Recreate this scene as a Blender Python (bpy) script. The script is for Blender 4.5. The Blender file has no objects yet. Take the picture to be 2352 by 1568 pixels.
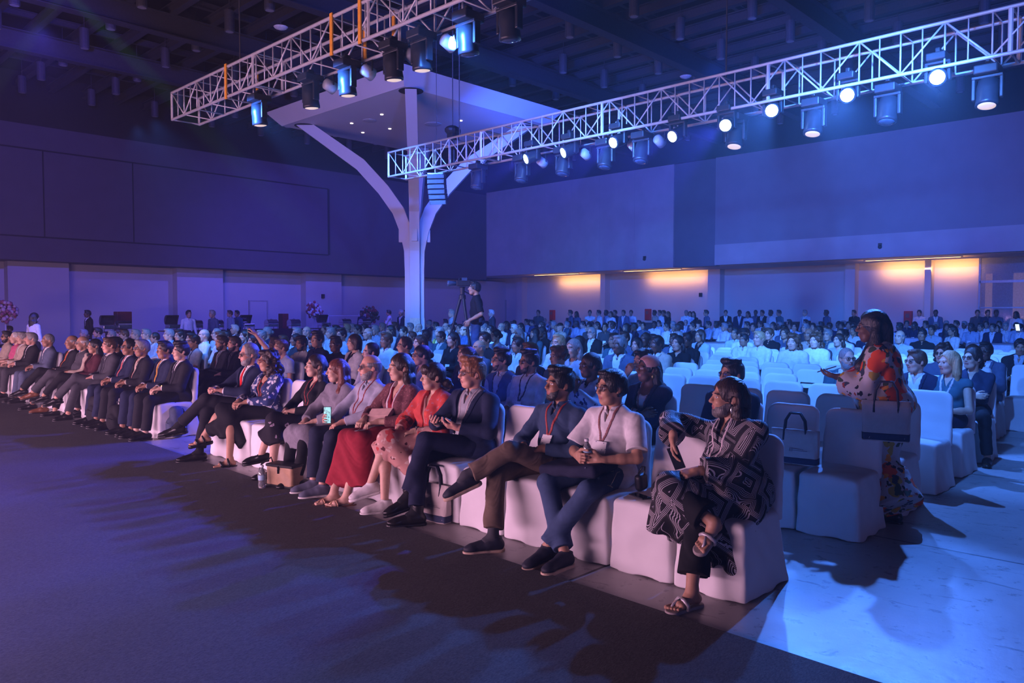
import bpy, bmesh, math, random, time
import numpy as np
import openvdb as vdb
from mathutils import Vector, Matrix
T0 = time.time()
SC = bpy.context.scene
COL = SC.collection
PI = math.pi
random.seed(7)
rng = np.random.default_rng(11)

# ------------------------------------------------------------------ camera model (2352 x 1568)
FPX, CX, CY, HC, HZ = 1754.0, 1176.0, 784.0, 1.7, 716.0
TILT = math.atan((CY - HZ) / FPX)
YAW = math.radians(43.6)
cF = np.array([math.cos(TILT) * math.cos(YAW), math.cos(TILT) * math.sin(YAW), -math.sin(TILT)])
cR = np.array([math.sin(YAW), -math.cos(YAW), 0.0])
cU = np.cross(cR, cF)
EYE = np.array([0.0, 0.0, HC])
def ray(px, py): return cF + cR * (px - CX) / FPX - cU * (py - CY) / FPX
def at_z(px, py, z):
    d = ray(px, py); return EYE + d * (z - HC) / d[2]
def at_x(px, py, x):
    d = ray(px, py); return EYE + d * x / d[0]
def at_y(px, py, y):
    d = ray(px, py); return EYE + d * y / d[1]
def at_d(px, py, dep): return EYE + ray(px, py) * dep
def depth_of(p): return float((np.array(p) - EYE) @ cF)

# ------------------------------------------------------------------ naming helpers
def tag(o, label=None, cat=None, group=None, kind=None):
    if label: o['label'] = label
    if cat: o['category'] = cat
    if group: o['group'] = group
    if kind: o['kind'] = kind
    return o
def empty(name, loc=(0, 0, 0), rz=0.0):
    o = bpy.data.objects.new(name, None); COL.objects.link(o)
    o.location = loc; o.rotation_euler = (0, 0, rz); o.empty_display_size = .1
    return o
def link(name, me, mats=None, parent=None):
    o = bpy.data.objects.new(name, me); COL.objects.link(o)
    if mats is not None:
        for m in (mats if isinstance(mats, (list, tuple)) else [mats]): me.materials.append(m)
    if parent is not None: o.parent = parent
    return o
def children(o): return CHILD.get(o.name, [])
def copy_tree(o, kids, loc=None, rz=None):
    """kids: {object: [children]} captured once"""
    c = o.copy(); COL.objects.link(c)
    if loc is not None: c.location = loc
    if rz is not None: c.rotation_euler = (0, 0, rz)
    for ch in kids.get(o, []):
        d = ch.copy(); COL.objects.link(d); d.parent = c
        for g in kids.get(ch, []):
            e = g.copy(); COL.objects.link(e); e.parent = d
    return c
def kids_of(root):
    k = {}
    for o in SC.objects:
        if o.parent is not None: k.setdefault(o.parent, []).append(o)
    return k

# ------------------------------------------------------------------ materials
MATS = {}
def mat(name, col, rough=.6, metal=0.0, var=.12, scale=18.0, bump=.0, bscale=120.0, emit=None, estr=0.0, spec=.35, alpha=None, trans=0.0, sheen=0.0):
    if name in MATS: return MATS[name]
    m = bpy.data.materials.new(name); m.use_nodes = True
    nt = m.node_tree; b = nt.nodes['Principled BSDF']
    b.inputs['Roughness'].default_value = rough
    b.inputs['Metallic'].default_value = metal
    b.inputs['Specular IOR Level'].default_value = spec
    tc = nt.nodes.new('ShaderNodeTexCoord')
    nz = nt.nodes.new('ShaderNodeTexNoise'); nz.inputs['Scale'].default_value = scale; nz.inputs['Detail'].default_value = 3
    nt.links.new(tc.outputs['Object'], nz.inputs['Vector'])
    rp = nt.nodes.new('ShaderNodeValToRGB')
    c = np.array(col[:3])
    rp.color_ramp.elements[0].position = .3; rp.color_ramp.elements[1].position = .7
    rp.color_ramp.elements[0].color = (*np.clip(c * (1 - var), 0, 1), 1)
    rp.color_ramp.elements[1].color = (*np.clip(c * (1 + var), 0, 1), 1)
    nt.links.new(nz.outputs['Fac'], rp.inputs['Fac'])
    nt.links.new(rp.outputs['Color'], b.inputs['Base Color'])
    if bump > 0:
        n2 = nt.nodes.new('ShaderNodeTexNoise'); n2.inputs['Scale'].default_value = bscale; n2.inputs['Detail'].default_value = 2
        nt.links.new(tc.outputs['Object'], n2.inputs['Vector'])
        bp = nt.nodes.new('ShaderNodeBump'); bp.inputs['Strength'].default_value = bump; bp.inputs['Distance'].default_value = .01
        nt.links.new(n2.outputs['Fac'], bp.inputs['Height']); nt.links.new(bp.outputs['Normal'], b.inputs['Normal'])
    if emit is not None:
        b.inputs['Emission Color'].default_value = (*emit, 1); b.inputs['Emission Strength'].default_value = estr
    if trans: b.inputs['Transmission Weight'].default_value = trans
    if sheen: b.inputs['Sheen Weight'].default_value = sheen
    MATS[name] = m
    return m
def N(nt, t, **kw):
    n = nt.nodes.new(t)
    for k, v in kw.items():
        if k in n.inputs: n.inputs[k].default_value = v
        else: setattr(n, k, v)
    return n
def hexlin(h):
    v = [int(h[i:i + 2], 16) / 255 for i in (0, 2, 4)]
    return tuple(x / 12.92 if x <= .04045 else ((x + .055) / 1.055) ** 2.4 for x in v)

# ------------------------------------------------------------------ simple mesh builder
class MB:
    def __init__(s): s.v = []; s.f = []; s.m = []
    def quadmesh(s, vs, fs, mi=0):
        o = len(s.v); s.v += [tuple(map(float, p)) for p in vs]; s.f += [tuple(i + o for i in f) for f in fs]; s.m += [mi] * len(fs)
    def box(s, lo, hi, mi=0):
        x0, y0, z0 = lo; x1, y1, z1 = hi
        s.quadmesh([(x0, y0, z0), (x1, y0, z0), (x1, y1, z0), (x0, y1, z0), (x0, y0, z1), (x1, y0, z1), (x1, y1, z1), (x0, y1, z1)],
                   [(0, 3, 2, 1), (4, 5, 6, 7), (0, 1, 5, 4), (1, 2, 6, 5), (2, 3, 7, 6), (3, 0, 4, 7)], mi)
    def obox(s, c, R, h, mi=0):
        c = np.array(c); R = np.array(R)
        P = [c + R @ (np.array([a, b, d]) * h) for d in (-1, 1) for b in (-1, 1) for a in (-1, 1)]
        s.quadmesh(P, [(0, 2, 3, 1), (4, 5, 7, 6), (0, 1, 5, 4), (1, 3, 7, 5), (3, 2, 6, 7), (2, 0, 4, 6)], mi)
    def tube(s, pts, r, n=8, mi=0, closed=False, cap=True):
        pts = [np.array(p, float) for p in pts]; L = len(pts)
        rr = r if isinstance(r, (list, tuple)) else [r] * L
        ref = np.array([0, 0, 1.0]); base = len(s.v); rings = []
        for i, p in enumerate(pts):
            a = pts[i - 1] if (i > 0 or closed) else p
            b = pts[(i + 1) % L] if (i < L - 1 or closed) else p
            t = b - a; t /= (np.linalg.norm(t) + 1e-12)
            if abs(t @ ref) > .95: ref = np.array([1.0, 0, 0]) if abs(t[0]) < .9 else np.array([0, 1.0, 0])
            u = np.cross(ref, t); u /= np.linalg.norm(u); w = np.cross(t, u); ref = w
            rings.append([p + rr[i] * (math.cos(2 * PI * k / n) * u + math.sin(2 * PI * k / n) * w) for k in range(n)])
        vs = [q for rg in rings for q in rg]; fs = []
        for i in range(L if closed else L - 1):
            j = (i + 1) % L
            for k in range(n):
                fs.append((i * n + k, i * n + (k + 1) % n, j * n + (k + 1) % n, j * n + k))
        if cap and not closed:
            fs.append(tuple(range(n - 1, -1, -1))); fs.append(tuple((L - 1) * n + k for k in range(n)))
        s.quadmesh(vs, fs, mi)
    def lathe(s, prof, c=(0, 0, 0), n=16, mi=0, axis=None):
        """prof: [(r, h)], axis frame columns (u, v, w) with w the axis"""
        A = np.eye(3) if axis is None else np.array(axis); c = np.array(c, float)
        vs = []; fs = []
        for r, h in prof:
            for k in range(n):
                a = 2 * PI * k / n
                vs.append(c + A @ np.array([r * math.cos(a), r * math.sin(a), h]))
        for i in range(len(prof) - 1):
            for k in range(n):
                fs.append((i * n + k, i * n + (k + 1) % n, (i + 1) * n + (k + 1) % n, (i + 1) * n + k))
        fs.append(tuple(range(n - 1, -1, -1))); fs.append(tuple((len(prof) - 1) * n + k for k in range(n)))
        s.quadmesh(vs, fs, mi)
    def sphere(s, c, r, n=12, mi=0, R=None):
        r = np.array([r] * 3 if np.isscalar(r) else r, float)
        prof = [(max(math.sin(PI * i / (n // 2)), 1e-4), -math.cos(PI * i / (n // 2))) for i in range(n // 2 + 1)]
        A = (np.eye(3) if R is None else np.array(R)) @ np.diag(r)
        s.lathe(prof, c, n, mi, A)
    def mesh(s, name, smooth=False):
        me = bpy.data.meshes.new(name); me.from_pydata(s.v, [], s.f)
        if any(s.m): me.polygons.foreach_set('material_index', s.m)
        if smooth: me.polygons.foreach_set('use_smooth', [True] * len(me.polygons))
        me.update(); return me
    def build(s, name, mats, parent=None, smooth=False, bevel=0.0, auto=True):
        o = link(name, s.mesh(name, smooth), mats, parent)
        if bevel > 0:
            md = o.modifiers.new('bevel', 'BEVEL'); md.width = bevel; md.segments = 2; md.limit_method = 'ANGLE'; md.angle_limit = .7
        return o

# ------------------------------------------------------------------ signed distance grids
BIG = .12
def rot(yaw=0, pitch=0, roll=0):
    """yaw about z, then pitch about y (positive looks up), then roll about x; degrees"""
    a, b, c = map(math.radians, (yaw, -pitch, roll))
    Rz = np.array([[math.cos(a), -math.sin(a), 0], [math.sin(a), math.cos(a), 0], [0, 0, 1]])
    Ry = np.array([[math.cos(b), 0, math.sin(b)], [0, 1, 0], [-math.sin(b), 0, math.cos(b)]])
    Rx = np.array([[1, 0, 0], [0, math.cos(c), -math.sin(c)], [0, math.sin(c), math.cos(c)]])
    return Rz @ Ry @ Rx
def nrm(v):
    v = np.array(v, float); return v / (np.linalg.norm(v) + 1e-12)
def cone(a, b, ra, rb, cut=False): return ('c', np.array(a, float), np.array(b, float), ra, rb, cut)
def ell(c, r, R=None): return ('e', np.array(c, float), np.array(r, float), np.eye(3) if R is None else R)
def rbox(c, h, R=None, rd=.01): return ('b', np.array(c, float), np.array(h, float), np.eye(3) if R is None else R, rd)
def prim_bounds(p):
    if p[0] == 'c':
        r = max(p[3], p[4]); return np.minimum(p[1], p[2]) - r, np.maximum(p[1], p[2]) + r
    if p[0] == 'e':
        e = np.sqrt(((p[3] * p[2]) ** 2).sum(1)); return p[1] - e, p[1] + e
    e = np.abs(p[3]) @ p[2]; return p[1] - e, p[1] + e
def inflate(p, t):
    if p[0] == 'c': return ('c', p[1], p[2], p[3] + t, p[4] + t, p[5])
    if p[0] == 'e': return ('e', p[1], p[2] + t, p[3])
    return ('b', p[1], p[2] + t, p[3], p[4] + t)
def xform(p, R, o):
    if p[0] == 'c': return ('c', R @ p[1] + o, R @ p[2] + o, p[3], p[4], p[5])
    return (p[0], R @ p[1] + o, p[2], R @ p[3]) + tuple(p[4:])
def bounds(prims, pad=.03):
    B = [prim_bounds(p) for p in prims]
    return np.min([b[0] for b in B], 0) - pad, np.max([b[1] for b in B], 0) + pad
class Grid:
    def __init__(s, lo, hi, vox):
        s.lo = np.array(lo, float); s.vox = vox
        s.n = np.maximum(np.ceil((np.array(hi) - s.lo) / vox).astype(int) + 1, 4)
        s.a = np.full(tuple(s.n), BIG, np.float32)
        s.ax = [(s.lo[i] + vox * np.arange(s.n[i])).astype(np.float32) for i in range(3)]
    def win(s, lo, hi):
        i0 = np.clip(np.floor((lo - s.lo) / s.vox).astype(int), 0, s.n); i1 = np.clip(np.ceil((hi - s.lo) / s.vox).astype(int) + 1, 0, s.n)
        sl = tuple(slice(a, b) for a, b in zip(i0, i1))
        return sl, s.ax[0][sl[0]][:, None, None], s.ax[1][sl[1]][None, :, None], s.ax[2][sl[2]][None, None, :]
    def ev(s, p, X, Y, Z):
        if p[0] == 'c':
            a, b = p[1], p[2]; ab = b - a; L2 = max(float(ab @ ab), 1e-10)
            t = ((X - a[0]) * ab[0] + (Y - a[1]) * ab[1] + (Z - a[2]) * ab[2]) / np.float32(L2)
            tc = np.clip(t, 0, 1)
            dx = X - a[0] - tc * ab[0]; dy = Y - a[1] - tc * ab[1]; dz = Z - a[2] - tc * ab[2]
            d = np.sqrt(dx * dx + dy * dy + dz * dz) - (p[3] + (p[4] - p[3]) * tc)
            if p[5]: d = np.maximum(d, (t - 1) * math.sqrt(L2))
            return d
        c, R = p[1], p[3]
        x, y, z = X - c[0], Y - c[1], Z - c[2]
        q = [x * R[0, i] + y * R[1, i] + z * R[2, i] for i in range(3)]
        if p[0] == 'e':
            r = p[2]
            k0 = np.sqrt((q[0] / r[0]) ** 2 + (q[1] / r[1]) ** 2 + (q[2] / r[2]) ** 2)
            k1 = np.sqrt((q[0] / r[0] ** 2) ** 2 + (q[1] / r[1] ** 2) ** 2 + (q[2] / r[2] ** 2) ** 2)
            return k0 * (k0 - 1) / np.maximum(k1, 1e-6)
        h, rd = p[2], p[4]
        e = [np.abs(q[i]) - (h[i] - rd) for i in range(3)]
        out = np.sqrt(sum(np.maximum(v, 0) ** 2 for v in e))
        return out + np.minimum(np.maximum(np.maximum(e[0], e[1]), e[2]), 0) - rd
    def add(s, prims, k=.02):
        for p in prims:
            lo, hi = prim_bounds(p); pad = max(k, .012) + 3 * s.vox
            sl, X, Y, Z = s.win(lo - pad, hi + pad)
            if 0 in s.a[sl].shape: continue
            d = s.ev(p, X, Y, Z).astype(np.float32); A = s.a[sl]
            h = np.maximum(k - np.abs(A - d), 0)
            s.a[sl] = np.minimum(A, d) - h * h * (.25 / k)
        return s
    def sub(s, prims, k=.006):
        for p in prims:
            lo, hi = prim_bounds(p)
            sl, X, Y, Z = s.win(lo - .03, hi + .03)
            if 0 in s.a[sl].shape: continue
            d = -s.ev(p, X, Y, Z).astype(np.float32); A = s.a[sl]
            h = np.maximum(k - np.abs(A - d), 0)
            s.a[sl] = np.maximum(A, d) + h * h * (.25 / k)
        return s
    def full(s): return s.ax[0][:, None, None], s.ax[1][None, :, None], s.ax[2][None, None, :]
    def loc(s, R, o):
        X, Y, Z = s.full(); x, y, z = X - o[0], Y - o[1], Z - o[2]
        return [x * R[0, i] + y * R[1, i] + z * R[2, i] for i in range(3)]
    def inter(s, d): s.a = np.maximum(s.a, d.astype(np.float32)); return s
    def wrinkle(s, amp, f=30.0, seed=0, dirv=(0, .35, 1.0)):
        r = np.random.default_rng(seed); X, Y, Z = s.full()
        q = r.uniform(-1, 1, 9)
        w = np.sin(X * (9 + 4 * q[0]) + Y * (7 + 4 * q[1]) + Z * 6 + q[2] * 3) + np.sin(Y * (13 + 5 * q[3]) - X * 8 + Z * (5 + 4 * q[4]) + q[5] * 4)
        D = X * dirv[0] + Y * dirv[1] + Z * dirv[2]; D2 = X * dirv[2] - Y * dirv[1] + Z * (.4 + dirv[0])
        n1 = np.sin(f * D + 2.2 * w); n2 = np.sin(f * .55 * D2 + 2.0 * w + 1.3); n3 = np.sin(f * 2.1 * (D * .8 + D2 * .5) + 2.6 * w + 2.0 * n2)
        n = .5 * n1 + .3 * n2 + .42 * np.abs(n3) ** .7 * np.clip(.5 + n2, 0, 1) - .2
        s.a = s.a + (amp * n * (s.a < .06)).astype(np.float32)
        return s
    def mesh(s, name, smooth=True, keep=0):
        g = vdb.FloatGrid(BIG); a = s.a.copy()
        for ax in range(3):
            i = [slice(None)] * 3
            i[ax] = 0; a[tuple(i)] = np.maximum(a[tuple(i)], s.vox); i[ax] = -1; a[tuple(i)] = np.maximum(a[tuple(i)], s.vox)
        g.copyFromArray(np.ascontiguousarray(a))
        P, Q = g.convertToQuads(isovalue=0.0)
        P = np.asarray(P, np.float32) * s.vox + s.lo.astype(np.float32); Q = np.asarray(Q)[:, ::-1]
        if keep and len(Q):
            c = np.arange(len(P))
            while True:
                o = c.copy(); m = c[Q].min(1)
                for k in range(4): np.minimum.at(c, Q[:, k], m)
                c = c[c]
                if np.array_equal(o, c): break
            ids, n = np.unique(c, return_counts=True); big = ids[np.argsort(-n)[:keep]]; big = big[np.isin(big, ids[n > .04 * n.max()])]
            ok = np.isin(c, big); new = np.cumsum(ok) - 1; P = P[ok]; Q = new[Q[ok[Q].all(1)]]
        me = bpy.data.meshes.new(name)
        me.vertices.add(len(P)); me.vertices.foreach_set('co', P.astype(np.float32).ravel())
        me.loops.add(Q.size); me.loops.foreach_set('vertex_index', Q.astype(np.int32).ravel())
        me.polygons.add(len(Q)); me.polygons.foreach_set('loop_start', np.arange(0, Q.size, 4, dtype=np.int32))
        me.polygons.foreach_set('use_smooth', np.ones(len(Q), bool))
        me.update(calc_edges=True)
        me['np'] = 0
        s.P, s.Q = P, Q
        return me
def sdf_mesh(name, prims, vox, k=.02, wr=None):
    g = Grid(*bounds(prims, .03 + k * .3), vox).add(prims, k)
    if wr: g.wrinkle(*wr)
    return g.mesh(name)
# ------------------------------------------------------------------ people
def ik(S, W, l1, l2, pole):
    S, W = np.array(S, float), np.array(W, float); d = W - S; L = np.linalg.norm(d); u = d / L
    Lc = min(L, (l1 + l2) * .999)
    k = (l1 + l2) / L if L > l1 + l2 else 1.0
    W2 = S + u * Lc
    a = (l1 * l1 - l2 * l2 + Lc * Lc) / (2 * Lc); h = math.sqrt(max(l1 * l1 - a * a, 1e-6))
    p = np.array(pole, float); p = p - (p @ u) * u; p = nrm(p)
    return S + u * a + p * h, W2
def head_prims(fem=0, nose=1.0, jaw=1.0):
    j = jaw * (.93 if fem else 1.0)
    base = [ell((-.012, 0, .03), (.098, .077, .092)), ell((.03, 0, -.035), (.062, .062 * j, .078)), ell((-.03, 0, -.02), (.07, .066, .06)),
            cone((.045, -.03 * j, -.085), (.045, .03 * j, -.085), .03, .03), cone((.062, -.012, -.098), (.062, .012, -.098), .021, .021)]
    det = [cone((.084, -.036, .02), (.084, .036, .02), .013, .013), ell((.066, .036, -.03), (.03, .026, .028)), ell((.066, -.036, -.03), (.03, .026, .028)),
           ell((.078, 0, -.062), (.02, .027, .022))]
    nz = [cone((.092, 0, .012), (.108 + .004 * nose, 0, -.026), .008, .0125), ell((.1, .011, -.031), (.012, .008, .008)), ell((.1, -.011, -.031), (.012, .008, .008))]
    lips = [cone((.091, -.016, -.059), (.096, 0, -.057), .0055, .0075), cone((.091, .016, -.059), (.096, 0, -.057), .0055, .0075),
            cone((.09, -.013, -.068), (.09, .013, -.068), .007, .007)]
    ears = []
    for sy in (1, -1):
        Re = rot(0, -12, 0)
        ears += [ell((-.014, .0755 * sy, -.004), (.0165, .0075, .029), rot(-24 * sy) @ Re), ell((-.006, .074 * sy, -.025), (.009, .007, .011))]
    sock = [ell((.101, .031, .004), (.016, .017, .0105)), ell((.101, -.031, .004), (.016, .017, .0105))]
    eyes = [ell((.077, .031, .003), (.012, .0125, .0115)), ell((.077, -.031, .003), (.012, .0125, .0115))]
    return base, det, nz, lips, ears, sock, eyes
def hand_prims(W, d, n, side, curl=.45, sc=1.0, spread=.004):
    """W wrist, d finger direction, n palm normal (the side the fingers bend to)"""
    W = np.array(W, float); d = nrm(d); n = np.array(n, float); n = nrm(n - (n @ d) * d)
    w = np.cross(n, d) if side > 0 else np.cross(d, n)         # toward the thumb
    pal, fin = [], []
    pal.append(cone(W - d * .02, W + d * .02, .026 * sc, .026 * sc))
    offs = (.03, .010, -.010, -.028); lens = (.071, .08, .074, .058)
    for i, (o, L) in enumerate(zip(offs, lens)):
        m = W + (d * (.088 - .006 * abs(i - 1)) + w * o) * sc
        pal.append(cone(W + (d * .018 + w * o * .6) * sc, m, .0145 * sc, .0115 * sc))
        a = 0.0; p = m; r = .0092 * sc * (.9 if i == 3 else 1)
        for sg, fr in enumerate((.44, .31, .25)):
            a += curl * (1.0, 1.25, .8)[sg] * (1 + .07 * i)
            dd = d * math.cos(a) + n * math.sin(a) + w * spread * (1.5 - i) * 4
            q = p + nrm(dd) * L * fr * sc
            fin.append(cone(p, q, r, r * .9)); p = q; r *= .9
    t0 = W + (d * .02 + w * .022 + n * .004) * sc; t1 = t0 + nrm(d * .75 + w * .75 + n * .25) * .042 * sc
    t2 = t1 + nrm(d * .95 + w * .2 + n * (.25 + .4 * curl)) * .032 * sc; t3 = t2 + nrm(d * .9 - w * .1 + n * (.3 + .5 * curl)) * .026 * sc
    pal.append(cone(t0, t1, .0165 * sc, .0125 * sc)); fin += [cone(t1, t2, .0115 * sc, .0105 * sc), cone(t2, t3, .0105 * sc, .0085 * sc)]
    return pal, fin, W + d * .075 + n * .03
def foot_frame(A, t, n):
    t = nrm(t); n = np.array(n, float); n = nrm(n - (n @ t) * t); s = np.cross(n, t)
    R = np.stack([t, s, n], 1)
    return lambda x, y, z: np.array(A) + R @ np.array([x, y, z]), R
def bare_foot(A, t, n, side):
    f, R = foot_frame(A, t, n)
    P = [ell(f(-.04, 0, -.055), (.032, .03, .03), R), cone(f(-.01, 0, 0), f(.02, 0, -.035), .036, .036), cone(f(-.02, 0, -.04), f(.10, 0, -.06), .036, .024),
         cone(f(.095, -.026, -.066), f(.1, .026, -.066), .019, .019)]
    T = []
    for i in range(5):
        y = (.03 - .0155 * i) * (-side); L = (.062, .06, .052, .043, .032)[i]
        T.append(cone(f(.105 - .006 * i, y, -.07), f(.105 + L, y * 1.06, -.073), .0125 if i == 0 else .0088, .0125 if i == 0 else .0085))
    return P, T
def seg2(y, z, pts):
    d = None
    for (a, b), (c, e) in zip(pts[:-1], pts[1:]):
        L2 = (c - a) ** 2 + (e - b) ** 2 + 1e-9
        t = np.clip(((y - a) * (c - a) + (z - b) * (e - b)) / L2, 0, 1)
        q = np.sqrt((y - a - t * (c - a)) ** 2 + (z - b - t * (e - b)) ** 2)
        d = q if d is None else np.minimum(d, q)
    return d
def hair_build(style, R, o, vox, seed=0, t=.011):
    big = 1.0
    c = lambda a, b, ra, rb: cone(a, b, ra, rb)
    prims = [ell((-.014, 0, .032), (.098 + t, .078 + t, .094 + t))]; k = .02
    prims.append(ell((-.05, 0, -.01), (.058 + t, .07 + t * .6, .06)))
    face = [ell((.108, 0, -.035), (.072, .078, .112))]
    earcut = [ell((-.010, .096, -.012), (.022, .026, .03)), ell((-.010, -.096, -.012), (.022, .026, .03)), ell((.03, .08, -.07), (.05, .03, .05)), ell((.03, -.08, -.07), (.05, .03, .05))]
    low = [rbox((0, 0, -.3), (.3, .3, .215), rot(0, 14))]; subs = []; fine = 120; amp = .0025
    if style == 'short': subs = face + earcut + low; prims.append(ell((.045, 0, .112), (.055, .06, .024)))
    elif style == 'quiff':
        subs = face + earcut + low; prims += [ell((.055, 0, .118), (.05, .062, .034)), ell((0, .03, .125), (.08, .05, .026))]; amp = .004
    elif style == 'receding': subs = [ell((.108, 0, .0), (.085, .075, .145))] + earcut + low
    elif style == 'buzz': prims = [ell((-.014, 0, .032), (.1, .08, .096)), ell((-.05, 0, -.01), (.062, .071, .06))]; subs = [ell((.108, 0, -.02), (.077, .078, .13))] + earcut + low; amp = .0006
    elif style == 'bald': prims = [ell((-.014, 0, .032), (.101, .081, .095)), ell((-.05, 0, -.01), (.063, .072, .06))]; subs = [ell((.108, 0, -.02), (.09, .09, .16)), rbox((0, 0, .24), (.3, .3, .19))] + earcut + low; amp = .0006
    elif style in ('long', 'longback', 'wavy', 'halfup'):
        for sy in (1, -1):
            prims += [c((-.03, .07 * sy, .03), (-.035, .085 * sy, -.1), .036, .036)]
            if style in ('long', 'wavy'):
                prims += [c((-.035, .085 * sy, -.1), (.0, .1 * sy, -.22), .036, .034), c((.0, .1 * sy, -.22), (.045, .095 * sy, -.33), .034, .018)]
            else:
                prims += [c((-.035, .085 * sy, -.1), (-.07, .09 * sy, -.25), .036, .03)]
        prims += [c((-.075, 0, .0), (-.09, 0, -.25), .07, .055), c((-.08, .045, -.1), (-.09, .05, -.3), .05, .035), c((-.08, -.045, -.1), (-.09, -.05, -.3), .05, .035)]
        subs = [ell((.1, 0, -.04), (.078, .07, .115)), ell((.07, 0, -.2), (.08, .055, .15))] + (earcut if style != 'long' else [])
        amp = .005 if style == 'wavy' else .003; fine = 90; low = []
    elif style == 'verylong':
        for sy in (1, -1):
            prims += [c((-.03, .07 * sy, .03), (-.02, .088 * sy, -.13), .04, .046), c((-.02, .088 * sy, -.13), (.085, .11 * sy, -.30), .046, .042), c((.085, .11 * sy, -.30), (.15, .09 * sy, -.5), .042, .016)]
        prims += [c((-.075, 0, .0), (-.09, 0, -.3), .072, .06), c((-.09, 0, -.3), (-.06, .0, -.52), .06, .02)]
        subs = [ell((.1, 0, -.04), (.075, .066, .12)), ell((.1, 0, -.25), (.09, .05, .2))]; fine = 110; amp = .0045
    elif style == 'shoulder':
        for sy in (1, -1): prims += [c((-.025, .07 * sy, .03), (-.02, .09 * sy, -.11), .038, .038), c((-.02, .09 * sy, -.11), (-.02, .095 * sy, -.19), .036, .022)]
        prims += [c((-.07, 0, .0), (-.085, 0, -.17), .07, .05)]
        subs = [ell((.1, 0, -.04), (.08, .068, .12)), ell((.06, 0, -.2), (.07, .055, .13))]; amp = .003
    elif style == 'bob':
        for sy in (1, -1): prims += [c((-.015, .072 * sy, .04), (.0, .085 * sy, -.085), .036, .034)]
        prims += [c((-.06, 0, .0), (-.07, 0, -.1), .075, .06)]
        subs = [ell((.105, 0, -.04), (.08, .064, .118)), ell((.06, 0, -.2), (.08, .06, .12))]
    elif style in ('curly', 'curlylong', 'curlshort'):
        r = np.random.default_rng(seed + 3); k = .012
        zmin = {'curly': -.12, 'curlylong': -.27, 'curlshort': -.03}[style]
        n = {'curly': 70, 'curlylong': 120, 'curlshort': 50}[style]
        for i in range(n):
            a = r.uniform(.32 * PI, 1.68 * PI); z = r.uniform(zmin, .13)
            rad = (.088 if z > -.06 else .1) * math.sqrt(max(.15, 1 - ((max(z, 0) - .0) / .15) ** 2))
            rr = r.uniform(.02, .034) * (.8 if style == 'curlshort' else 1.0)
            prims.append(ell((-.02 + rad * 1.12 * math.cos(a) - (.02 if z < -.05 else 0), rad * 1.0 * math.sin(a), z), (rr, rr, rr)))
        prims += [ell((.05, 0, .1), (.06, .06, .035))]
        subs = [ell((.112, 0, -.035), (.075, .072, .11)), ell((.08, 0, -.22), (.08, .06, .15))]
        amp = .003
    elif style in ('bun', 'ponytail', 'fringebun', 'braid'):
        subs = face + earcut + low
        if style == 'bun': prims.append(ell((-.125, 0, .0), (.04, .045, .042)))
        if style == 'ponytail': prims += [c((-.11, 0, .0), (-.15, 0, -.06), .026, .034), c((-.15, 0, -.06), (-.13, 0, -.18), .034, .012)]
        if style == 'braid': prims += [c((-.1, .0, .0), (-.1, .04, -.15), .035, .03), c((-.1, .04, -.15), (-.06, .09, -.3), .03, .02), c((-.1, -.03, -.02), (-.1, -.05, -.28), .035, .02)]
        if style == 'fringebun':
            prims += [ell((-.125, .02, -.055), (.05, .045, .048)), ell((-.16, .03, -.09), (.03, .035, .03)), ell((.07, 0, .07), (.045, .068, .05))]
            subs = [ell((.118, 0, -.06), (.07, .078, .085))] + earcut + low
    elif style == 'cap':
        prims = [ell((-.014, 0, .045), (.108, .088, .092)), ell((.1, 0, .055), (.075, .07, .012), rot(0, -12))]
        subs = [rbox((0, 0, -.18), (.3, .3, .22))]; amp = 0
    elif style == 'hijab':
        prims = [ell((-.014, 0, .03), (.112, .093, .108)), c((0, 0, -.05), (-.01, 0, -.17), .1, .12), c((-.01, 0, -.17), (0, 0, -.27), .12, .15)]
        subs = [ell((.11, 0, -.015), (.06, .062, .09))]; amp = .002; fine = 60
    elif style == 'wrap':
        for sy in (1, -1): prims += [c((-.05, .065 * sy, .0), (-.07, .08 * sy, -.18), .04, .045)]
        prims += [c((-.08, 0, .0), (-.1, 0, -.2), .07, .06)]
        subs = face + earcut + [ell((.06, 0, -.2), (.09, .055, .13))]; amp = .005; fine = 150
    prims = [xform(p, R, o) for p in prims]; subs = [xform(p, R, o) for p in subs]
    g = Grid(*bounds(prims, .03), vox).add(prims, k)
    if amp:
        g.wrinkle(amp, fine, seed, (.15, 1.0, .1))
        if vox < .0075:
            x, y, z = g.loc(R, o); q = np.sin(260 * y + 60 * z + 5 * np.sin(40 * z + 30 * x)) * .55 + np.sin(410 * y - 130 * x + 4 * np.sin(55 * x)) * .45
            g.a = (g.a + .0016 * q * (g.a < .05)).astype(np.float32)
    g.sub(subs, .006)
    return g.mesh('hair')
def glasses_build(R, o, m, parent, lens=True, r=(.0235, .019)):
    b = MB(); L = MB()
    for sy in (1, -1):
        pts = []
        for i in range(16):
            a = 2 * PI * i / 16; e = .62
            cx, cz = abs(math.cos(a)) ** e * math.copysign(1, math.cos(a)), abs(math.sin(a)) ** e * math.copysign(1, math.sin(a))
            pts.append((.103 - .006 * abs(cx + .4 * sy) * .5, .032 * sy + r[0] * cx, .002 + r[1] * cz))
        b.tube(pts, .0019, 6, closed=True)
        L.quadmesh(pts, [tuple(range(16))])
        b.tube([(.1, .056 * sy, .008), (.07, .077 * sy, .01), (-.01, .083 * sy, .012), (-.025, .083 * sy, -.005)], .0018, 5)
    b.tube([(.105, -.009, .006), (.107, 0, .008), (.105, .009, .006)], .0018, 5)
    for mb in (b, L): mb.v = [tuple(R @ np.array(p) + o) for p in mb.v]
    f = b.build('glasses', m, parent, smooth=True)
    if lens: L.build('lens', M_LENS, f)
    return f
CUR = {}
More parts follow.
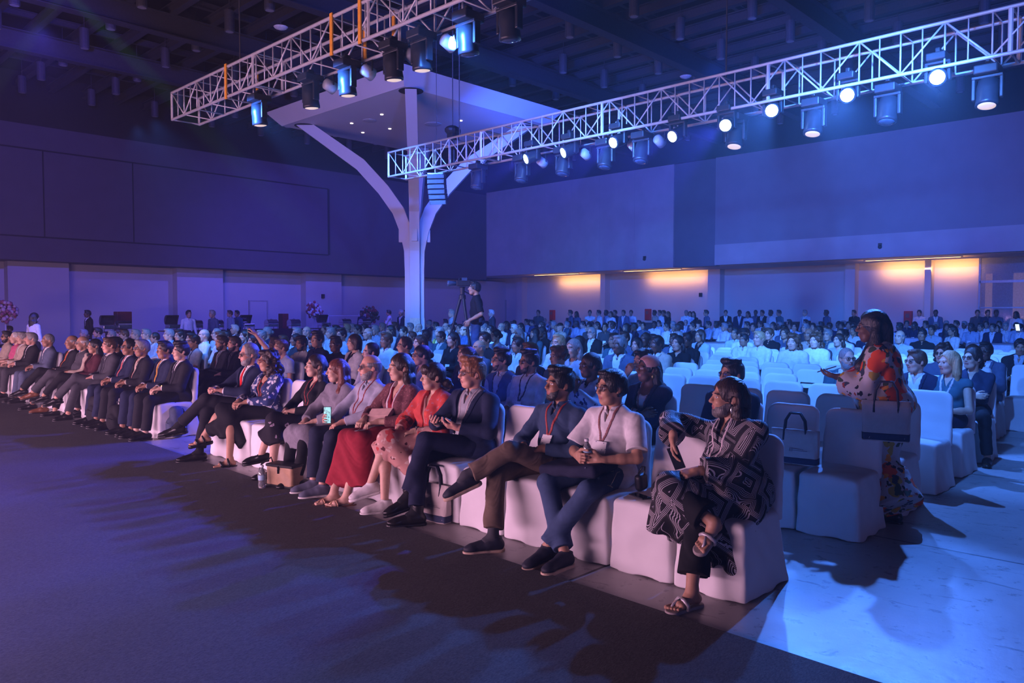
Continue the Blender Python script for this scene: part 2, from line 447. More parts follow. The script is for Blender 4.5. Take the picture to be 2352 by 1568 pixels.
def person(name, label, loc, rz=0.0, sc=1.0, vox=.006, cvox=None, skin=None, hairm=None, hair='short', fem=0, lean=-6, side=0, tyaw=0, hyaw=0, hpit=0, hroll=0,
           sw=.185, girth=1.0, belly=0.0, pel=(0, 0, .555), tl=.455, arms=None, legs=None, wear=(), beard=None, beardm=None, glasses=None, lens=True, group=None, neck=.05, bx=-.005,
           nose=1.0, jaw=1.0, lips=None, earring=None, legr=1.0, hair_t=.011, seed=0, headfwd=.022, headup=.145, barefeet=False, bodylow=True):
    cvox = cvox or vox * 1.35
    root = empty('person', loc, math.radians(rz + 180)); root.scale = (sc, sc, sc)
    tag(root, label, 'person', group)
    P0 = np.array(pel, float)
    Rp = rot(tyaw * .35)
    Rt = rot(tyaw, -lean, 0) @ rot(0, 0, side)
    up, fw, lf = Rt[:, 2], Rt[:, 0], Rt[:, 1]
    Nk = P0 + up * tl + fw * (-.0)
    Ch = P0 + up * (tl * .66) + fw * .0
    Be = P0 + up * (tl * .33) + fw * .012
    Rh = rot(tyaw + hyaw, hpit, hroll)
    Hc = Nk + up * (headup * .55) + np.array([0, 0, headup * .45]) + fw * headfwd + Rh[:, 0] * .012
    gi = girth
    def torso(i=0.0):
        P = [ell(P0 + np.array([-.01, 0, -.0]), (.125 * gi + i, .17 * gi + i, .115 + i), Rp),
             ell(Be + fw * (.02 * belly * 4), (.105 * gi + belly + i, .145 * gi + belly * .7 + i, .14 + i), Rt),
             ell(Ch, (.105 * gi + i, sw * .86 + i, .16 + i), Rt)]
        for sy in (1, -1):
            S = Nk - up * .07 + lf * sw * sy
            P.append(cone(Nk - up * .085 + lf * .05 * sy, S - up * .012 - lf * .01 * sy, .062 + i, .047 + i))
            P.append(cone(Nk - up * .0 + lf * .03 * sy - fw * .012, S - lf * .05 * sy + up * .016, .03 + i, .028 + i))
        if fem:
            for sy in (1, -1): P.append(ell(Ch + fw * .075 + lf * .068 * sy - up * .035, (.055 + i, .062 + i, .06 + i), Rt))
        return P
    A = {}
    hinfo = {}
    arms = arms or {}
    for sd, sy in (('L', 1), ('R', -1)):
        a = dict(h=(.27, .07 * sy, .665), pole=(-.35, .55 * sy, -.8), d=(.8, -.55 * sy, -.25), n=(.0, 0, -1), curl=.4); a.update(arms.get(sd, {}))
        S = Nk - up * .075 + lf * (sw - .005) * sy
        E, W = ik(S, a['h'], .285, .25, a['pole'])
        A[sd] = (S, E, W, a, sy)
    legs = legs or {}
    LG = {}
    for sd, sy in (('L', 1), ('R', -1)):
        l = dict(k=(.435, .115 * sy, .52), a=(.45, .12 * sy, .09), t=(1, .12 * sy, 0), n=(0, 0, 1)); l.update(legs.get(sd, {}))
        Hp = P0 + Rp[:, 1] * .09 * sy + np.array([.02, 0, -.015])
        LG[sd] = (Hp, np.array(l['k'], float), np.array(l['a'], float), l, sy)
    def armp(sd, i=0.0, frac=2.0, flare=0.0):
        S, E, W, a, sy = A[sd]; P = []
        if frac <= 1: P = [cone(S, S + (E - S) * frac, .048 + i, .045 + i + flare, True)]
        else:
            F = E + (W - E) * (frac - 1)
            P = [cone(S, E, .048 + i, .042 + i), cone(E, F, .042 + i, .042 - .012 * (frac - 1) + i + flare, True)]
        return P
    # ---- body: one continuous skin surface
    body = [*[inflate(p, -.010) for p in torso()]]
    for sd in 'LR':
        S, E, W, a, sy = A[sd]
        body += [cone(S, E, .043, .036), cone(E, E + (W - E) * .45, .039, .036), cone(E + (W - E) * .4, W, .036, .0255)]
        Hp, K, An, l, _ = LG[sd]
        r = legr
        body += [cone(Hp, K, .078 * r, .052 * r), cone(K, K + (An - K) * .35, .05 * r, .052 * r), cone(K + (An - K) * .3, An, .052 * r, .034 * r)]
    base, det, nz, lp, ears, sock, eyes = head_prims(fem, nose, jaw)
    X = lambda L: [xform(p, Rh, Hc) for p in L]
    nkp = [cone(Nk - up * .03 - fw * .005, Hc + Rh @ np.array([-.03, 0, -.05]), neck + .004, neck)]
    pals, fins = [], []
    for sd in 'LR':
        S, E, W, a, sy = A[sd]
        p, f, c = hand_prims(W, a['d'], a['n'], sy, a['curl'], .97 if fem else 1.04)
        pals += p; fins += f; hinfo[sd] = c
    feet, toes = [], []
    for sd in 'LR':
        Hp, K, An, l, sy = LG[sd]
        p, t = bare_foot(An, l['t'], l['n'], sy); feet += p; toes += t
        if not barefeet: toes = []
    allp = body + X(base) + pals + fins + feet + X(nz)
    g = Grid(*bounds(allp, .035), vox)
    g.add(body, .016).add(feet if barefeet else [inflate(p, -.009) for p in feet], .012).add(nkp, .02).add(X(base), .025).add(X(det), .02).add(X(nz), .01).add(X(ears), .008).sub(X(sock), .01).add(X(eyes), .003).add(X(lp), .006)
    g.add(pals, .012).add(fins, .0045).add(toes, .004)
    if barefeet or True:
        pass
    me = g.mesh('body')
    P, Q = g.P, g.Q
    C = P[Q].mean(1); q = (C - Hc) @ Rh
    mi = np.zeros(len(Q), np.int32)
    hx, hy, hz = q[:, 0], np.abs(q[:, 1]), q[:, 2]
    fr = hx > .06
    sl = .7 if vox < .008 else 1.0
    mi[fr & (((hy - .031) / .0155) ** 2 + ((hz - .003) / (.0075 * (1 if sl < 1 else 1.1))) ** 2 < 1)] = 2
    mi[fr & (((hy - .031) / .0068) ** 2 + ((hz - .003) / .0075) ** 2 < 1)] = 3
    bz = .0235 + .004 * np.sin(np.clip((hy - .012) / .04, 0, 1) * PI)
    mi[(hx > .05) & (hy > .013) & (hy < .054) & (np.abs(hz - bz) < (.0038 if not fem else .003) * (1 if sl < 1 else 1.4))] = 4
    mi[(hx > .075) & (hy < .025) & (hz > -.0735) & (hz < -.0525) & (hx > .085 - hy * .25)] = 1
    if vox > .009: mi[(mi == 1) & ((hy > .019) | (np.abs(hz + .064) > .0065))] = 0
    me.polygons.foreach_set('material_index', mi)
    bo = link('body', me, [skin, lips or M_LIP, M_EYEW, M_EYED, hairm if hair not in ('cap', 'hijab') else M_HAIRB], root)
    # ---- hair, beard, glasses
    if hair: 
        ho = link('hair' if hair not in ('cap', 'hijab') else {'cap': 'cap', 'hijab': 'headscarf'}[hair], hair_build(hair, Rh, Hc, vox * .95, seed, hair_t), [hairm], root)
    if beard:
        bp = X([ell((.03, 0, -.035), (.069, .069 * jaw, .086)), cone((.045, -.03, -.085), (.045, .03, -.085), .038, .038), cone((.064, -.012, -.1), (.064, .012, -.1), .028 + beard, .028 + beard), ell((-.0, 0, -.04), (.05, .074, .05))])
        gb = Grid(*bounds(bp, .02), vox * .95).add(bp, .02).wrinkle(.0016, 200, seed)
        lx, ly, lz = gb.loc(Rh, Hc)
        gb.inter(lz + .03 + np.clip(lx - .03, 0, .1) * .38); gb.inter(-lx + bx - np.clip(lz + .03, -1, 0) * .3); gb.inter(np.maximum(-.13 - lz, -.5))
        gb.sub(X([ell((.1, 0, -.0635), (.03, .022, .0095)), ell((.075, .042, -.025), (.05, .03, .03)), ell((.075, -.042, -.025), (.05, .03, .03)), cone((.1, 0, .02), (.13, 0, -.028), .02, .02)]), .006)
        link('beard', gb.mesh('beard'), [beardm or hairm], root)
    if glasses: glasses_build(Rh, Hc, glasses, root, lens)
    top = None
    topr = []
    # ---- clothing
    for w in wear:
        t = w['t']; nm = w.get('n', t); m = w.get('m')
        if t in ('top', 'jacket', 'dress', 'shawl'):
            i = w.get('inf', {'top': .010, 'jacket': .024, 'dress': .012, 'shawl': .034}[t])
            pr = torso(i)
            if w.get('hips', 1) == 0: pr = pr[1:]
            fr_ = w.get('sl', {'top': 1.9, 'jacket': 1.92, 'dress': 1.9, 'shawl': .95}[t])
            sv = []
            for sd in 'LR':
                if fr_ > 0: sv += armp(sd, i * .75 + w.get('slx', 0), fr_, w.get('flare', 0))
            ex = w.get('extra', [])
            if 'skirt' in w:
                sk = w['skirt']; r0 = sk.get('r', .085) + i
                (hl, kl, al, _, _), (hr, kr, ar, _, _) = LG['L'], LG['R']
                for tt in np.linspace(0, 1, 5):
                    a_, b_ = hl * (1 - tt) + hr * tt, kl * (1 - tt) + kr * tt
                    ex = ex + [cone(a_, b_, r0 + .01, r0 * .82)]
                    hm = np.array(sk['hemL']) * (1 - tt) + np.array(sk['hemR']) * tt
                    ex = ex + [cone(b_, hm, r0 * .8, sk.get('rh', r0 * .8), True)]
            if 'hem' in w:   # jacket / shirt tails over the seat
                for sy in (1, -1): ex = ex + [cone(P0 + np.array([0, .07 * sy, 0]), P0 + np.array([w['hem'], .1 * sy, -.03]), .1 + i, .085 + i)]
            allg = pr + sv + ex
            gg = Grid(*bounds(allg, .04), w.get('vox', cvox)).add(pr, .03).add(sv, .03).add(ex, .04)
            gg.wrinkle(w.get('wr', .004), w.get('wf', 34), seed + len(nm), w.get('wd', (0, .5, 1.0)))
            x, y, z = gg.loc(Rt, Nk)
            cut = w.get('cut')
            nz0 = w.get('top', .012)
            neckcut = [cone(Nk - up * .06 + fw * .008, Nk + up * .12 + fw * .03, neck + .008, neck + .014)]
            gg.sub(neckcut, .008)
            if cut:
                if cut[0] == 'v':      # depth, half width
                    gg.inter(np.minimum(np.minimum((z + cut[1]) * cut[2] / cut[1] - np.abs(y), x - .0), z + cut[1]) * .9)
                elif cut[0] == 'scoop':
                    gg.sub([ell(Nk + fw * .09 - up * cut[1] * .2, (.14, cut[2], cut[1]), Rt)], .01)
                elif cut[0] == 'open':  # jacket front standing open to the hem
                    gg.inter(np.minimum(np.minimum(np.minimum(cut[2], (z + cut[1]) * cut[2] / cut[1] + cut[3]) - np.abs(y - cut[4] * np.clip(-z, 0, 1)), x), z + 1.5) * .9)
            if 'topcut' in w:           # strapless / wide neckline: nothing above this height
                gg.inter(z + w['topcut'])
            ob = link(nm, gg.mesh(nm), [m], root)
            if 'trimm' in w: pass
            if t == 'jacket' and w.get('lapel', 1) and cut:
                ln, hw = cut[1], cut[2]
                d = np.maximum(np.abs(gg.a - .002) - .0055, -x)
                rib = np.minimum(seg2(y, z, [(hw + .012, -.01), (.02, -ln)]), seg2(y, z, [(-hw - .012, -.01), (-.02, -ln)]))
                wdt = .022 - .012 * np.clip(-z / ln, 0, 1)
                g3 = Grid(gg.lo, gg.lo + (gg.n - 1) * gg.vox, gg.vox); g3.a = np.maximum(np.maximum(d, rib - wdt), np.maximum(z - .02, -z - ln - .01)).astype(np.float32)
                link('lapel', g3.mesh('lapel', keep=2), [w.get('lm', m)], root)
            if w.get('collar') is not None:
                r0 = neck + .010
                cb, ct = Nk - up * .022 - fw * .004, Nk + up * .034 + fw * .0
                pc = [cone(cb, ct, r0 + .017, r0 + .007)] + [cone(Nk + fw * (neck + .018) + lf * .02 * sy - up * .02, Nk + fw * (neck + .022) + lf * .048 * sy - up * .055, .012, .006) for sy in (1, -1)]
                gc = Grid(*bounds(pc, .02), vox).add(pc, .008)
                cx_, cy_, cz_ = gc.loc(Rt, Nk)
                gc.inter(cz_ - .028 + np.clip(cx_, -.1, .1) * .22); gc.inter(-cz_ - .075)
                gc.sub([cone(cb - up * .05, ct + up * .05, r0, r0 + .003)], .004)
                gc.inter(np.minimum((cz_ + .05) * .35 - np.abs(cy_), cx_))
                link('collar', gc.mesh('collar'), [w['collar']], ob)
            topr.append((gg, x, y, z))
            if 'tie' in w:
                tw = w['tie']
                d = np.maximum(np.maximum(gg.a - .009, -gg.a - .012), -x)
                wd2 = .013 + .024 * np.clip((-z - .03) / .3, 0, 1)
                g3 = Grid(gg.lo, gg.lo + (gg.n - 1) * gg.vox, gg.vox); g3.a = np.maximum(d, np.maximum(np.abs(y) - wd2, np.maximum(z - .005, -z - tw.get('len', .4)))).astype(np.float32)
                link('necktie', g3.mesh('necktie', keep=1), [tw['m']], root)
        elif t == 'lanyard':
            gg, x, y, z = topr[w.get('on', -1)]
            L = w.get('len', .3); hw = w.get('hw', .0078); dy = w.get('dy', 0.0)
            A_ = gg.a if w.get('over') is None else np.minimum(gg.a, topr[w['over']][0].a) if topr[w['over']][0].a.shape == gg.a.shape else gg.a
            pts = [(.062, .04), (.06, -.06), (.008 + dy, -L)], [(-.062, .04), (-.06, -.06), (-.008 + dy, -L)]
            rib = np.minimum(seg2(y, z, pts[0]), seg2(y, z, pts[1]))
            d = np.maximum(np.maximum(A_ - .0045, -A_ - .006), np.maximum(-x - .03, rib - hw))
            g3 = Grid(gg.lo, gg.lo + (gg.n - 1) * gg.vox, gg.vox); g3.a = d.astype(np.float32)
            lo_ = link('lanyard', g3.mesh('lanyard', keep=2), [m], root)
            if w.get('badge') is not None:
                # front surface under the strap's end
                best = .1; fields = [gg] + [q[0] for q in topr]
                for xx in np.linspace(.34, .02, 130):
                    hit = False
                    for G_ in fields:
                        for dz in (.0, w.get('bs', (.048, .062))[1] * 1.5):
                            p = Nk + fw * xx + lf * dy - up * (L + dz); ii = np.round((p - G_.lo) / G_.vox).astype(int)
                            if np.all(ii >= 0) and np.all(ii < G_.n) and G_.a[tuple(ii)] < .004: hit = True
                    if hit: best = xx; break
                b = MB(); bw, bh = w.get('bs', (.048, .062))
                Rb = Rt @ rot(0, w.get('bt', 8), 0)
                cb = Nk + fw * (best + .009) + lf * dy - up * (L + bh * .8)
                b.obox(cb, Rb, (.0025, bw, bh))
                b.build('badge', w['badge'], lo_)
        elif t == 'trousers':
            i = w.get('inf', .012); pr = [ell(P0 + np.array([-.01, 0, -.005]), (.127 * gi + i, .172 * gi + i, .112 + i), Rp)]
            lg = []
            for sd in 'LR':
                Hp, K, An, l, sy = LG[sd]; F = K + (An - K) * w.get('len', .93)
                lg += [cone(Hp, K, .079 * legr + i, .056 * legr + i + w.get('kx', 0)), cone(K, F, .055 * legr + i + w.get('kx', 0), w.get('rb', .05) + i * .5, True)]
            gg = Grid(*bounds(pr + lg, .035), cvox).add(pr, .03).add(lg, .022).wrinkle(w.get('wr', .0045), w.get('wf', 42), seed + 5, (.6, .25, 1.0))
            link(nm, gg.mesh(nm), [m], root)
        elif t == 'skirt':
            i = w.get('inf', .012); sk = w; r0 = sk.get('r', .085) + i
            pr = [ell(P0 + np.array([-.01, 0, 0]), (.128 * gi + i, .173 * gi + i, .115 + i), Rp)]; ex = []
            (hl, kl, al, _, _), (hr, kr, ar, _, _) = LG['L'], LG['R']
            for tt in np.linspace(0, 1, 5):
                a_, b_ = hl * (1 - tt) + hr * tt, kl * (1 - tt) + kr * tt
                hm = np.array(sk['hemL']) * (1 - tt) + np.array(sk['hemR']) * tt
                ex += [cone(a_, b_, r0, r0 * .8), cone(b_, hm, r0 * .78, sk.get('rh', r0 * .8), True)]
            gg = Grid(*bounds(pr + ex, .035), cvox).add(pr, .03).add(ex, .035).wrinkle(w.get('wr', .005), w.get('wf', 30), seed + 5, (.3, 1.0, .15))
            link(nm, gg.mesh(nm), [m], root)
        elif t == 'socks':
            for sd in 'LR':
                Hp, K, An, l, sy = LG[sd]
                link('sock', sdf_mesh('sock', [cone(K + (An - K) * .62, An, .042, .041), cone(An, An + nrm(l['t']) * .05 - nrm(l['n']) * .03, .041, .04)], vox), [m], root)
        elif t == 'shoes':
            st = w.get('style', 'dress')
            for sd in (w.get('only') or 'LR'):
                Hp, K, An, l, sy = LG[sd]; f, R = foot_frame(An, l['t'], l['n'])
                if st == 'sandal':
                    so = [cone(f(-.045, 0, -.094), f(.05, 0, -.094), .04, .036), cone(f(.05, 0, -.094), f(.15, 0, -.094), .036, .043)]
                    gs = Grid(*bounds(so, .02), vox).add(so, .01); x, y, z = gs.loc(R, An); gs.inter(np.abs(z + .096) - w.get('th', .013)); sh = link('sandal', gs.mesh('sandal'), [w.get('sm', m)], root)
                    b = MB()
                    for xx, rr, hh in w.get('straps', ((.085, .05, -.035), (.01, .05, .0))):
                        b.tube([f(xx, -rr * .86, -.09), f(xx + .004, -rr * .9, -.06), f(xx + .01, -rr * .45, hh), f(xx + .01, rr * .45, hh), f(xx + .004, rr * .9, -.06), f(xx, rr * .86, -.09)], w.get('sr', .011), 8)
                    if w.get('thong'): b.tube([f(.155, .012 * -sy, -.08), f(.13, .012 * -sy, -.055), f(.09, 0, -.035)], .008, 8)
                    b.build('strap', m, sh, smooth=True); continue
                L = w.get('L', 1.0); el = w.get('toe', .05)
                up_ = [cone(f(-.04, 0, -.05), f(.03, 0, -.04), .044, .045), cone(f(.03, 0, -.042), f(.15 * L, 0, -.062), .045, .036), ell(f(.165 * L, 0, -.066), (el, .043, .027), R)]
                if st in ('sneaker', 'boot'): up_ += [cone(f(-.012, 0, -.03), f(-.018, 0, .012 if st == 'sneaker' else .06), .047, .047, True)]
                gs = Grid(*bounds(up_, .02), vox).add(up_, .02); x, y, z = gs.loc(R, An); gs.inter(-z - .084)
                if st == 'flat': gs.sub([ell(f(.03, 0, -.01), (.075, .036, .05), R)], .006)
                sh = link('shoe', gs.mesh('shoe'), [m], root)
                so = [cone(f(-.042, 0, -.09), f(.06, 0, -.09), .045, .04), cone(f(.06, 0, -.09), f(.15 * L, 0, -.09), .042, .047), ell(f(.17 * L, 0, -.09), (el, .042, .05), R)]
                g2 = Grid(*bounds(so, .02), vox).add(so, .015); x, y, z = g2.loc(R, An); g2.inter(np.abs(z + .092) - w.get('th', .012)); link('sole', g2.mesh('sole'), [w.get('sm', M_SOLE)], sh)
                if st == 'sneaker':
                    b = MB()
                    for xx in (.055, .078, .1, .122): b.tube([f(xx, -.026, -.038 - (xx - .05) * .25), f(xx + .006, 0, -.012 - (xx - .05) * .3), f(xx, .026, -.038 - (xx - .05) * .25)], .0035, 6)
                    b.build('shoelace', w.get('lm', M_LACE), sh, smooth=True)
        elif t == 'band':      # scarf / wrap / headband: any SDF primitives in head or torso frame
            Rr, oo = (Rh, Hc) if w['frame'] == 'head' else (Rt, Nk) if w['frame'] == 'torso' else (np.eye(3), np.zeros(3))
            pr = [xform(p, Rr, oo) for p in w['prims']]
            gg = Grid(*bounds(pr, .03), w.get('vox', vox)).add(pr, w.get('k', .015))
            if w.get('wr'): gg.wrinkle(w['wr'], w.get('wf', 60), seed)
            if w.get('subs'): gg.sub([xform(p, Rr, oo) for p in w['subs']], .004)
            link(nm, gg.mesh(nm), [m], root)
        elif t == 'watch':
            S, E, W, a, sy = A[w['arm']]; ax = nrm(W - E); c = W - ax * .025
            u = nrm(np.cross(ax, (0, 0, 1))); v = np.cross(ax, u)
            b = MB(); b.lathe([(.031, -.008), (.034, -.006), (.034, .006), (.031, .008)], c, 16, 0, np.stack([u, v, ax], 1))
            wn = -nrm(a['n']); wn = nrm(wn - (wn @ ax) * ax); b.lathe([(.019, .026), (.019, .040), (.016, .042)], c, 16, 0, np.stack([ax, np.cross(wn, ax), wn], 1))
            b.build('wristwatch', m, root, smooth=False)
    if earring is not None:
        b = MB(); 
        for sy in (1, -1):
            e = Hc + Rh @ np.array([-.004, .083 * sy, -.045])
            b.sphere(e + np.array([0, 0, -earring[1]]), (earring[1] * .55, earring[1] * .25, earring[1]), 12, 0, Rh)
        b.build('earring', earring[0], root, smooth=True)
    Rz = rot(rz + 180)
    W_ = lambda p: np.array(loc) + sc * (Rz @ np.array(p))
    CUR.clear(); CUR.update(root=root, N=W_(Nk), H=W_(Hc), hand={k: W_(v) for k, v in hinfo.items()}, wrist={k: W_(A[k][2]) for k in 'LR'}, R=Rz, W=W_, Rh=Rz @ Rh)
    return root
# ------------------------------------------------------------------ shared small materials
M_LENS = mat('lens glass', (.9, .92, .95), .04, trans=1.0)
M_LIP = mat('lip', (.30, .10, .09), .5); M_EYEW = mat('eye white', (.38, .35, .34), .3, var=.02); M_EYED = mat('iris', (.02, .012, .01), .2)
M_HAIRB = mat('black hair', (.012, .010, .010), .42)
M_SOLE = mat('shoe sole', (.42, .38, .33), .7); M_LACE = mat('shoelace', (.35, .35, .36), .7)
M_WHITE_STEEL = mat('truss aluminium', (.52, .52, .56), .42, metal=.2, var=.06)
M_BLACK = mat('black plastic', (.018, .018, .022), .45)
M_YELLOW = mat('yellow strap', (.75, .32, .03), .6)
M_CHROME = mat('chrome', (.7, .7, .72), .18, metal=1.0)

# ------------------------------------------------------------------ floor
def floor_mat():
    m = bpy.data.materials.new('painted concrete floor'); m.use_nodes = True; nt = m.node_tree; b = nt.nodes['Principled BSDF']; L = nt.links.new
    tc = N(nt, 'ShaderNodeTexCoord')
    n1 = N(nt, 'ShaderNodeTexNoise', Scale=.8, Detail=6.0); L(tc.outputs['Object'], n1.inputs['Vector'])
    n2 = N(nt, 'ShaderNodeTexNoise', Scale=9.0, Detail=8.0, Roughness=.7); L(tc.outputs['Object'], n2.inputs['Vector'])
    mp = N(nt, 'ShaderNodeMapping'); mp.inputs['Scale'].default_value = (3.4, 1.3, 1); mp.inputs['Rotation'].default_value = (0, 0, .9); L(tc.outputs['Object'], mp.inputs['Vector'])
    n3 = N(nt, 'ShaderNodeTexNoise', Scale=2.6, Detail=10.0, Roughness=.78, Distortion=.6); L(mp.outputs['Vector'], n3.inputs['Vector'])
    r1 = N(nt, 'ShaderNodeValToRGB'); r1.color_ramp.elements[0].position = .35; r1.color_ramp.elements[1].position = .62
    r1.color_ramp.elements[0].color = (.26, .24, .23, 1); r1.color_ramp.elements[1].color = (.42, .40, .39, 1); L(n1.outputs['Fac'], r1.inputs['Fac'])
    r2 = N(nt, 'ShaderNodeValToRGB'); r2.color_ramp.elements[0].position = .36; r2.color_ramp.elements[1].position = .42
    r2.color_ramp.elements[0].color = (.18, .17, .17, 1); r2.color_ramp.elements[1].color = (1, 1, 1, 1); L(n3.outputs['Fac'], r2.inputs['Fac'])
    r3 = N(nt, 'ShaderNodeValToRGB'); r3.color_ramp.elements[0].position = .36; r3.color_ramp.elements[1].position = .42
    r3.color_ramp.elements[0].color = (.3, .29, .28, 1); r3.color_ramp.elements[1].color = (1, 1, 1, 1); L(n2.outputs['Fac'], r3.inputs['Fac'])
    x1 = N(nt, 'ShaderNodeMixRGB', blend_type='MULTIPLY'); x1.inputs[0].default_value = .8; L(r1.outputs[0], x1.inputs[1]); L(r2.outputs[0], x1.inputs[2])
    x2 = N(nt, 'ShaderNodeMixRGB', blend_type='MULTIPLY'); x2.inputs[0].default_value = .7; L(x1.outputs[0], x2.inputs[1]); L(r3.outputs[0], x2.inputs[2])
    # saw cut joints
    br = N(nt, 'ShaderNodeTexBrick', Scale=.33); br.offset = 0; br.inputs['Mortar Size'].default_value = .004; br.inputs['Brick Width'].default_value = 1.0; br.inputs['Row Height'].default_value = 1.0
    br.inputs['Color1'].default_value = br.inputs['Color2'].default_value = (1, 1, 1, 1); br.inputs['Mortar'].default_value = (.15, .15, .15, 1); L(tc.outputs['Object'], br.inputs['Vector'])
    x3 = N(nt, 'ShaderNodeMixRGB', blend_type='MULTIPLY'); x3.inputs[0].default_value = 1; L(x2.outputs[0], x3.inputs[1]); L(br.outputs['Color'], x3.inputs[2])
    L(x3.outputs[0], b.inputs['Base Color'])
    rr = N(nt, 'ShaderNodeMapRange'); rr.inputs['To Min'].default_value = .22; rr.inputs['To Max'].default_value = .55; L(n2.outputs['Fac'], rr.inputs['Value']); L(rr.outputs[0], b.inputs['Roughness'])
    bp = N(nt, 'ShaderNodeBump', Strength=.25, Distance=.01); L(n2.outputs['Fac'], bp.inputs['Height']); L(bp.outputs['Normal'], b.inputs['Normal'])
    return m
def carpet_mat():
    m = bpy.data.materials.new('charcoal needle felt carpet'); m.use_nodes = True; nt = m.node_tree; b = nt.nodes['Principled BSDF']; L = nt.links.new
    tc = N(nt, 'ShaderNodeTexCoord')
    mp = N(nt, 'ShaderNodeMapping'); mp.inputs['Scale'].default_value = (1, 2.6, 1); L(tc.outputs['Object'], mp.inputs['Vector'])
    n1 = N(nt, 'ShaderNodeTexNoise', Scale=60.0, Detail=6.0, Roughness=.75); L(mp.outputs['Vector'], n1.inputs['Vector'])
    n2 = N(nt, 'ShaderNodeTexNoise', Scale=1.2, Detail=3.0); L(tc.outputs['Object'], n2.inputs['Vector'])
    r1 = N(nt, 'ShaderNodeValToRGB'); r1.color_ramp.elements[0].position = .3; r1.color_ramp.elements[1].position = .72
    r1.color_ramp.elements[0].color = (.055, .054, .056, 1); r1.color_ramp.elements[1].color = (.155, .152, .155, 1); L(n1.outputs['Fac'], r1.inputs['Fac'])
    r2 = N(nt, 'ShaderNodeMapRange'); r2.inputs['To Min'].default_value = .85; r2.inputs['To Max'].default_value = 1.12; L(n2.outputs['Fac'], r2.inputs['Value'])
    x = N(nt, 'ShaderNodeMixRGB', blend_type='MULTIPLY'); x.inputs[0].default_value = 1; L(r1.outputs[0], x.inputs[1]); L(r2.outputs[0], x.inputs[2])
    L(x.outputs[0], b.inputs['Base Color']); b.inputs['Roughness'].default_value = .95; b.inputs['Specular IOR Level'].default_value = .1
    bp = N(nt, 'ShaderNodeBump', Strength=.5, Distance=.006); L(n1.outputs['Fac'], bp.inputs['Height']); L(bp.outputs['Normal'], b.inputs['Normal'])
    return m
b = MB(); b.box((-14, -16, -.2), (39, 38, 0)); tag(b.build('floor', floor_mat()), 'worn pale concrete hall floor with dark scuffs', 'floor', kind='structure')
b = MB(); z = .007
P = [(-13, -15), (3.62, -15), (3.65, 1.17), (3.82, 8.56), (3.99, 17.5), (4.1, 30), (-13, 30)]
b.quadmesh([(x, y, .0005) for x, y in P] + [(x, y, z) for x, y in P], [tuple(range(7, 14)), tuple(range(6, -1, -1))] + [(i, (i + 1) % 7, (i + 1) % 7 + 7, i + 7) for i in range(7)])
tag(b.build('carpet', carpet_mat()), 'charcoal felt carpet laid in front of the first row', 'carpet')

# ------------------------------------------------------------------ walls
WL, WR, CZ = 34.4, 33.8, 11.0
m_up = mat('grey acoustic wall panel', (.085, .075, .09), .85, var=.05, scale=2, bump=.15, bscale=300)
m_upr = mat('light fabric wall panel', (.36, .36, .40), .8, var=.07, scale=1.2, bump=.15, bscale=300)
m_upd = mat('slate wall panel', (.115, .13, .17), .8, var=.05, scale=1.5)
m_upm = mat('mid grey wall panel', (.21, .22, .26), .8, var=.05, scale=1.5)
m_low = mat('cream plaster wall', (.48, .45, .46), .75, var=.03, scale=1.0)
m_dark = mat('black void paint', (.012, .012, .014), .9)
m_groove = mat('panel joint', (.02, .02, .024), .9)
# wall_left: thick upper bulkhead over a recessed lower wall
b = MB(); b.box((-14, WL, 3.72), (WR, 37.9, 9.0), 0); b.box((-14, WL, 9.0), (WR, 37.9, CZ), 1)
for x in (-2.0, 2.5, 5.5, 9.25, 12.63): b.box((x - .025, WL - .012, 4.66), (x + .025, WL, 8.06), 2)
b.box((-14, WL - .012, 8.03), (22.3, WL, 8.09), 2); b.box((-14, WL - .01, 4.62), (22.3, WL, 4.68), 2); b.box((22.25, WL - .012, 4.66), (22.38, WL, 8.06), 2)
b.box((-14, WL - .004, 3.72), (22.3, WL, 4.62), 0)
tag(b.build('wall_left', [m_up, m_dark, m_groove]), 'dark panelled upper wall along the left side', 'wall', kind='structure')
b = MB(); YL = 36.0; PIERS = []
b.box((-14, YL, 0), (37.6, 37.9, 3.72))
for x0, x1, dp in ((-6, -3.2, .5), (2.2, 5.0, .5), (8.2, 10.4, .55), (14.9, 17.1, .5), (21.6, 23.8, .5)): c_ = MB(); c_.box((x0, YL - dp, 0), (x1, YL, 3.72)); PIERS.append((c_, 'broad pale wall pier under the left upper wall'))
tag(b.build('wall_left_lower', m_low), 'pale recessed lower wall with broad piers on the left', 'wall', kind='structure')
# wall_right: upper panels
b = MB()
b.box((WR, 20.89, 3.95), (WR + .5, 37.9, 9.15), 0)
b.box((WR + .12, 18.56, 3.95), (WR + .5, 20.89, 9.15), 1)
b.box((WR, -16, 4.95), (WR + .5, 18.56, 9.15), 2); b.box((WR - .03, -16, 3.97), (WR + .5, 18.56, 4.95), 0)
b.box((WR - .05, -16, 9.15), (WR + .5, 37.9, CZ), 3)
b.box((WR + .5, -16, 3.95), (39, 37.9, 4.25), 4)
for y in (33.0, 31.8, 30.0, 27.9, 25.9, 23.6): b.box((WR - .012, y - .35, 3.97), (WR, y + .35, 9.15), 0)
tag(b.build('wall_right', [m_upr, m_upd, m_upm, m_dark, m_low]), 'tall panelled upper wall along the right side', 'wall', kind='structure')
XR = 37.2
b = MB(); b.box((XR, -16, 0), (39, 37.9, 3.95))
for y, w in ((34.3, .5), (27.5, .35), (20.2, .7), (13.2, .45), (9.9, .25)): c_ = MB(); c_.box((XR - .5, y - w / 2, 0), (XR, y + w / 2, 3.95)); PIERS.append((c_, 'pale wall pier under the right soffit'))
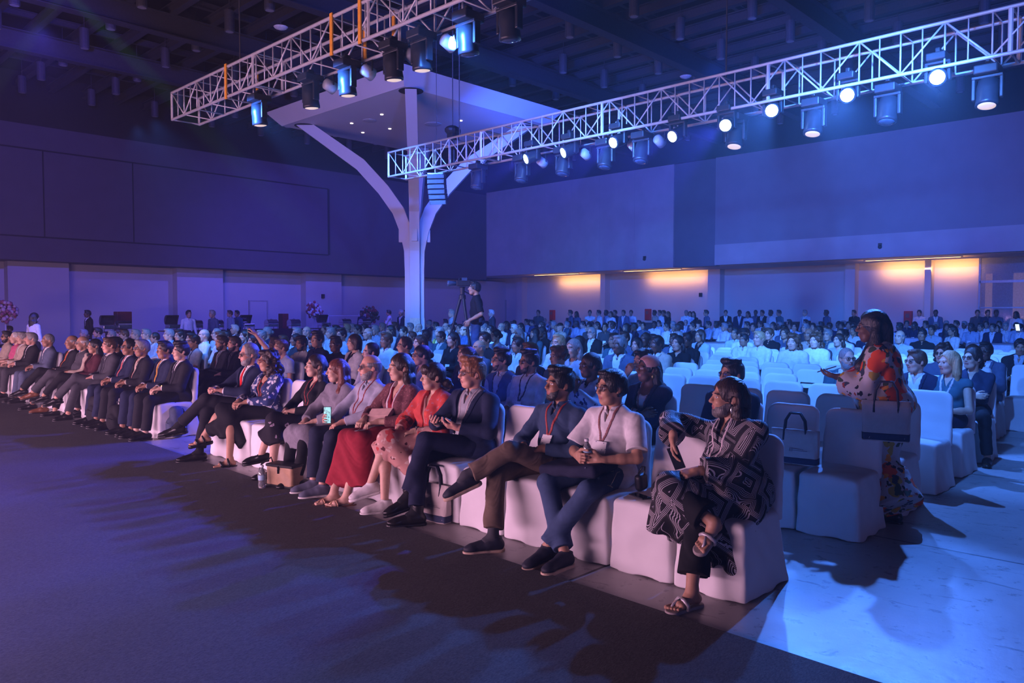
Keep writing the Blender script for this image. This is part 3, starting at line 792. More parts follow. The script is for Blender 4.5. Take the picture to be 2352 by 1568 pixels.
tag(b.build('wall_right_lower', m_low), 'pale recessed lower wall under the right soffit', 'wall', kind='structure')
for i, (c_, l_) in enumerate(PIERS): tag(c_.build(f'trim_{i + 1}', m_low), l_, 'wall pier', 'pale wall piers', kind='structure')
b = MB(); b.box((-14, -16.2, 0), (39, -16, CZ)); tag(b.build('wall_near', m_dark), None, None, kind='structure')
b = MB(); b.box((-14.2, -16, 0), (-14, 38, CZ)); tag(b.build('wall_stage', m_dark), None, None, kind='structure')
# doors
def door(nm, lo, hi, m, ax, label):
    r = empty(nm, ((lo[0] + hi[0]) / 2, (lo[1] + hi[1]) / 2, 0)); tag(r, label, 'door', kind='structure')
    o = r.location; b = MB(); d = .05
    l, h = [lo[i] - o[i] for i in range(3)], [hi[i] - o[i] for i in range(3)]
    b.box(l, h); b.build('door_leaf', m, r)
    b = MB()
    if ax == 0:
        b.box((l[0] - .06, l[1] - .02, 0), (l[0], h[1], h[2] + .06)); b.box((h[0], l[1] - .02, 0), (h[0] + .06, h[1], h[2] + .06)); b.box((l[0], l[1] - .02, h[2]), (h[0], h[1], h[2] + .06))
    else:
        b.box((l[0] - .02, l[1] - .06, 0), (h[0], l[1], h[2] + .06)); b.box((l[0] - .02, h[1], 0), (h[0], h[1] + .06, h[2] + .06)); b.box((l[0] - .02, l[1], h[2]), (h[0], h[1], h[2] + .06))
    b.build('door_frame', mat('door frame', (.33, .31, .32), .6), r)
    b = MB(); c = (h[0] - .1, l[1] - .04, 1.05) if ax == 0 else (l[0] - .04, h[1] - .1, 1.05)
    b.box((c[0] - .05, c[1] - .015, c[2] - .015), (c[0] + .05, c[1] + .015, c[2] + .015)); b.build('door_handle', M_CHROME, r)
door('door_1', (18.7, YL - .06, 0), (19.6, YL, 2.22), m_low, 0, 'pale closed door in the left lower wall')
door('door_2', (XR - .07, 36.0, 0), (XR, 37.3, 2.45), mat('dark brown door', (.05, .022, .02), .6), 1, 'dark brown exit door in the far corner')
# exit sign
r = empty('exit_sign', (XR - .12, 36.9, 2.78)); tag(r, 'glowing green exit sign above the dark corner door', 'sign')
b = MB(); b.box((-.03, -.26, -.13), (.03, .26, .13)); b.build('housing', M_BLACK, r)
b = MB(); b.box((-.036, -.24, -.11), (-.031, .24, .11)); b.build('lit_face', mat('green exit light', (.02, .6, .2), .5, emit=(.05, 1, .35), estr=5.0), r)
# window / glazed entrance at the right
r = empty('window_1', (XR - .55, 5.0, 0)); tag(r, 'tall glazed entrance panels at the right end of the far wall', 'window', kind='structure')
b = MB()
for y in (2.9, .9, -1.2, -3.4): b.box((-.05, y - .04, 0), (.05, y + .04, 3.95))
b.box((-.05, -9, 2.9), (.05, 2.9, 3.0)); b.box((-.05, -9, 1.85), (.05, 2.9, 1.9))
b.build('window_frame', mat('steel mullion', (.25, .26, .3), .4, metal=.6), r)
b = MB(); b.box((-.012, -9, 0), (.012, 2.85, 3.95)); b.build('window_pane', mat('tinted glass', (.55, .62, .75), .06, trans=.75), r)
for y0, y1, z0, z1 in ((1.15, 1.8, 1.4, 3.3), (2.55, 2.8, .9, 3.3), (-2.4, .75, 2.95, 3.35)):
    b = MB(); b.box((.5, y0, z0), (.52, y1, z1)); b.build('reflection_glow', mat('warm reflection glow', (.5, .3, .2), .6, emit=(1, .5, .3), estr=.28), r)  # added glowing panels behind the pane stand in for its warm reflections
# ceiling
b = MB(); b.box((-14, -16, CZ), (39, 38, CZ + .2)); tag(b.build('ceiling', m_dark), 'black open ceiling of the hall', 'ceiling', kind='structure')
m_beam = mat('charcoal steel', (.05, .048, .058), .6, metal=.2)
def ibeam(a, c, h=.5, w=.3, m=m_beam, t=.03):
    b = MB(); a = np.array(a, float); c = np.array(c, float); d = nrm(c - a); s = np.cross(d, (0, 0, 1)); R = np.stack([d, s, np.array([0, 0, 1.0])], 1); L = np.linalg.norm(c - a) / 2; mid = (a + c) / 2
    b.obox(mid - np.array([0, 0, h / 2 - t / 2]), R, (L, w / 2, t / 2)); b.obox(mid + np.array([0, 0, h / 2 - t / 2]), R, (L, w / 2, t / 2)); b.obox(mid, R, (L, t / 2, h / 2 - t))
    return b
nb = 0
for y in (8.9, 13.55, 18.2, 22.9, 27.5):
    nb += 1; tag(ibeam((-13, y, 10.05), (WR - .1, y, 10.05), .62, .34).build('ceiling_beam', m_beam), 'heavy dark ceiling girder running away from the stage', 'ceiling beam', 'dark ceiling girders', kind='structure')
for x in np.arange(3.6, 33, 1.19):
    tag(ibeam((x, -14, 10.5), (x, WL - .1, 10.5), .3, .2).build('ceiling_joist', m_beam), 'slim dark ceiling joist running across the hall', 'ceiling joist', 'dark ceiling joists', kind='structure')
for y in np.arange(6.5, 33, 2.28):
    tag(ibeam((-10, y, 10.75), (WR - .1, y, 10.75), .2, .12).build('ceiling_purlin', m_beam), 'thin dark ceiling purlin between the girders', 'ceiling purlin', 'dark ceiling purlins', kind='structure')
r0 = None
for i, x in enumerate(np.arange(3.45, 33, 2.38)):
    for j, y in enumerate(np.arange(5.4, 33, 2.28)):
        if abs(x - 16) < 3.4 and abs(y - 19.7) < 3.6: continue
        d = depth_of((x, y, 10)); 
        if d < 5: continue
        if r0 is None:
            r0 = empty('downlight'); tag(r0, 'dark cylinder downlight hanging unlit under the black ceiling', 'downlight', 'cylinder downlights in the ceiling')
            b = MB(); b.lathe([(.13, -.3), (.14, -.28), (.14, .3), (.05, .32)], (0, 0, 0), 14); b.build('cylinder', mat('downlight grey', (.06, .06, .07), .55), r0)
            b = MB(); b.lathe([(.11, -.302), (.07, -.26)], (0, 0, 0), 14); b.build('lamp_rim', mat('downlight rim', (.25, .25, .27), .4), r0)
            b = MB(); b.tube([(0, 0, .3), (0, 0, .95)], .012, 6); b.build('stem', m_beam, r0)
            kk = kids_of(r0); o = r0
        else: o = copy_tree(r0, kk)
        o.location = (x + random.uniform(-.06, .06), y, 10.08)
# smoke detectors
for q in ((645, 62), (1575, 175)):
    p = at_z(*q, 9.7); b = MB(); b.lathe([(.05, -.08), (.16, -.04), (.2, 0)], (0, 0, 0), 14); o = b.build('smoke_detector', mat('white plastic', (.6, .6, .62), .5)); o.location = p
    b = MB(); b.tube([(0, 0, 0), (0, 0, .12)], .03, 6); b.build('mount', m_beam, o)
    tag(o, 'white round smoke detector under the ceiling ' + ('above the end of the left truss' if q[0] < 700 else 'above the middle of the right truss'), 'smoke detector')

# ------------------------------------------------------------------ tree column with canopy
m_col = mat('white painted steel', (.52, .50, .53), .5, var=.02, scale=2)
cx0, cy0 = 16.05, 19.7
r = empty('column_1', (cx0, cy0, 0)); tag(r, 'white branching tree column carrying a square canopy', 'column', kind='structure')
b = MB(); ht, hb = (3.3, 3.6), (2.95, 3.2); z0, z1 = 7.78, 8.22
top = [(sx * ht[0], sy * ht[1], z1) for sx, sy in ((-1, -1), (1, -1), (1, 1), (-1, 1))]; bot = [(sx * hb[0], sy * hb[1], z0) for sx, sy in ((-1, -1), (1, -1), (1, 1), (-1, 1))]
b.quadmesh(bot + top, [(3, 2, 1, 0), (4, 5, 6, 7)] + [(i, (i + 1) % 4, (i + 1) % 4 + 4, i + 4) for i in range(4)])
b.build('canopy', m_col, r)
ends = [(13.5, 16.7), (13.6, 22.3), (18.7, 17.2), (18.7, 22.3)]
for ex, ey in ends:
    dx, dy = ex - cx0, ey - cy0; Ln = math.hypot(dx, dy); ux, uy = dx / Ln, dy / Ln; px_, py_ = -uy, ux
    cl = [(.15, 0), (.15, 3.0), (.17, 3.7), (.27, 4.35), (.52, 5.0), (1.0, 5.68), (1.75, 6.5), (Ln, 7.8)]; outer, inner = [], []
    for k, (rc, zc) in enumerate(cl):
        (ra, za), (rb, zb) = cl[max(k - 1, 0)], cl[min(k + 1, len(cl) - 1)]; q = math.hypot(rb - ra, zb - za); nr, nz_ = (zb - za) / q, -(rb - ra) / q; hw = .2 if k > 2 else .16
        if k == len(cl) - 1: outer.append((rc + .29, zc)); inner.append((rc - .29, zc))
        else: outer.append((rc + nr * hw, zc + nz_ * hw)); inner.append((max(rc - nr * hw, 0) if k < 4 else rc - nr * hw, zc - nz_ * hw))
    t = .16; V = []
    for (ro, zo), (ri, zi) in zip(outer, inner):
        for rr, zz in ((ro, zo), (ri, zi)):
            for s in (-t, t): V.append((rr * ux + s * px_, rr * uy + s * py_, zz))
    F = []
    for i in range(len(outer) - 1):
        a = i * 4; c = a + 4
        F += [(a, a + 1, c + 1, c), (a + 2, c + 2, c + 3, a + 3), (a, c, c + 2, a + 2), (a + 1, a + 3, c + 3, c + 1)]
    F += [(0, 2, 3, 1), (len(V) - 4, len(V) - 3, len(V) - 1, len(V) - 2)]
    b = MB(); b.quadmesh(V, F); b.build('branch', m_col, r)
    b = MB(); b.lathe([(.34, -.012), (.34, .002)], (dx, dy, z0), 20); b.build('branch_socket', m_groove, r)
    b = MB(); R = np.array([[ux, px_, 0], [uy, py_, 0], [0, 0, 1]])
    b.obox((ux * .31, uy * .31, .95), R, (.012, t * 1.02, .55)); b.build('corner_guard', mat('cream corner guard', (.75, .6, .45), .5), r)
    b = MB(); b.obox((ux * .46, uy * .46, 4.18), R, (.05, .09, .2)); b.build('spotlight_bracket', m_col, r)
for dx, dy in ((-1.6, 1.2), (-.6, 2.0), (.6, -1.6), (-1.6, -.4), (1.2, -.5), (1.4, 1.6), (-.3, .9)):
    b = MB(); b.lathe([(.05, -.02), (.05, .01)], (dx, dy, z0), 12); b.build('canopy_downlight', mat('small led', (.8, .7, .65), .4, emit=(1, .8, .75), estr=2.0), r)
for dx, dy, rr in ((-1.4, .5, .22), (.3, -.6, .28)):
    b = MB(); b.lathe([(rr * .55, -.03), (rr, -.012), (rr, .002)], (dx, dy, z0), 20); b.build('air_vent', mat('vent grey', (.4, .4, .43), .5), r)

# ------------------------------------------------------------------ trusses
def truss(label, x, y0, y1, z0, h, w, m, straps=()):
    r = empty('lighting_truss', (x, y1, z0)); tag(r, label, 'truss'); Y = lambda y: y - y1
    nbay = int(round((y1 - y0) / .52)); ys = np.linspace(y0, y1, nbay + 1)
    for dx in (0, w):
        for dz in (0, h):
            b = MB(); b.tube([(dx, Y(y0), dz), (dx, 0, dz)], .024, 8); b.build('chord', m, r, smooth=True)
    for dx in (0, w):
        b = MB()
        for i in range(nbay):
            a, c = Y(ys[i]), Y(ys[i + 1]); b.tube([(dx, a, 0), (dx, a, h)], .012, 5)
            b.tube([(dx, a, 0 if i % 2 else h), (dx, c, h if i % 2 else 0)], .013, 5)
            mm = (a + c) / 2
            if dx == 0: b.tube([(dx, mm, 0), (dx, mm, h)], .010, 5)
        b.build('side_lacing', m, r, smooth=True)
    for dz in (0, h):
        b = MB(); pts = []
        for i in range(nbay + 1):
            a = Y(ys[i]); pts += [(0, a, dz), (w, a, dz)] if i % 2 == 0 else [(w, a, dz), (0, a, dz)]
        b.tube(pts, .012, 5)
        b.build('cross_lacing', m, r, smooth=True)
    for k in range(int((y1 - y0) / 3) + 1):
        y = Y(y1 - 3.0 * k); b = MB(); b.tube([(0, y, 0), (0, y, h), (w, y, h), (w, y, 0)], .028, 6, closed=True); b.build('section_frame', m, r)
    for y in straps:
        for dx in (-.035, w + .01): b = MB(); b.box((dx, Y(y) - .03, -.04), (dx + .02, Y(y) + .03, h + .04)); b.build('hoist_strap', M_YELLOW, r)
    for y in (y1 - 2.1, y1 - 8.2, y1 - 14.2):
        b = MB(); b.tube([(w / 2, Y(y), h), (w / 2, Y(y), 10.4 - z0)], .012, 5); b.build('hoist_chain', m_beam, r)
    return r
truss('silver box truss crossing the upper left, carrying the dim lamps', 5.9, -6.5, 14.15, 5.19, .48, .5, M_WHITE_STEEL, (12.0, 8.95, 8.3, 2.9))
truss('silver box truss across the right half, carrying the bright blue lamps', 10.7, -6.5, 14.05, 4.76, .54, .5, M_WHITE_STEEL, ())
b = MB()

# moving head lamps
m_lampbody = mat('lamp housing', (.022, .025, .032), .35)
def moving_head(loc, aim, label, lit=None, group=None, s=1.0):
    """hangs from loc (clamp), lens looks along aim"""
    r = empty('moving_head_lamp', loc); tag(r, label, 'stage lamp', group)
    b = MB(); b.box((-.16 * s, -.13 * s, -.13 * s), (.16 * s, .13 * s, -.02 * s)); b.box((-.05, -.03, -.02), (.05, .03, .06)); b.build('base', m_lampbody, r, bevel=.015)
    b = MB()
    for sy in (1, -1): b.box((-.05 * s, sy * .15 * s - .02, -.42 * s), (.05 * s, sy * .15 * s + .02, -.14 * s))
    b.box((-.06 * s, -.17 * s, -.17 * s), (.06 * s, .17 * s, -.13 * s)); b.build('yoke', m_lampbody, r, bevel=.01)
    w = nrm(aim); u = nrm(np.cross(w, (.1, 1, 0))); v = np.cross(w, u); A = np.stack([u, v, w], 1); c = np.array([0, 0, -.34 * s])
    b = MB(); b.lathe([(.06 * s, -.17 * s), (.115 * s, -.15 * s), (.13 * s, -.02 * s), (.12 * s, .06 * s), (.13 * s, .14 * s), (.13 * s, .17 * s), (.105 * s, .175 * s)], c, 18, 0, A); b.build('lamp_head', m_lampbody, r, smooth=True)
    b = MB(); b.lathe([(.1 * s, .165 * s), (.1 * s, .178 * s), (.06 * s, .19 * s)], c, 18, 0, A); b.build('lens', lit or mat('dark lens', (.05, .07, .12), .08), r, smooth=True)
    return r, np.array(loc) + c + w * .22 * s
lamp_on = mat('lit blue lens', (.8, .9, 1), .3, emit=(.45, .8, 1.0), estr=38.0)
lamp_dim = mat('dim warm lens', (.2, .2, .2), .3, emit=(1, .75, .65), estr=.7)
def spot(name, loc, target, col, power, size, blend=.3, rad=.08):
    L = bpy.data.lights.new(name, 'SPOT'); L.color = col; L.energy = power; L.spot_size = math.radians(size); L.spot_blend = blend; L.shadow_soft_size = rad
    o = bpy.data.objects.new(name, L); COL.objects.link(o); o.location = loc
    o.rotation_euler = (Vector(target) - Vector(loc)).to_track_quat('-Z', 'Y').to_euler(); return o
def area(name, loc, target, col, power, sx, sy):
    L = bpy.data.lights.new(name, 'AREA'); L.shape = 'RECTANGLE'; L.size = sx; L.size_y = sy; L.color = col; L.energy = power
    o = bpy.data.objects.new(name, L); COL.objects.link(o); o.location = loc
    o.rotation_euler = (Vector(target) - Vector(loc)).to_track_quat('-Z', 'Y').to_euler(); return o
ordw = ['first', 'second', 'third', 'fourth', 'fifth', 'sixth', 'seventh', 'eighth', 'ninth', 'tenth', 'eleventh', 'twelfth', 'thirteenth', 'fourteenth', 'fifteenth', 'sixteenth', 'seventeenth', 'eighteenth', 'nineteenth', 'twentieth',
        'twenty-first', 'twenty-second', 'twenty-third', 'twenty-fourth', 'twenty-fifth', 'twenty-sixth', 'twenty-seventh', 'twenty-eighth', 'twenty-ninth', 'thirtieth', 'thirty-first', 'thirty-second', 'thirty-third', 'thirty-fourth', 'thirty-fifth', 'thirty-sixth', 'thirty-seventh', 'thirty-eighth', 'thirty-ninth', 'fortieth']
BLUE, INDIGO = (.055, .21, 1.0), (.05, .065, 1.0)
lamps = [(2150, 181), (1943, 222), (1770, 257), (1664, 291), (1551, 312), (1415, 327), (1303, 349), (1217, 364)]
for i, q in enumerate(lamps):
    p = at_x(*q, 10.7)
    tgt = np.array([(1.2, 1.2, 1.2, .6, 1.5, .2, 1.4, .4)[i], p[1] + (-1.2, -1.2, -.6, -.2, .6, -.4, 1.2, .6)[i], 0.0])
    aim = nrm(np.array([0, 0, HC]) * .6 + tgt * .4 - p) if i < 4 else nrm(tgt + np.array([0, (3 - i) * -1.1, 0]) - p)
    lab = f'brightly lit blue lamp under the right truss, {ordw[i]} of eight from the right'
    r, lens = moving_head((p[0] + .08, p[1], p[2] + .34), aim, lab, lamp_on, s=.86)
    spot('blue backlight', lens + nrm(tgt - p) * .05, tgt, BLUE if i < 3 else INDIGO, 1700 if i < 3 else 3000, 46 if i < 3 else (30, 24, 34, 26, 32)[i - 3], .25, .05)
dark = [(2270, 165), (2040, 212), (1870, 240), (1690, 268), (1475, 302), (1392, 325), (1295, 338), (1200, 358), (1098, 368)]
for i, q in enumerate(dark):
    p = at_x(*q, 10.95); dr = (-.25, .0, -1) 
    moving_head((p[0], p[1], 4.74), dr, f'unlit lamp head hanging under the right truss, {ordw[i]} of nine from the right', lamp_dim if i in (0, 2, 3) else None)
for i, q in enumerate([(595, 195), (713, 165), (797, 132), (903, 95), (968, 50), (1075, 35), (1170, 0)]):
    p = at_x(*q, 6.15)
    moving_head((6.15, p[1], 5.17), (.12, .05, -1), f'lamp head pointing down under the left truss, {ordw[i]} of seven from its far end', lamp_dim if i < 5 else None, s=.95)
# small clamp lamps
for i, (q, X) in enumerate([((757, 168), 6.35), ((845, 130), 6.35), ((945, 88), 6.35), ((1030, 75), 6.35), ((1245, 352), 11.1), ((1345, 325), 11.1), ((1455, 295), 11.1), ((1515, 300), 11.1)]):
    p = at_x(*q, X); r = empty('clamp_lamp', (X, p[1], 5.16 if X < 8 else 4.73))
    tag(r, f'small clamp-on par lamp under the {"left" if X < 8 else "right"} truss, {ordw[i % 4]} of four from the {"far" if X < 8 else "canopy"} end', 'stage lamp')
    A = np.stack([nrm((.3, 0, 1)), np.array([0, 1.0, 0]), nrm((1, 0, -.35))], 1)
    b = MB(); b.lathe([(.04, -.1), (.08, -.08), (.09, .08), (.07, .09)], (0, 0, -.16), 14, 0, A); b.build('can', mat('pale lamp can', (.35, .38, .42), .4), r, smooth=True)
    b = MB(); b.tube([(0, -.1, -.16), (0, -.1, -.02), (0, .1, -.02), (0, .1, -.16)], .012, 6); b.build('bracket', M_BLACK, r)
# hanging loudspeaker column and its motor
p = at_d(1003, 396, 16.4); r = empty('line_array_speaker', p, math.radians(215)); r.scale = (.62, .62, .62); tag(r, 'curved hanging line array loudspeaker beside the white column', 'loudspeaker')
for k in range(6):
    a = -.04 + .085 * k; zc = -.17 - .155 * k; xo = -.012 * k * k
    R = rot(0, -math.degrees(a)); b = MB(); b.obox((xo, 0, zc), R, (.19, .3, .073)); b.build('speaker_cabinet', M_BLACK, r, bevel=.012)
    b = MB(); b.obox(np.array([xo, 0, zc]) + R[:, 0] * .192, R, (.006, .27, .06)); b.build('speaker_grille', mat('grille', (.06, .07, .09), .5, bump=.6, bscale=600), r)
b = MB(); b.box((-.2, -.28, -.09), (.2, .28, -.05)); b.tube([(-.15, 0, -.06), (0, 0, .12), (.15, 0, -.06)], .015, 6); b.build('rigging_frame', M_CHROME, r)
b = MB(); b.tube([(0, 0, .1), (0, 0, 6.0)], .01, 5); b.build('rigging_cable', m_beam, r)
p = at_d(1040, 300, 16.6); r = empty('chain_hoist', p); tag(r, 'black chain hoist hanging in front of the canopy', 'chain hoist')
b = MB(); b.sphere((0, 0, 0), (.2, .15, .11), 14); b.box((-.09, -.09, -.2), (.09, .09, 0)); b.build('motor', M_BLACK, r, smooth=False)
b = MB(); b.tube([(0, 0, .05), (0, 0, 5.0)], .012, 5); b.build('chain', m_beam, r)
b = MB(); b.tube([(.02, 0, -.1), (.03, 0, -.7), (.0, 0, -.75)], .02, 6); b.build('chain_bag', M_BLACK, r)
# warm cove lights under the right soffit
m_cove = mat('warm cove lens', (1, .7, .4), .5, emit=(1.0, .50, .16), estr=5.0)
for i, (y0, y1) in enumerate(((31.2, 27.7), (24.6, 20.95), (11.9, 8.1))):
    r = empty('cove_light', (WR + .9, (y0 + y1) / 2, 3.93)); h = (y0 - y1) / 2
    tag(r, 'warm linear cove light under the right soffit, ' + ('nearest the white column', 'the middle one of three', 'behind the woman in the floral dress')[i], 'cove light')
    b = MB(); b.box((-.06, -h, -.02), (.06, h, .02)); b.build('housing', mat('cove housing', (.4, .4, .42), .5), r)
    b = MB(); b.box((-.045, -h * .96, -.028), (.045, h * .96, -.021)); b.build('diffuser', m_cove, r)
    area('warm wall washer', (XR - .5, (y0 + y1) / 2, 3.55), (XR, (y0 + y1) / 2, 3.62), (1, .46, .12), 36 if i < 2 else 52, y0 - y1, .12); area('warm soffit washer', (WR + 1.2, (y0 + y1) / 2, 3.6), (WR + 1.25, (y0 + y1) / 2, 4), (1, .46, .12), 30, y0 - y1, .15)
for i, (y, zz) in enumerate(((31.75, 1.5), (24.54, 1.55), (10.76, 1.42))):
    r = empty('fire_hose_cabinet', (XR - .125, y, zz)); tag(r, 'red fire hose cabinet on the right lower wall, ' + ('nearest the exit door', 'the middle one', 'nearest the woman in the floral dress')[i], 'fire cabinet')
    b = MB(); b.box((-.12, -.16, -.32), (.12, .16, .32)); b.build('cabinet_body', mat('fire red', (.42, .02, .02), .5), r, bevel=.02)
    b = MB(); b.box((-.126, -.08, .02), (-.121, .08, .2)); b.build('glass_panel', mat('cabinet glass', (.2, .1, .1), .1), r)
# ------------------------------------------------------------------ patterned cloth
def pattern_mat(name, base, cells, scale, rough=.8, rnd=1.0, seed=0.0):
    """flower print: soft voronoi blossoms in several colours over a base cloth"""
    m = bpy.data.materials.new(name); m.use_nodes = True; nt = m.node_tree; b = nt.nodes['Principled BSDF']; L = nt.links.new
    tc = N(nt, 'ShaderNodeTexCoord'); col = None
    for i, (c, sc, th, off) in enumerate(cells):
        mp = N(nt, 'ShaderNodeMapping'); mp.inputs['Location'].default_value = (off, off * 1.7, -off); L(tc.outputs['Object'], mp.inputs['Vector'])
        nz = N(nt, 'ShaderNodeTexNoise', Scale=sc * 1.5, Detail=2.0); L(mp.outputs[0], nz.inputs['Vector'])
        ad = N(nt, 'ShaderNodeMixRGB'); ad.inputs[0].default_value = .06; L(mp.outputs[0], ad.inputs[1]); L(nz.outputs['Color'], ad.inputs[2])
        v = N(nt, 'ShaderNodeTexVoronoi', Scale=sc, Randomness=rnd); L(ad.outputs[0], v.inputs['Vector'])
        lt = N(nt, 'ShaderNodeMath', operation='LESS_THAN'); lt.inputs[1].default_value = th; L(v.outputs['Distance'], lt.inputs[0])
        sep = N(nt, 'ShaderNodeSeparateColor'); L(v.outputs['Color'], sep.inputs[0])
        g2 = N(nt, 'ShaderNodeMath', operation='GREATER_THAN'); g2.inputs[1].default_value = .35; L(sep.outputs[0], g2.inputs[0])
        mu = N(nt, 'ShaderNodeMath', operation='MULTIPLY'); L(lt.outputs[0], mu.inputs[0]); L(g2.outputs[0], mu.inputs[1])
        x = N(nt, 'ShaderNodeMixRGB'); L(mu.outputs[0], x.inputs[0]); x.inputs[2].default_value = (*c, 1)
        if col is None: x.inputs[1].default_value = (*base, 1)
        else: L(col, x.inputs[1])
        col = x.outputs[0]
    L(col, b.inputs['Base Color']); b.inputs['Roughness'].default_value = rough; b.inputs['Specular IOR Level'].default_value = .2
    return m
def maze_mat(name):
    """black cloth printed with nested square bands of thin pale lines"""
    m = bpy.data.materials.new(name); m.use_nodes = True; nt = m.node_tree; b = nt.nodes['Principled BSDF']; L = nt.links.new
    tc = N(nt, 'ShaderNodeTexCoord'); mp = N(nt, 'ShaderNodeMapping'); mp.inputs['Rotation'].default_value = (.5, .35, .9); L(tc.outputs['Object'], mp.inputs['Vector'])
    v = N(nt, 'ShaderNodeTexVoronoi', Scale=4.3, Randomness=.75, distance='CHEBYCHEV'); L(mp.outputs[0], v.inputs['Vector'])
    thin = N(nt, 'ShaderNodeMath', operation='MULTIPLY'); thin.inputs[1].default_value = 30.0; L(v.outputs['Distance'], thin.inputs[0])
    fr = N(nt, 'ShaderNodeMath', operation='FRACT'); L(thin.outputs[0], fr.inputs[0])
    lt = N(nt, 'ShaderNodeMath', operation='LESS_THAN'); lt.inputs[1].default_value = .40; L(fr.outputs[0], lt.inputs[0])
    big = N(nt, 'ShaderNodeMath', operation='MULTIPLY'); big.inputs[1].default_value = 4.6; L(v.outputs['Distance'], big.inputs[0])
    f2 = N(nt, 'ShaderNodeMath', operation='FRACT'); L(big.outputs[0], f2.inputs[0])
    g2 = N(nt, 'ShaderNodeMath', operation='GREATER_THAN'); g2.inputs[1].default_value = .34; L(f2.outputs[0], g2.inputs[0])
    mu = N(nt, 'ShaderNodeMath', operation='MULTIPLY'); L(lt.outputs[0], mu.inputs[0]); L(g2.outputs[0], mu.inputs[1])
    x = N(nt, 'ShaderNodeMixRGB'); L(mu.outputs[0], x.inputs[0]); x.inputs[1].default_value = (.012, .011, .013, 1); x.inputs[2].default_value = (.42, .39, .42, 1)
    L(x.outputs[0], b.inputs['Base Color']); b.inputs['Roughness'].default_value = .75; b.inputs['Specular IOR Level'].default_value = .25
    return m
def strap_mat(name, a, c, sc=60):
    m = bpy.data.materials.new(name); m.use_nodes = True; nt = m.node_tree; b = nt.nodes['Principled BSDF']; L = nt.links.new
    tc = N(nt, 'ShaderNodeTexCoord'); w = N(nt, 'ShaderNodeTexWave', Scale=sc, Distortion=2.0); w.bands_direction = 'Z'; L(tc.outputs['Object'], w.inputs['Vector'])
    r = N(nt, 'ShaderNodeValToRGB'); r.color_ramp.interpolation = 'CONSTANT'; r.color_ramp.elements[0].color = (*a, 1); r.color_ramp.elements[1].position = .55; r.color_ramp.elements[1].color = (*c, 1)
    L(w.outputs['Fac'], r.inputs[0]); L(r.outputs[0], b.inputs['Base Color']); b.inputs['Roughness'].default_value = .7
    return m
def badge_mat(name, bright=.75):
    m = bpy.data.materials.new(name); m.use_nodes = True; nt = m.node_tree; b = nt.nodes['Principled BSDF']; L = nt.links.new
    tc = N(nt, 'ShaderNodeTexCoord'); n = N(nt, 'ShaderNodeTexVoronoi', Scale=42.0, distance='CHEBYCHEV'); L(tc.outputs['Object'], n.inputs['Vector'])
    r = N(nt, 'ShaderNodeValToRGB'); r.color_ramp.interpolation = 'CONSTANT'; r.color_ramp.elements[0].color = (.12, .13, .25, 1); r.color_ramp.elements[1].position = .13; r.color_ramp.elements[1].color = (bright, bright, bright, 1)
    L(n.outputs['Distance'], r.inputs[0]); L(r.outputs[0], b.inputs['Base Color']); b.inputs['Roughness'].default_value = .2
    return m
def hairmat(name, c):
    m = mat(name, c, .42, var=.4, scale=60, bump=.55, bscale=95, spec=.45); nt = m.node_tree
    for n in [n for n in nt.nodes if n.type == 'TEX_NOISE']:
        mp = N(nt, 'ShaderNodeMapping'); mp.inputs['Scale'].default_value = (1.6, 2.2, .22); src = n.inputs['Vector'].links[0].from_socket; nt.links.new(src, mp.inputs['Vector']); nt.links.new(mp.outputs[0], n.inputs['Vector'])
    return m
def cloth(name, c, **k): return mat(name, c, k.pop('rough', .85), var=k.pop('var', .1), scale=25, bump=k.pop('bump', .25), bscale=k.pop('bscale', 500), spec=.2, **k)
H_BLACK, H_DKBR, H_BROWN = hairmat('hair black', (.010, .009, .010)), hairmat('hair dark brown', (.030, .016, .011)), hairmat('hair brown', (.075, .038, .02))
H_AUB, H_GING, H_GREY, H_WHITE, H_BLOND = hairmat('hair auburn', (.13, .035, .018)), hairmat('hair ginger', (.22, .09, .035)), hairmat('hair grey', (.2, .19, .19)), hairmat('hair white', (.5, .48, .47)), hairmat('hair blond', (.36, .24, .12))
H_SALT = hairmat('beard salt and pepper', (.10, .09, .09))
S_DEEP, S_BROWN, S_TAN, S_FAIR, S_PINK = [mat('skin ' + n, c, .5, var=.06, scale=40, bump=.08, bscale=400, spec=.35) for n, c in (('deep', (.105, .05, .033)), ('brown', (.29, .145, .09)), ('tan', (.40, .22, .14)), ('fair', (.52, .32, .23)), ('rosy', (.55, .29, .21)))]
C_WHITE, C_NAVY, C_BLACK, C_GREY = cloth('cloth white', (.62, .61, .62)), cloth('cloth navy', (.016, .022, .052)), cloth('cloth black', (.010, .010, .012)), cloth('cloth grey', (.055, .055, .065))
C_CHAR, C_LBLUE, C_MAROON, C_RED, C_BEIGE = cloth('cloth charcoal', (.015, .015, .019)), cloth('cloth light blue', (.34, .40, .50)), cloth('cloth maroon', (.26, .018, .03)), cloth('cloth red', (.50, .045, .045)), cloth('cloth beige', (.42, .34, .27))
C_SLATE, C_TEAL, C_PINK, C_MID = cloth('cloth slate blue', (.08, .10, .16)), cloth('cloth teal', (.05, .12, .15)), cloth('cloth pink', (.52, .10, .20)), cloth('cloth mid blue', (.05, .09, .2))
LEATHER = mat('black leather', (.012, .011, .011), .3); BROWN_L = mat('brown leather', (.16, .06, .025), .35)
BADGE = badge_mat('conference badge'); LY_RED = strap_mat('red lanyard', (.45, .05, .03), (.12, .02, .03)); LY_NAVY = strap_mat('navy and orange lanyard', (.03, .04, .14), (.5, .18, .06)); LY_PALE = strap_mat('pale lanyard', (.6, .55, .55), (.4, .3, .35))
LY_DARK = strap_mat('dark lanyard', (.02, .02, .03), (.06, .06, .1))
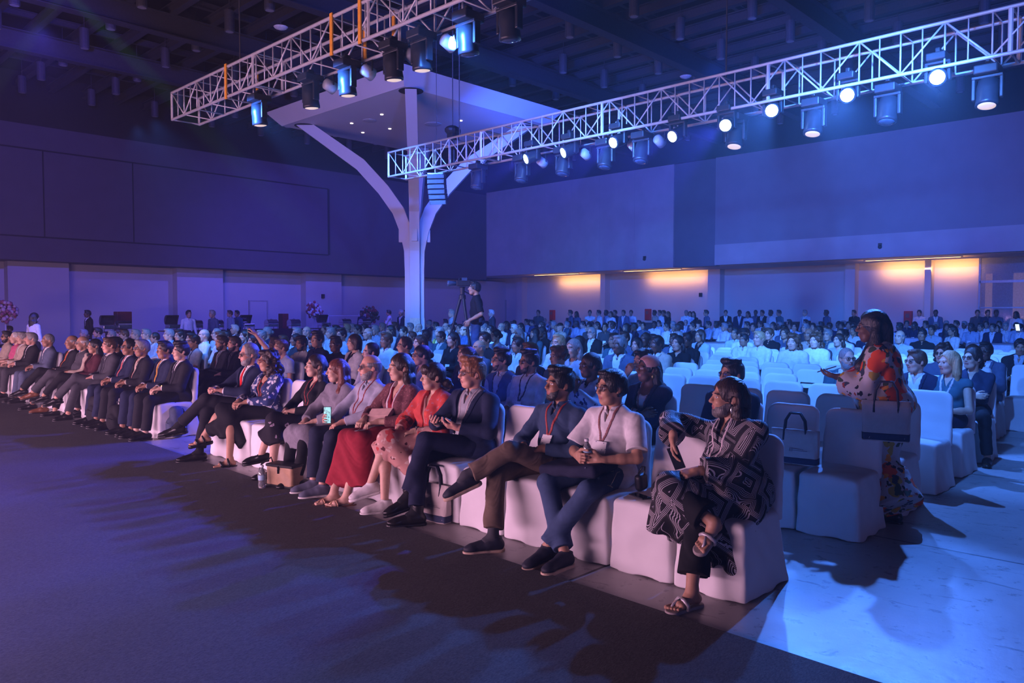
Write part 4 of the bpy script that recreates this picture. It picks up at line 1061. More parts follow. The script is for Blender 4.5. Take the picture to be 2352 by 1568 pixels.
FRAME_B = mat('black spectacle frame', (.01, .01, .012), .3); FRAME_R = mat('red spectacle frame', (.3, .02, .02), .3); FRAME_M = mat('metal spectacle frame', (.25, .23, .22), .3, metal=.8)

# ------------------------------------------------------------------ covered banquet chairs
M_COVER = mat('white stretch chair cover', (.66, .645, .65), .78, var=.04, scale=6, bump=.12, bscale=600, spec=.25)
def chair_meshes(seed, vox=.011, amp=.0035):
    g = Grid((-.45, -.32, -.02), (.36, .32, .54), vox); X, Y, Z = g.full(); t = np.clip(1 - Z / .47, 0, 1)
    hw = .222 + .022 * t; xf = .255 + .012 * t; xb = -.235 - .115 * t ** 1.4
    top = .47 + .012 * np.cos(np.clip(Y / .23, -1, 1) * 1.5) - .012 * np.clip((X - .1) / .15, 0, 1) ** 2
    ds = [np.abs(Y) - hw, X - xf, xb - X, Z - top]; k = .035; a = ds[0]
    for d in ds[1:]:
        h = np.maximum(k - np.abs(a - d), 0); a = np.maximum(a, d) + h * h * .25 / k
    a = np.maximum(a + 0 * X, -Z + .004 + 0 * X)
    g.a = (a + 0 * X + 0 * Y + 0 * Z).astype(np.float32)
    r = np.random.default_rng(seed); q = r.uniform(-1, 1, 8)
    fold = np.sin(Y * (24 + 6 * q[0]) + X * (19 + 5 * q[1]) + Z * 5 * q[2] + q[3]) * np.clip(t, .1, 1) + .6 * np.sin((X * 30 - Z * 26 + q[4] * 3) + 2 * np.sin(Y * 11 + q[5]))
    g.a = (g.a + amp * fold * (g.a < .06)).astype(np.float32)
    seat = g.mesh('seat')
    b = Grid((-.45, -.32, .38), (.0, .32, 1.0), vox); X, Y, Z = b.full()
    xc = -.235 - (Z - .45) * .11; hy = .228 - .012 * np.clip((Z - .5) / .43, 0, 1); rr = .085
    ey, ez = np.abs(Y) - (hy - rr), Z - (.925 - rr)
    d2 = np.sqrt(np.maximum(ey, 0) ** 2 + np.maximum(ez, 0) ** 2) + np.minimum(np.maximum(ey, ez), 0) - rr
    dx = np.abs(X - xc) - (.034 + .01 * np.clip((.62 - Z) / .2, 0, 1)); k = .03; h = np.maximum(k - np.abs(d2 - dx), 0)
    a = np.maximum(d2, dx) + h * h * .25 / k; a = np.maximum(a, .40 - Z)
    b.a = (a + 0 * X).astype(np.float32); b.a = (b.a + amp * .6 * (np.sin(Z * 30 + Y * 22 + q[6] * 3) * np.sin(Y * 17 - Z * 9 + q[7])) * (b.a < .05)).astype(np.float32)
    return seat, b.mesh('backrest')
CH = []
def chair(x, y, rz=0, label=None, group=None, var=None):
    """x, y: middle of the seat; faces the stage (-X)"""
    if not CH:
        for s in range(3):
            a, c = chair_meshes(s); a.materials.append(M_COVER); c.materials.append(M_COVER); CH.append((a, c))
    s, bk = CH[random.randrange(3) if var is None else var]
    r = empty('banquet_chair', (x, y, 0), math.radians(180 + rz + random.uniform(-1.5, 1.5))); tag(r, label, 'chair', group)
    for nm, me in (('seat', s), ('backrest', bk)):
        o = bpy.data.objects.new(nm, me); COL.objects.link(o); o.parent = r
    return r
FR = 4.34           # seat middle of the front row
def seatY(i): return 2.02 + .49 * (i + .5)

# ------------------------------------------------------------------ the front row, right of the aisle
V1, V2, V3 = .0042, .0055, .0068
RX = 4.45
floral_dress = pattern_mat('poppy print cloth', (.46, .42, .42), [((.42, .28, .05), 8.5, .36, 1.0), ((.05, .07, .04), 12, .34, 2.0), ((.75, .08, .02), 6.4, .42, 3.0), ((.85, .30, .03), 10, .28, 4.1), ((.02, .02, .03), 16, .24, 5.3), ((.04, .05, .07), 11, .3, 7.7), ((.30, .05, .03), 14, .2, 9.1)], 5)
blue_floral = pattern_mat('white and blue flower print', (.035, .055, .16), [((.55, .56, .62), 12, .42, .3), ((.6, .6, .64), 21, .36, 2.3), ((.04, .06, .17), 12, .14, .3)], 9)
dark_floral = pattern_mat('black cloth with sparse flowers', (.014, .012, .017), [((.30, .24, .30), 11, .24, .4), ((.03, .02, .03), 11, .12, .4)], 9)
rose_floral = pattern_mat('rose print cloth', (.50, .26, .22), [((.50, .07, .06), 9, .36, 1.2), ((.10, .03, .03), 13, .24, 3.2), ((.6, .42, .36), 17, .28, 4.9)], 9)
shawl_red = pattern_mat('red woven shawl', (.50, .06, .05), [((.42, .13, .16), 22, .3, .7), ((.6, .08, .05), 15, .3, 1.9)], 9)
lace = pattern_mat('brown lace', (.13, .045, .05), [((.22, .09, .09), 34, .36, .7), ((.08, .025, .03), 28, .28, 1.9)], 9)
kurta = maze_mat('black and white maze print')
SNK = mat('navy sneaker', (.018, .02, .035), .6, bump=.3, bscale=300); SNK_W = mat('white canvas', (.62, .6, .58), .7, bump=.2, bscale=400); SOLE_T = mat('tan sole', (.45, .33, .24), .6); SOLE_W = mat('white sole', (.6, .58, .56), .55)

person('person', 'bearded person in black and white maze print kurta in the nearest front row seat', (RX, 2.31, 0), vox=V1, skin=S_TAN, hairm=H_DKBR, hair='longback', lean=-8, side=7, tyaw=-14, hyaw=-32, hpit=2,
       sw=.195, girth=1.12, belly=.035, beard=.006, beardm=H_SALT, barefeet=True, earring=(mat('silver earring', (.8, .8, .82), .25, metal=.9), .026), nose=1.4, seed=1,
       arms=dict(R=dict(h=(.13, -.35, .885), pole=(-.6, -1, .35), d=(.12, .1, -1), n=(-.3, .9, 0), curl=.32), L=dict(h=(.34, -.05, .735), pole=(-.1, .5, -1), d=(.75, -.55, -.2), n=(-.3, -.2, -1), curl=.5)),
       legs=dict(L=dict(k=(.40, .0, .49), a=(.60, .07, .10), t=(1, -.25, 0)), R=dict(k=(.44, -.17, .62), a=(.46, .13, .475), t=(1, -.05, -.42), n=(.5, .25, 1))),
       wear=[dict(t='dress', n='kurta', m=kurta, inf=.022, slx=.01, sl=1.85, flare=.028, cut=('v', .17, .035), skirt=dict(hemL=(.26, .2, .17), hemR=(.47, -.22, .36), r=.105, rh=.085), extra=[cone((-.04, .16, .56), (.16, .2, .50), .1, .08), cone((.16, .2, .5), (.33, .19, .2), .078, .055), cone((-.0, .14, .62), (.25, .08, .6), .11, .08)], wr=.009, wf=26, vox=.0055),
             dict(t='lanyard', m=LY_PALE, len=.3), dict(t='trousers', m=C_BLACK, len=.8, rb=.085, inf=.016), dict(t='shoes', style='sandal', m=mat('silver strap', (.42, .40, .42), .4, metal=.3), sm=mat('sandal sole', (.30, .26, .25), .6), thong=1, sr=.013, straps=((.07, .05, -.035),))])
P1 = dict(CUR)
person('person', 'man in white short-sleeved shirt and jeans holding a water bottle, navy lanyard round his neck', (RX, 3.245, 0), vox=V1, skin=S_TAN, hairm=H_BLACK, hair='short', hair_t=.018, lean=-3, tyaw=2, hyaw=-23, hpit=0, belly=.03, girth=1.05, glasses=FRAME_M, sw=.183, seed=2,
       arms=dict(L=dict(h=(.27, .105, .685), pole=(-.4, 1, -.6), d=(.55, -.85, .1), n=(-.75, -.5, 0), curl=.75), R=dict(h=(.30, -.075, .70), pole=(-.4, -1, -.6), d=(.6, .8, -.05), n=(-.8, .5, 0), curl=.7)),
       legs=dict(L=dict(k=(.43, .12, .50), a=(.60, -.10, .115), t=(1, -.12, -.12)), R=dict(k=(.43, -.24, .50), a=(.58, .04, .10), t=(1, .0, 0))),
       wear=[dict(t='top', n='shirt', m=cloth('cloth fine check white', (.63, .62, .63)), sl=.82, flare=.016, slx=.006, inf=.013, collar=C_WHITE, cut=('v', .1, .03), wr=.006, wf=28, hem=.08), dict(t='lanyard', m=LY_NAVY, badge=BADGE, len=.235, hw=.010, bs=(.06, .042), bt=18),
             dict(t='trousers', m=cloth('denim', (.045, .075, .15)), rb=.062, wr=.006), dict(t='shoes', m=SNK, style='sneaker', sm=SOLE_T)])
P2 = dict(CUR)
person('person', 'bearded man in dark blue shirt and khaki trousers, ankle resting across his knee', (RX, 3.735, 0), vox=V1, skin=S_BROWN, hairm=H_BLACK, hair='quiff', lean=-9, hyaw=-20, hpit=4, beard=.001, bx=.035, pel=(.05, 0, .55), sw=.19, seed=3, nose=1.3,
       arms=dict(L=dict(h=(.28, .06, .70), pole=(-.4, 1, -.6)), R=dict(h=(.3, -.1, .70), pole=(-.4, -1, -.6))),
       legs=dict(L=dict(k=(.49, -.05, .70), a=(.72, -.27, .52), t=(.8, -.42, -.35), n=(.35, -.2, 1)), R=dict(k=(.49, -.2, .52), a=(.66, -.06, .10), t=(.85, -.5, 0))),
       wear=[dict(t='top', n='shirt', m=cloth('cloth dark denim blue', (.035, .06, .12)), collar=cloth('cloth dark denim blue', (0, 0, 0)), cut=('v', .1, .03), wr=.006, wf=30, slx=.006), dict(t='lanyard', m=LY_RED, badge=BADGE, len=.25, hw=.010, bs=(.045, .05), bt=22),
             dict(t='trousers', m=cloth('khaki twill', (.135, .095, .07)), len=.86, rb=.066, wr=.008, wf=34), dict(t='socks', m=C_GREY), dict(t='shoes', m=SNK, style='sneaker', sm=SOLE_T)])
P3 = dict(CUR)
person('person', 'ginger-haired man in navy suit jacket and open grey shirt looking up from his phone', (RX, 4.715, 0), sc=1.02, vox=V1, skin=S_PINK, hairm=H_GING, hair='quiff', lean=-5, hyaw=-24, glasses=FRAME_M, belly=.03, girth=1.08, sw=.205, seed=4,
       arms=dict(L=dict(h=(.27, .13, .745), pole=(-.4, 1, -.6), d=(.7, -.7, .15), n=(-.2, -.4, .9), curl=.45), R=dict(h=(.30, -.09, .765), pole=(-.4, -1, -.6), d=(.75, .6, .1), n=(-.2, .4, .9), curl=.45)),
       legs=dict(L=dict(k=(.45, -.06, .645), a=(.58, -.12, .205), t=(.9, -.42, -.25)), R=dict(k=(.43, -.15, .5), a=(.60, .0, .10), t=(.85, -.52, 0))),
       wear=[dict(t='top', n='shirt', m=cloth('cloth grey shirt', (.30, .31, .35)), inf=.008, collar=cloth('cloth grey shirt', (0, 0, 0)), cut=('v', .12, .035), wr=.004), dict(t='jacket', m=C_NAVY, cut=('v', .42, .115), hem=-.08, wr=.006, wf=24), dict(t='lanyard', on=0, m=LY_PALE, hw=.006, len=.34, badge=mat('clear badge sleeve', (.9, .9, .9), .08)),
             dict(t='trousers', m=cloth('cloth ink blue', (.014, .018, .045)), rb=.06, len=.9), dict(t='socks', m=C_BLACK), dict(t='shoes', m=LEATHER, style='boot', sm=LEATHER, toe=.06)])
P4 = dict(CUR)
person('person', 'woman with dark fringe in red shawl and rose print dress, white canvas shoes', (RX, 5.205, 0), sc=.97, vox=V2, skin=S_FAIR, hairm=H_DKBR, hair='fringebun', fem=1, lean=-3, hyaw=-22, sw=.165, girth=.95, neck=.045, seed=5, legr=.98,
       arms=dict(L=dict(h=(.27, .05, .69), pole=(-.2, .8, -.7), curl=.5), R=dict(h=(.31, -.12, .69), pole=(-.3, -1, -.5), curl=.5)),
       legs=dict(L=dict(k=(.46, -.09, .625), a=(.565, -.21, .22), t=(.87, -.4, -.22)), R=dict(k=(.44, -.15, .5), a=(.56, -.01, .10), t=(.92, -.35, 0))),
       wear=[dict(t='dress', m=rose_floral, cut=('v', .16, .05), skirt=dict(hemL=(.24, .12, .27), hemR=(.49, -.17, .60), r=.088), wr=.007, wf=28), dict(t='shawl', n='shawl', m=shawl_red, sl=1.3, cut=('v', .34, .05), hips=0, wr=.009, wf=26, wd=(.4, .8, .9)),
             dict(t='shoes', m=SNK_W, style='sneaker', sm=SOLE_W, lm=SNK_W), dict(t='watch', arm='L', m=M_BLACK)])
person('person', 'woman with long straight brown hair in a maroon dress with lace sleeves', (RX, 5.695, 0), sc=1.02, vox=V2, skin=S_FAIR, hairm=H_DKBR, hair='longback', fem=1, lean=-5, hyaw=-20, sw=.17, neck=.045, seed=6, barefeet=True,
       arms=dict(L=dict(h=(.28, .05, .69), pole=(-.2, 1, -.7), d=(.8, -.5, -.15)), R=dict(h=(.3, -.14, .69), pole=(-.3, -1, -.5), d=(.8, .35, -.25))),
       legs=dict(L=dict(k=(.46, .07, .53), a=(.62, .05, .09), t=(.9, -.4, 0)), R=dict(k=(.46, -.15, .53), a=(.66, -.09, .09), t=(.9, -.35, 0))),
       wear=[dict(t='dress', m=C_MAROON, inf=.01, sl=0, cut=('v', .2, .06), skirt=dict(hemL=(.50, .13, .17), hemR=(.58, -.16, .14), r=.095, rh=.1), wr=.009, wf=26), dict(t='shawl', n='lace_cardigan', m=lace, inf=.02, sl=1.75, hips=0, cut=('v', .42, .1)),
             dict(t='lanyard', on=0, m=LY_PALE, len=.42, hw=.012), dict(t='shoes', style='sandal', m=mat('gold strap', (.5, .3, .18), .35, metal=.4), sm=BROWN_L, thong=1, sr=.007, straps=((.08, .045, -.04),))])
P6 = dict(CUR)
person('person', 'bald man with glasses in a pale blue jumper holding up a lit phone', (RX, 6.185, 0), sc=1.0, vox=V2, skin=S_PINK, hairm=H_GREY, hair='bald', lean=-6, hyaw=-20, beard=.001, beardm=H_GREY, glasses=FRAME_B, belly=.05, girth=1.08, seed=7,
       arms=dict(L=dict(h=(.33, .04, .655), pole=(-.2, 1, -.7), d=(.9, -.3, -.3)), R=dict(h=(.35, -.14, .64), pole=(-.3, -1, -.5), d=(.8, .1, .35), n=(-.2, 1, .1), curl=.6)),
       legs=dict(L=dict(k=(.47, .07, .53), a=(.60, .10, .10), t=(.95, -.3, 0)), R=dict(k=(.47, -.2, .53), a=(.55, -.13, .10), t=(.95, -.3, 0))),
       wear=[dict(t='top', n='jumper', m=cloth('knit pale blue', (.36, .38, .47), bscale=250, bump=.5), collar=C_LBLUE, cut=('v', .09, .04), inf=.016, wr=.006, wf=26), dict(t='lanyard', m=LY_RED, len=.32), dict(t='trousers', m=cloth('navy chino', (.02, .025, .05)), rb=.06), dict(t='shoes', m=mat('grey blue canvas shoe', (.10, .11, .16), .7), style='sneaker', sm=SOLE_W)])
P7 = dict(CUR)
person('person', 'smiling woman with auburn hair in a grey shawl and black trousers, hands folded', (RX, 6.675, 0), sc=.95, vox=V2, skin=S_FAIR, hairm=H_AUB, hair='long', fem=1, lean=0, hyaw=-22, sw=.165, neck=.045, seed=8, nose=1.5,
       arms=dict(L=dict(h=(.34, .02, .64), pole=(-.2, 1, -.7)), R=dict(h=(.36, -.13, .63), pole=(-.3, -1, -.5))),
       legs=dict(L=dict(k=(.46, .05, .52), a=(.60, .12, .09), t=(.9, -.4, 0)), R=dict(k=(.46, -.2, .5), a=(.53, -.2, .09), t=(.9, -.4, 0))),
       wear=[dict(t='dress', n='grey_shawl', m=cloth('wool grey mauve', (.21, .20, .235), bscale=200, bump=.6), inf=.032, sl=1.85, skirt=dict(hemL=(.42, .08, .40), hemR=(.44, -.2, .38), r=.075), wr=.008, wf=24), dict(t='trousers', m=C_BLACK, rb=.045), dict(t='shoes', m=LEATHER, style='flat', sm=LEATHER, th=.008)])
person('person', 'dark-haired young woman in black blouse and sparse flower print skirt', (RX, 7.165, 0), sc=.97, vox=V3, skin=S_FAIR, hairm=H_DKBR, hair='longback', fem=1, lean=-6, hyaw=-14, hpit=5, sw=.165, neck=.045, seed=9,
       arms=dict(L=dict(h=(.29, .05, .69), pole=(-.2, 1, -.7), d=(.7, -.7, 0)), R=dict(h=(.31, -.08, .68), pole=(-.3, -1, -.5), d=(.6, .8, -.1))),
       legs=dict(L=dict(k=(.46, -.06, .6), a=(.56, -.14, .25), t=(.85, -.5, -.15)), R=dict(k=(.44, -.05, .5), a=(.56, .08, .09), t=(.9, -.4, 0))),
       wear=[dict(t='top', n='blouse', m=C_BLACK, cut=('v', .14, .05), wr=.007), dict(t='skirt', m=dark_floral, hemL=(.46, .04, .36), hemR=(.53, -.14, .40), r=.09, rh=.1), dict(t='lanyard', m=LY_RED, len=.34), dict(t='shoes', m=LEATHER, style='flat', sm=LEATHER)])
person('person', 'woman with long curly dark hair in blue and white flowered cardigan and black skirt', (RX, 8.145, 0), sc=.98, vox=V3, skin=S_TAN, hairm=H_DKBR, hair='curlylong', fem=1, lean=-4, hyaw=-16, glasses=FRAME_R, sw=.175, neck=.046, seed=10, barefeet=True, nose=1.3,
       arms=dict(L=dict(h=(.3, .05, .70), pole=(-.2, 1, -.7)), R=dict(h=(.33, -.08, .70), pole=(-.3, -1, -.5))),
       legs=dict(L=dict(k=(.47, -.2, .60), a=(.62, -.36, .30), t=(.9, -.3, -.15)), R=dict(k=(.43, -.06, .5), a=(.56, .14, .09), t=(.92, -.3, 0))),
       wear=[dict(t='top', m=C_BLACK, n='black_top', cut=('scoop', .1, .09), sl=0), dict(t='shawl', n='cardigan', m=blue_floral, inf=.02, sl=1.9, cut=('v', .6, .09), wr=.007), dict(t='lanyard', on=0, m=LY_RED, len=.34, hw=.012),
             dict(t='skirt', m=C_BLACK, hemL=(.36, .12, .22), hemR=(.58, -.3, .36), r=.09, rh=.085), dict(t='shoes', style='sandal', m=LEATHER, sm=LEATHER, th=.02, sr=.014)])
person('person', 'grey-bearded man with thick black glasses and a red tie on the aisle', (RX, 8.62, 0), sc=1.03, vox=V3, skin=S_PINK, hairm=H_GREY, hair='receding', lean=-5, hyaw=-10, hpit=-4, beard=.003, beardm=H_GREY, glasses=FRAME_B, seed=11, sw=.195,
       arms=dict(L=dict(h=(.34, .06, .76), pole=(-.3, 1, -.6), d=(.8, -.5, .2)), R=dict(h=(.36, -.06, .77), pole=(-.3, -1, -.6), d=(.8, .4, .2), curl=.7)),
       legs=dict(L=dict(k=(.47, -.09, .66), a=(.68, -.33, .36), t=(.8, -.5, -.15), n=(.3, 0, 1)), R=dict(k=(.45, -.1, .52), a=(.62, .06, .10), t=(.95, -.3, 0))),
       wear=[dict(t='top', n='shirt', m=C_WHITE, inf=.008, collar=C_WHITE, sl=1.98, tie=dict(m=cloth('tie red', (.55, .012, .012)))), dict(t='jacket', m=C_NAVY, cut=('v', .40, .09), hem=-.08), dict(t='lanyard', on=0, m=LY_DARK, badge=BADGE, len=.36),
             dict(t='trousers', m=C_CHAR, rb=.058, len=.88), dict(t='socks', m=C_BLACK), dict(t='shoes', m=LEATHER, style='dress', sm=LEATHER, toe=.075)])
rowlab = {0: 'white covered chair under the person in the maze print kurta', 1: 'white covered front row chair with a phone lying on its seat', 2: 'white covered chair under the man in the white short-sleeved shirt', 3: 'white covered chair under the man in khaki trousers',
          4: 'empty white covered front row chair with a tote bag against its skirt', 5: 'white covered chair under the man in the navy jacket', 6: 'white covered chair under the woman in the red shawl', 7: 'white covered chair under the woman in the maroon dress',
          8: 'white covered chair under the bald man in the pale blue jumper', 9: 'white covered chair under the woman in the grey shawl', 10: 'white covered chair under the woman in the black blouse', 11: 'empty white covered chair between black blouse and flowered cardigan',
          12: 'white covered chair under the woman in the flowered cardigan', 13: 'white covered chair under the man with the red tie'}
for i in range(14): chair(FR, seatY(i), 0, rowlab[i], 'covered chairs of the front row')

# ------------------------------------------------------------------ the front row, left of the aisle
def head_y(px, py, xr): return float(at_x(px, py, xr)[1])
TIE_GOLD, TIE_DARK, TIE_RED2 = cloth('tie gold', (.45, .22, .03)), cloth('tie dark', (.02, .02, .03)), cloth('tie rust', (.42, .10, .10))
def suit(m, tie=None, shirt=C_WHITE, lan=LY_DARK, badge=True, trous=None, depth=.4, shoe=LEATHER):
    w = [dict(t='top', n='shirt', m=shirt, inf=.008, collar=shirt, sl=1.98, **({'tie': dict(m=tie)} if tie else {}), **({} if tie else {'cut': ('v', .12, .035)})), dict(t='jacket', m=m, cut=('v', depth, .085), hem=-.06)]
    if lan: w.append(dict(t='lanyard', on=0, m=lan, badge=BADGE if badge else None, len=.36))
    return w + [dict(t='trousers', m=trous or m, rb=.056), dict(t='shoes', m=shoe, style='dress', sm=LEATHER)]
crossL = dict(L=dict(k=(.47, -.06, .66), a=(.70, -.26, .34), t=(.85, -.4, -.2), n=(.3, 0, 1)), R=dict(k=(.45, -.1, .52), a=(.62, .02, .10), t=(.98, -.2, 0)))
apart = dict(L=dict(k=(.45, .15, .52), a=(.50, .13, .10), t=(1, .0, 0)), R=dict(k=(.45, -.17, .52), a=(.52, -.14, .10), t=(1, -.2, 0)))
LG_ = [
 (405, 795, 'young clean-shaven man in dark suit with gold wristwatch, first left of the aisle', dict(skin=S_FAIR, hairm=H_BLACK, hair='quiff', hyaw=-4, wear=suit(C_CHAR, TIE_DARK, badge=True) + [dict(t='watch', arm='L', m=mat('gold', (.7, .45, .12), .3, metal=.9))], legs=apart)),
 (371, 795, 'man in navy suit and gold tie, second left of the aisle', dict(skin=S_BROWN, hairm=H_BLACK, hair='short', hyaw=4, sw=.2, girth=1.08, wear=suit(C_NAVY, TIE_GOLD, lan=LY_RED), legs=apart)),
 (322, 800, 'grey-haired man with glasses in dark suit and open beige shirt, hand on his thigh', dict(skin=S_BROWN, hairm=H_GREY, hair='short', glasses=FRAME_M, hyaw=2, belly=.03, wear=suit(C_CHAR, None, C_BEIGE, LY_RED), legs=apart)),
 (288, 795, 'man with glasses in dark suit and patterned rust tie', dict(skin=S_BROWN, hairm=H_BLACK, hair='receding', glasses=FRAME_M, hyaw=0, belly=.03, wear=suit(C_NAVY, TIE_RED2, badge=False), legs=apart)),
 (246, 790, 'fair-haired man in grey suit beside the man with the rust tie', dict(skin=S_PINK, hairm=H_BROWN, hair='short', hyaw=0, wear=suit(C_GREY, TIE_DARK, lan=None), legs=crossL)),
 (230, 796, 'man half hidden behind the grey suit, large white badge on his chest', dict(skin=S_BROWN, hairm=H_BLACK, hair='short', hyaw=0, wear=suit(C_CHAR, None, C_WHITE, LY_RED), legs=apart)),
 (211, 795, 'woman with long dark hair in dark maroon jacket, legs crossed', dict(skin=S_TAN, hairm=H_BLACK, hair='longback', fem=1, sw=.165, hyaw=-4, sc=.97, wear=[dict(t='top', m=C_BLACK, cut=('v', .14, .05)), dict(t='jacket', m=cloth('cloth plum', (.07, .018, .025)), cut=('v', .4, .08)), dict(t='trousers', m=C_BLACK, rb=.05), dict(t='shoes', m=LEATHER, style='flat', sm=LEATHER)], legs=crossL)),
 (186, 790, 'bald man with glasses in a grey waistcoat over a beige tunic', dict(skin=S_TAN, hairm=H_WHITE, hair='bald', glasses=FRAME_M, hyaw=0, belly=.05, wear=[dict(t='top', n='tunic', m=C_BEIGE, collar=C_BEIGE), dict(t='jacket', n='waistcoat', m=C_GREY, sl=0, lapel=0, cut=('v', .1, .03), inf=.02), dict(t='trousers', m=C_GREY, rb=.06), dict(t='shoes', m=BROWN_L, style='dress', sm=LEATHER)], legs=crossL)),
 (158, 795, 'bald man in dark suit with orange lanyard beside the waistcoated man', dict(skin=S_BROWN, hairm=H_GREY, hair='bald', hyaw=0, belly=.04, wear=suit(C_CHAR, cloth('tie orange', (.5, .12, .03)), lan=None, trous=C_BLACK), legs=crossL)),
 (106, 785, 'man in slate blue suit with white badge, nearest beyond the left row gap', dict(skin=S_BROWN, hairm=H_GREY, hair='buzz', hyaw=0, wear=suit(C_SLATE, None, C_WHITE, LY_RED), legs=apart)),
 (64, 780, 'fair man in dark suit beyond the slate blue suit in the front row', dict(skin=S_PINK, hairm=H_GREY, hair='short', hyaw=-6, wear=suit(C_CHAR, None, C_WHITE, LY_DARK, trous=C_GREY), legs=apart)),
 (47, 782, 'person mostly hidden beside the fair man in the dark suit, pale shirt', dict(skin=S_FAIR, hairm=H_GREY, hair='short', hyaw=0, wear=suit(C_BEIGE, None, C_WHITE, None), legs=apart)),
 (33, 778, 'bald person in a pink top near the left picture edge', dict(skin=S_FAIR, hairm=H_WHITE, hair='buzz', hyaw=-4, wear=[dict(t='top', m=C_PINK, sl=.8), dict(t='trousers', m=C_GREY), dict(t='shoes', m=LEATHER, sm=LEATHER)])),
 (10, 780, 'bearded man with dark glasses in pale shirt at the left picture edge', dict(skin=S_TAN, hairm=H_BLACK, hair='short', beard=.003, glasses=FRAME_B, hyaw=0, wear=[dict(t='top', n='shirt', m=C_BEIGE, collar=C_BEIGE), dict(t='trousers', m=cloth('cloth green', (.03, .10, .05))), dict(t='shoes', m=LEATHER, sm=LEATHER)])),
]
lastY = 0; LEFTY = []
for i, (px, py, lab, kw) in enumerate(LG_):
    y = head_y(px, py, RX - .02); xo = 0
    if i and y - lastY < .34: xo = .18
    kw.setdefault('vox', .0078); kw.setdefault('lean', -6 + (i * 7 % 5) - 2); kw['seed'] = 20 + i
    person('person', lab, (RX + xo, y, 0), **kw); LEFTY.append(y)
    chair(FR + xo, y, 0, 'white covered chair under the ' + ' '.join(lab.split(',')[0].split()[:10]), 'covered chairs of the front row'); lastY = y
# ------------------------------------------------------------------ things held, worn or left on the floor
def phone(loc, R, label, screen=None, sc=1.0):
    r = empty('smartphone', loc); r.rotation_euler = Matrix([list(map(float, q)) for q in R]).to_euler(); tag(r, label, 'phone'); r.scale = (sc,) * 3
    b = MB(); b.box((-.004, -.037, -.077), (.004, .037, .077)); b.build('phone_case', M_BLACK, r, bevel=.003)
    b = MB(); b.box((.0041, -.033, -.072), (.0052, .033, .072)); b.build('screen', screen or mat('dark phone glass', (.012, .014, .02), .08), r)
    return r
def lit_screen():
    m = bpy.data.materials.new('lit phone screen'); m.use_nodes = True; nt = m.node_tree; b = nt.nodes['Principled BSDF']; L = nt.links.new
    tc = N(nt, 'ShaderNodeTexCoord'); v = N(nt, 'ShaderNodeTexVoronoi', Scale=60.0, distance='CHEBYCHEV'); L(tc.outputs['Object'], v.inputs['Vector'])
    r = N(nt, 'ShaderNodeValToRGB'); r.color_ramp.elements[0].color = (.04, .12, .12, 1); r.color_ramp.elements[1].color = (.35, .85, .95, 1); r.color_ramp.elements[1].position = .55
    sp = N(nt, 'ShaderNodeSeparateColor'); L(v.outputs['Color'], sp.inputs[0]); L(sp.outputs[0], r.inputs[0]); L(r.outputs[0], b.inputs['Emission Color']); b.inputs['Emission Strength'].default_value = .9
    b.inputs['Base Color'].default_value = (.02, .02, .03, 1); return m
M_SCREEN = lit_screen()
M_WATER = mat('clear bottle plastic', (.85, .9, .95), .08, trans=.85); M_CAP = mat('white bottle cap', (.7, .7, .72), .5); M_LAB = mat('bottle label', (.3, .45, .6), .5)
def bottle(loc, label, rot_=(0, 0, 0), sc=1.0):
    r = empty('water_bottle', loc); r.rotation_euler = rot_; r.scale = (sc,) * 3; tag(r, label, 'bottle')
    b = MB(); b.lathe([(.024, 0), (.032, .006), (.032, .05), (.029, .06), (.032, .07), (.032, .12), (.028, .145), (.014, .172), (.0135, .185)], (0, 0, 0), 16); b.build('bottle_body', M_WATER, r, smooth=True)
    b = MB(); b.lathe([(.0325, .072), (.0328, .074), (.0328, .112), (.0325, .114)], (0, 0, 0), 16); b.build('label', M_LAB, r, smooth=True)
    b = MB(); b.lathe([(.016, .183), (.016, .2), (.013, .202)], (0, 0, 0), 14); b.build('cap', M_CAP, r)
    return r
M_CANVAS = mat('natural canvas', (.55, .48, .45), .85, var=.06, bump=.4, bscale=500); M_BAND = mat('navy canvas band', (.03, .04, .09), .8, bump=.3, bscale=500); M_PRINT = mat('grey print', (.25, .22, .24), .7)
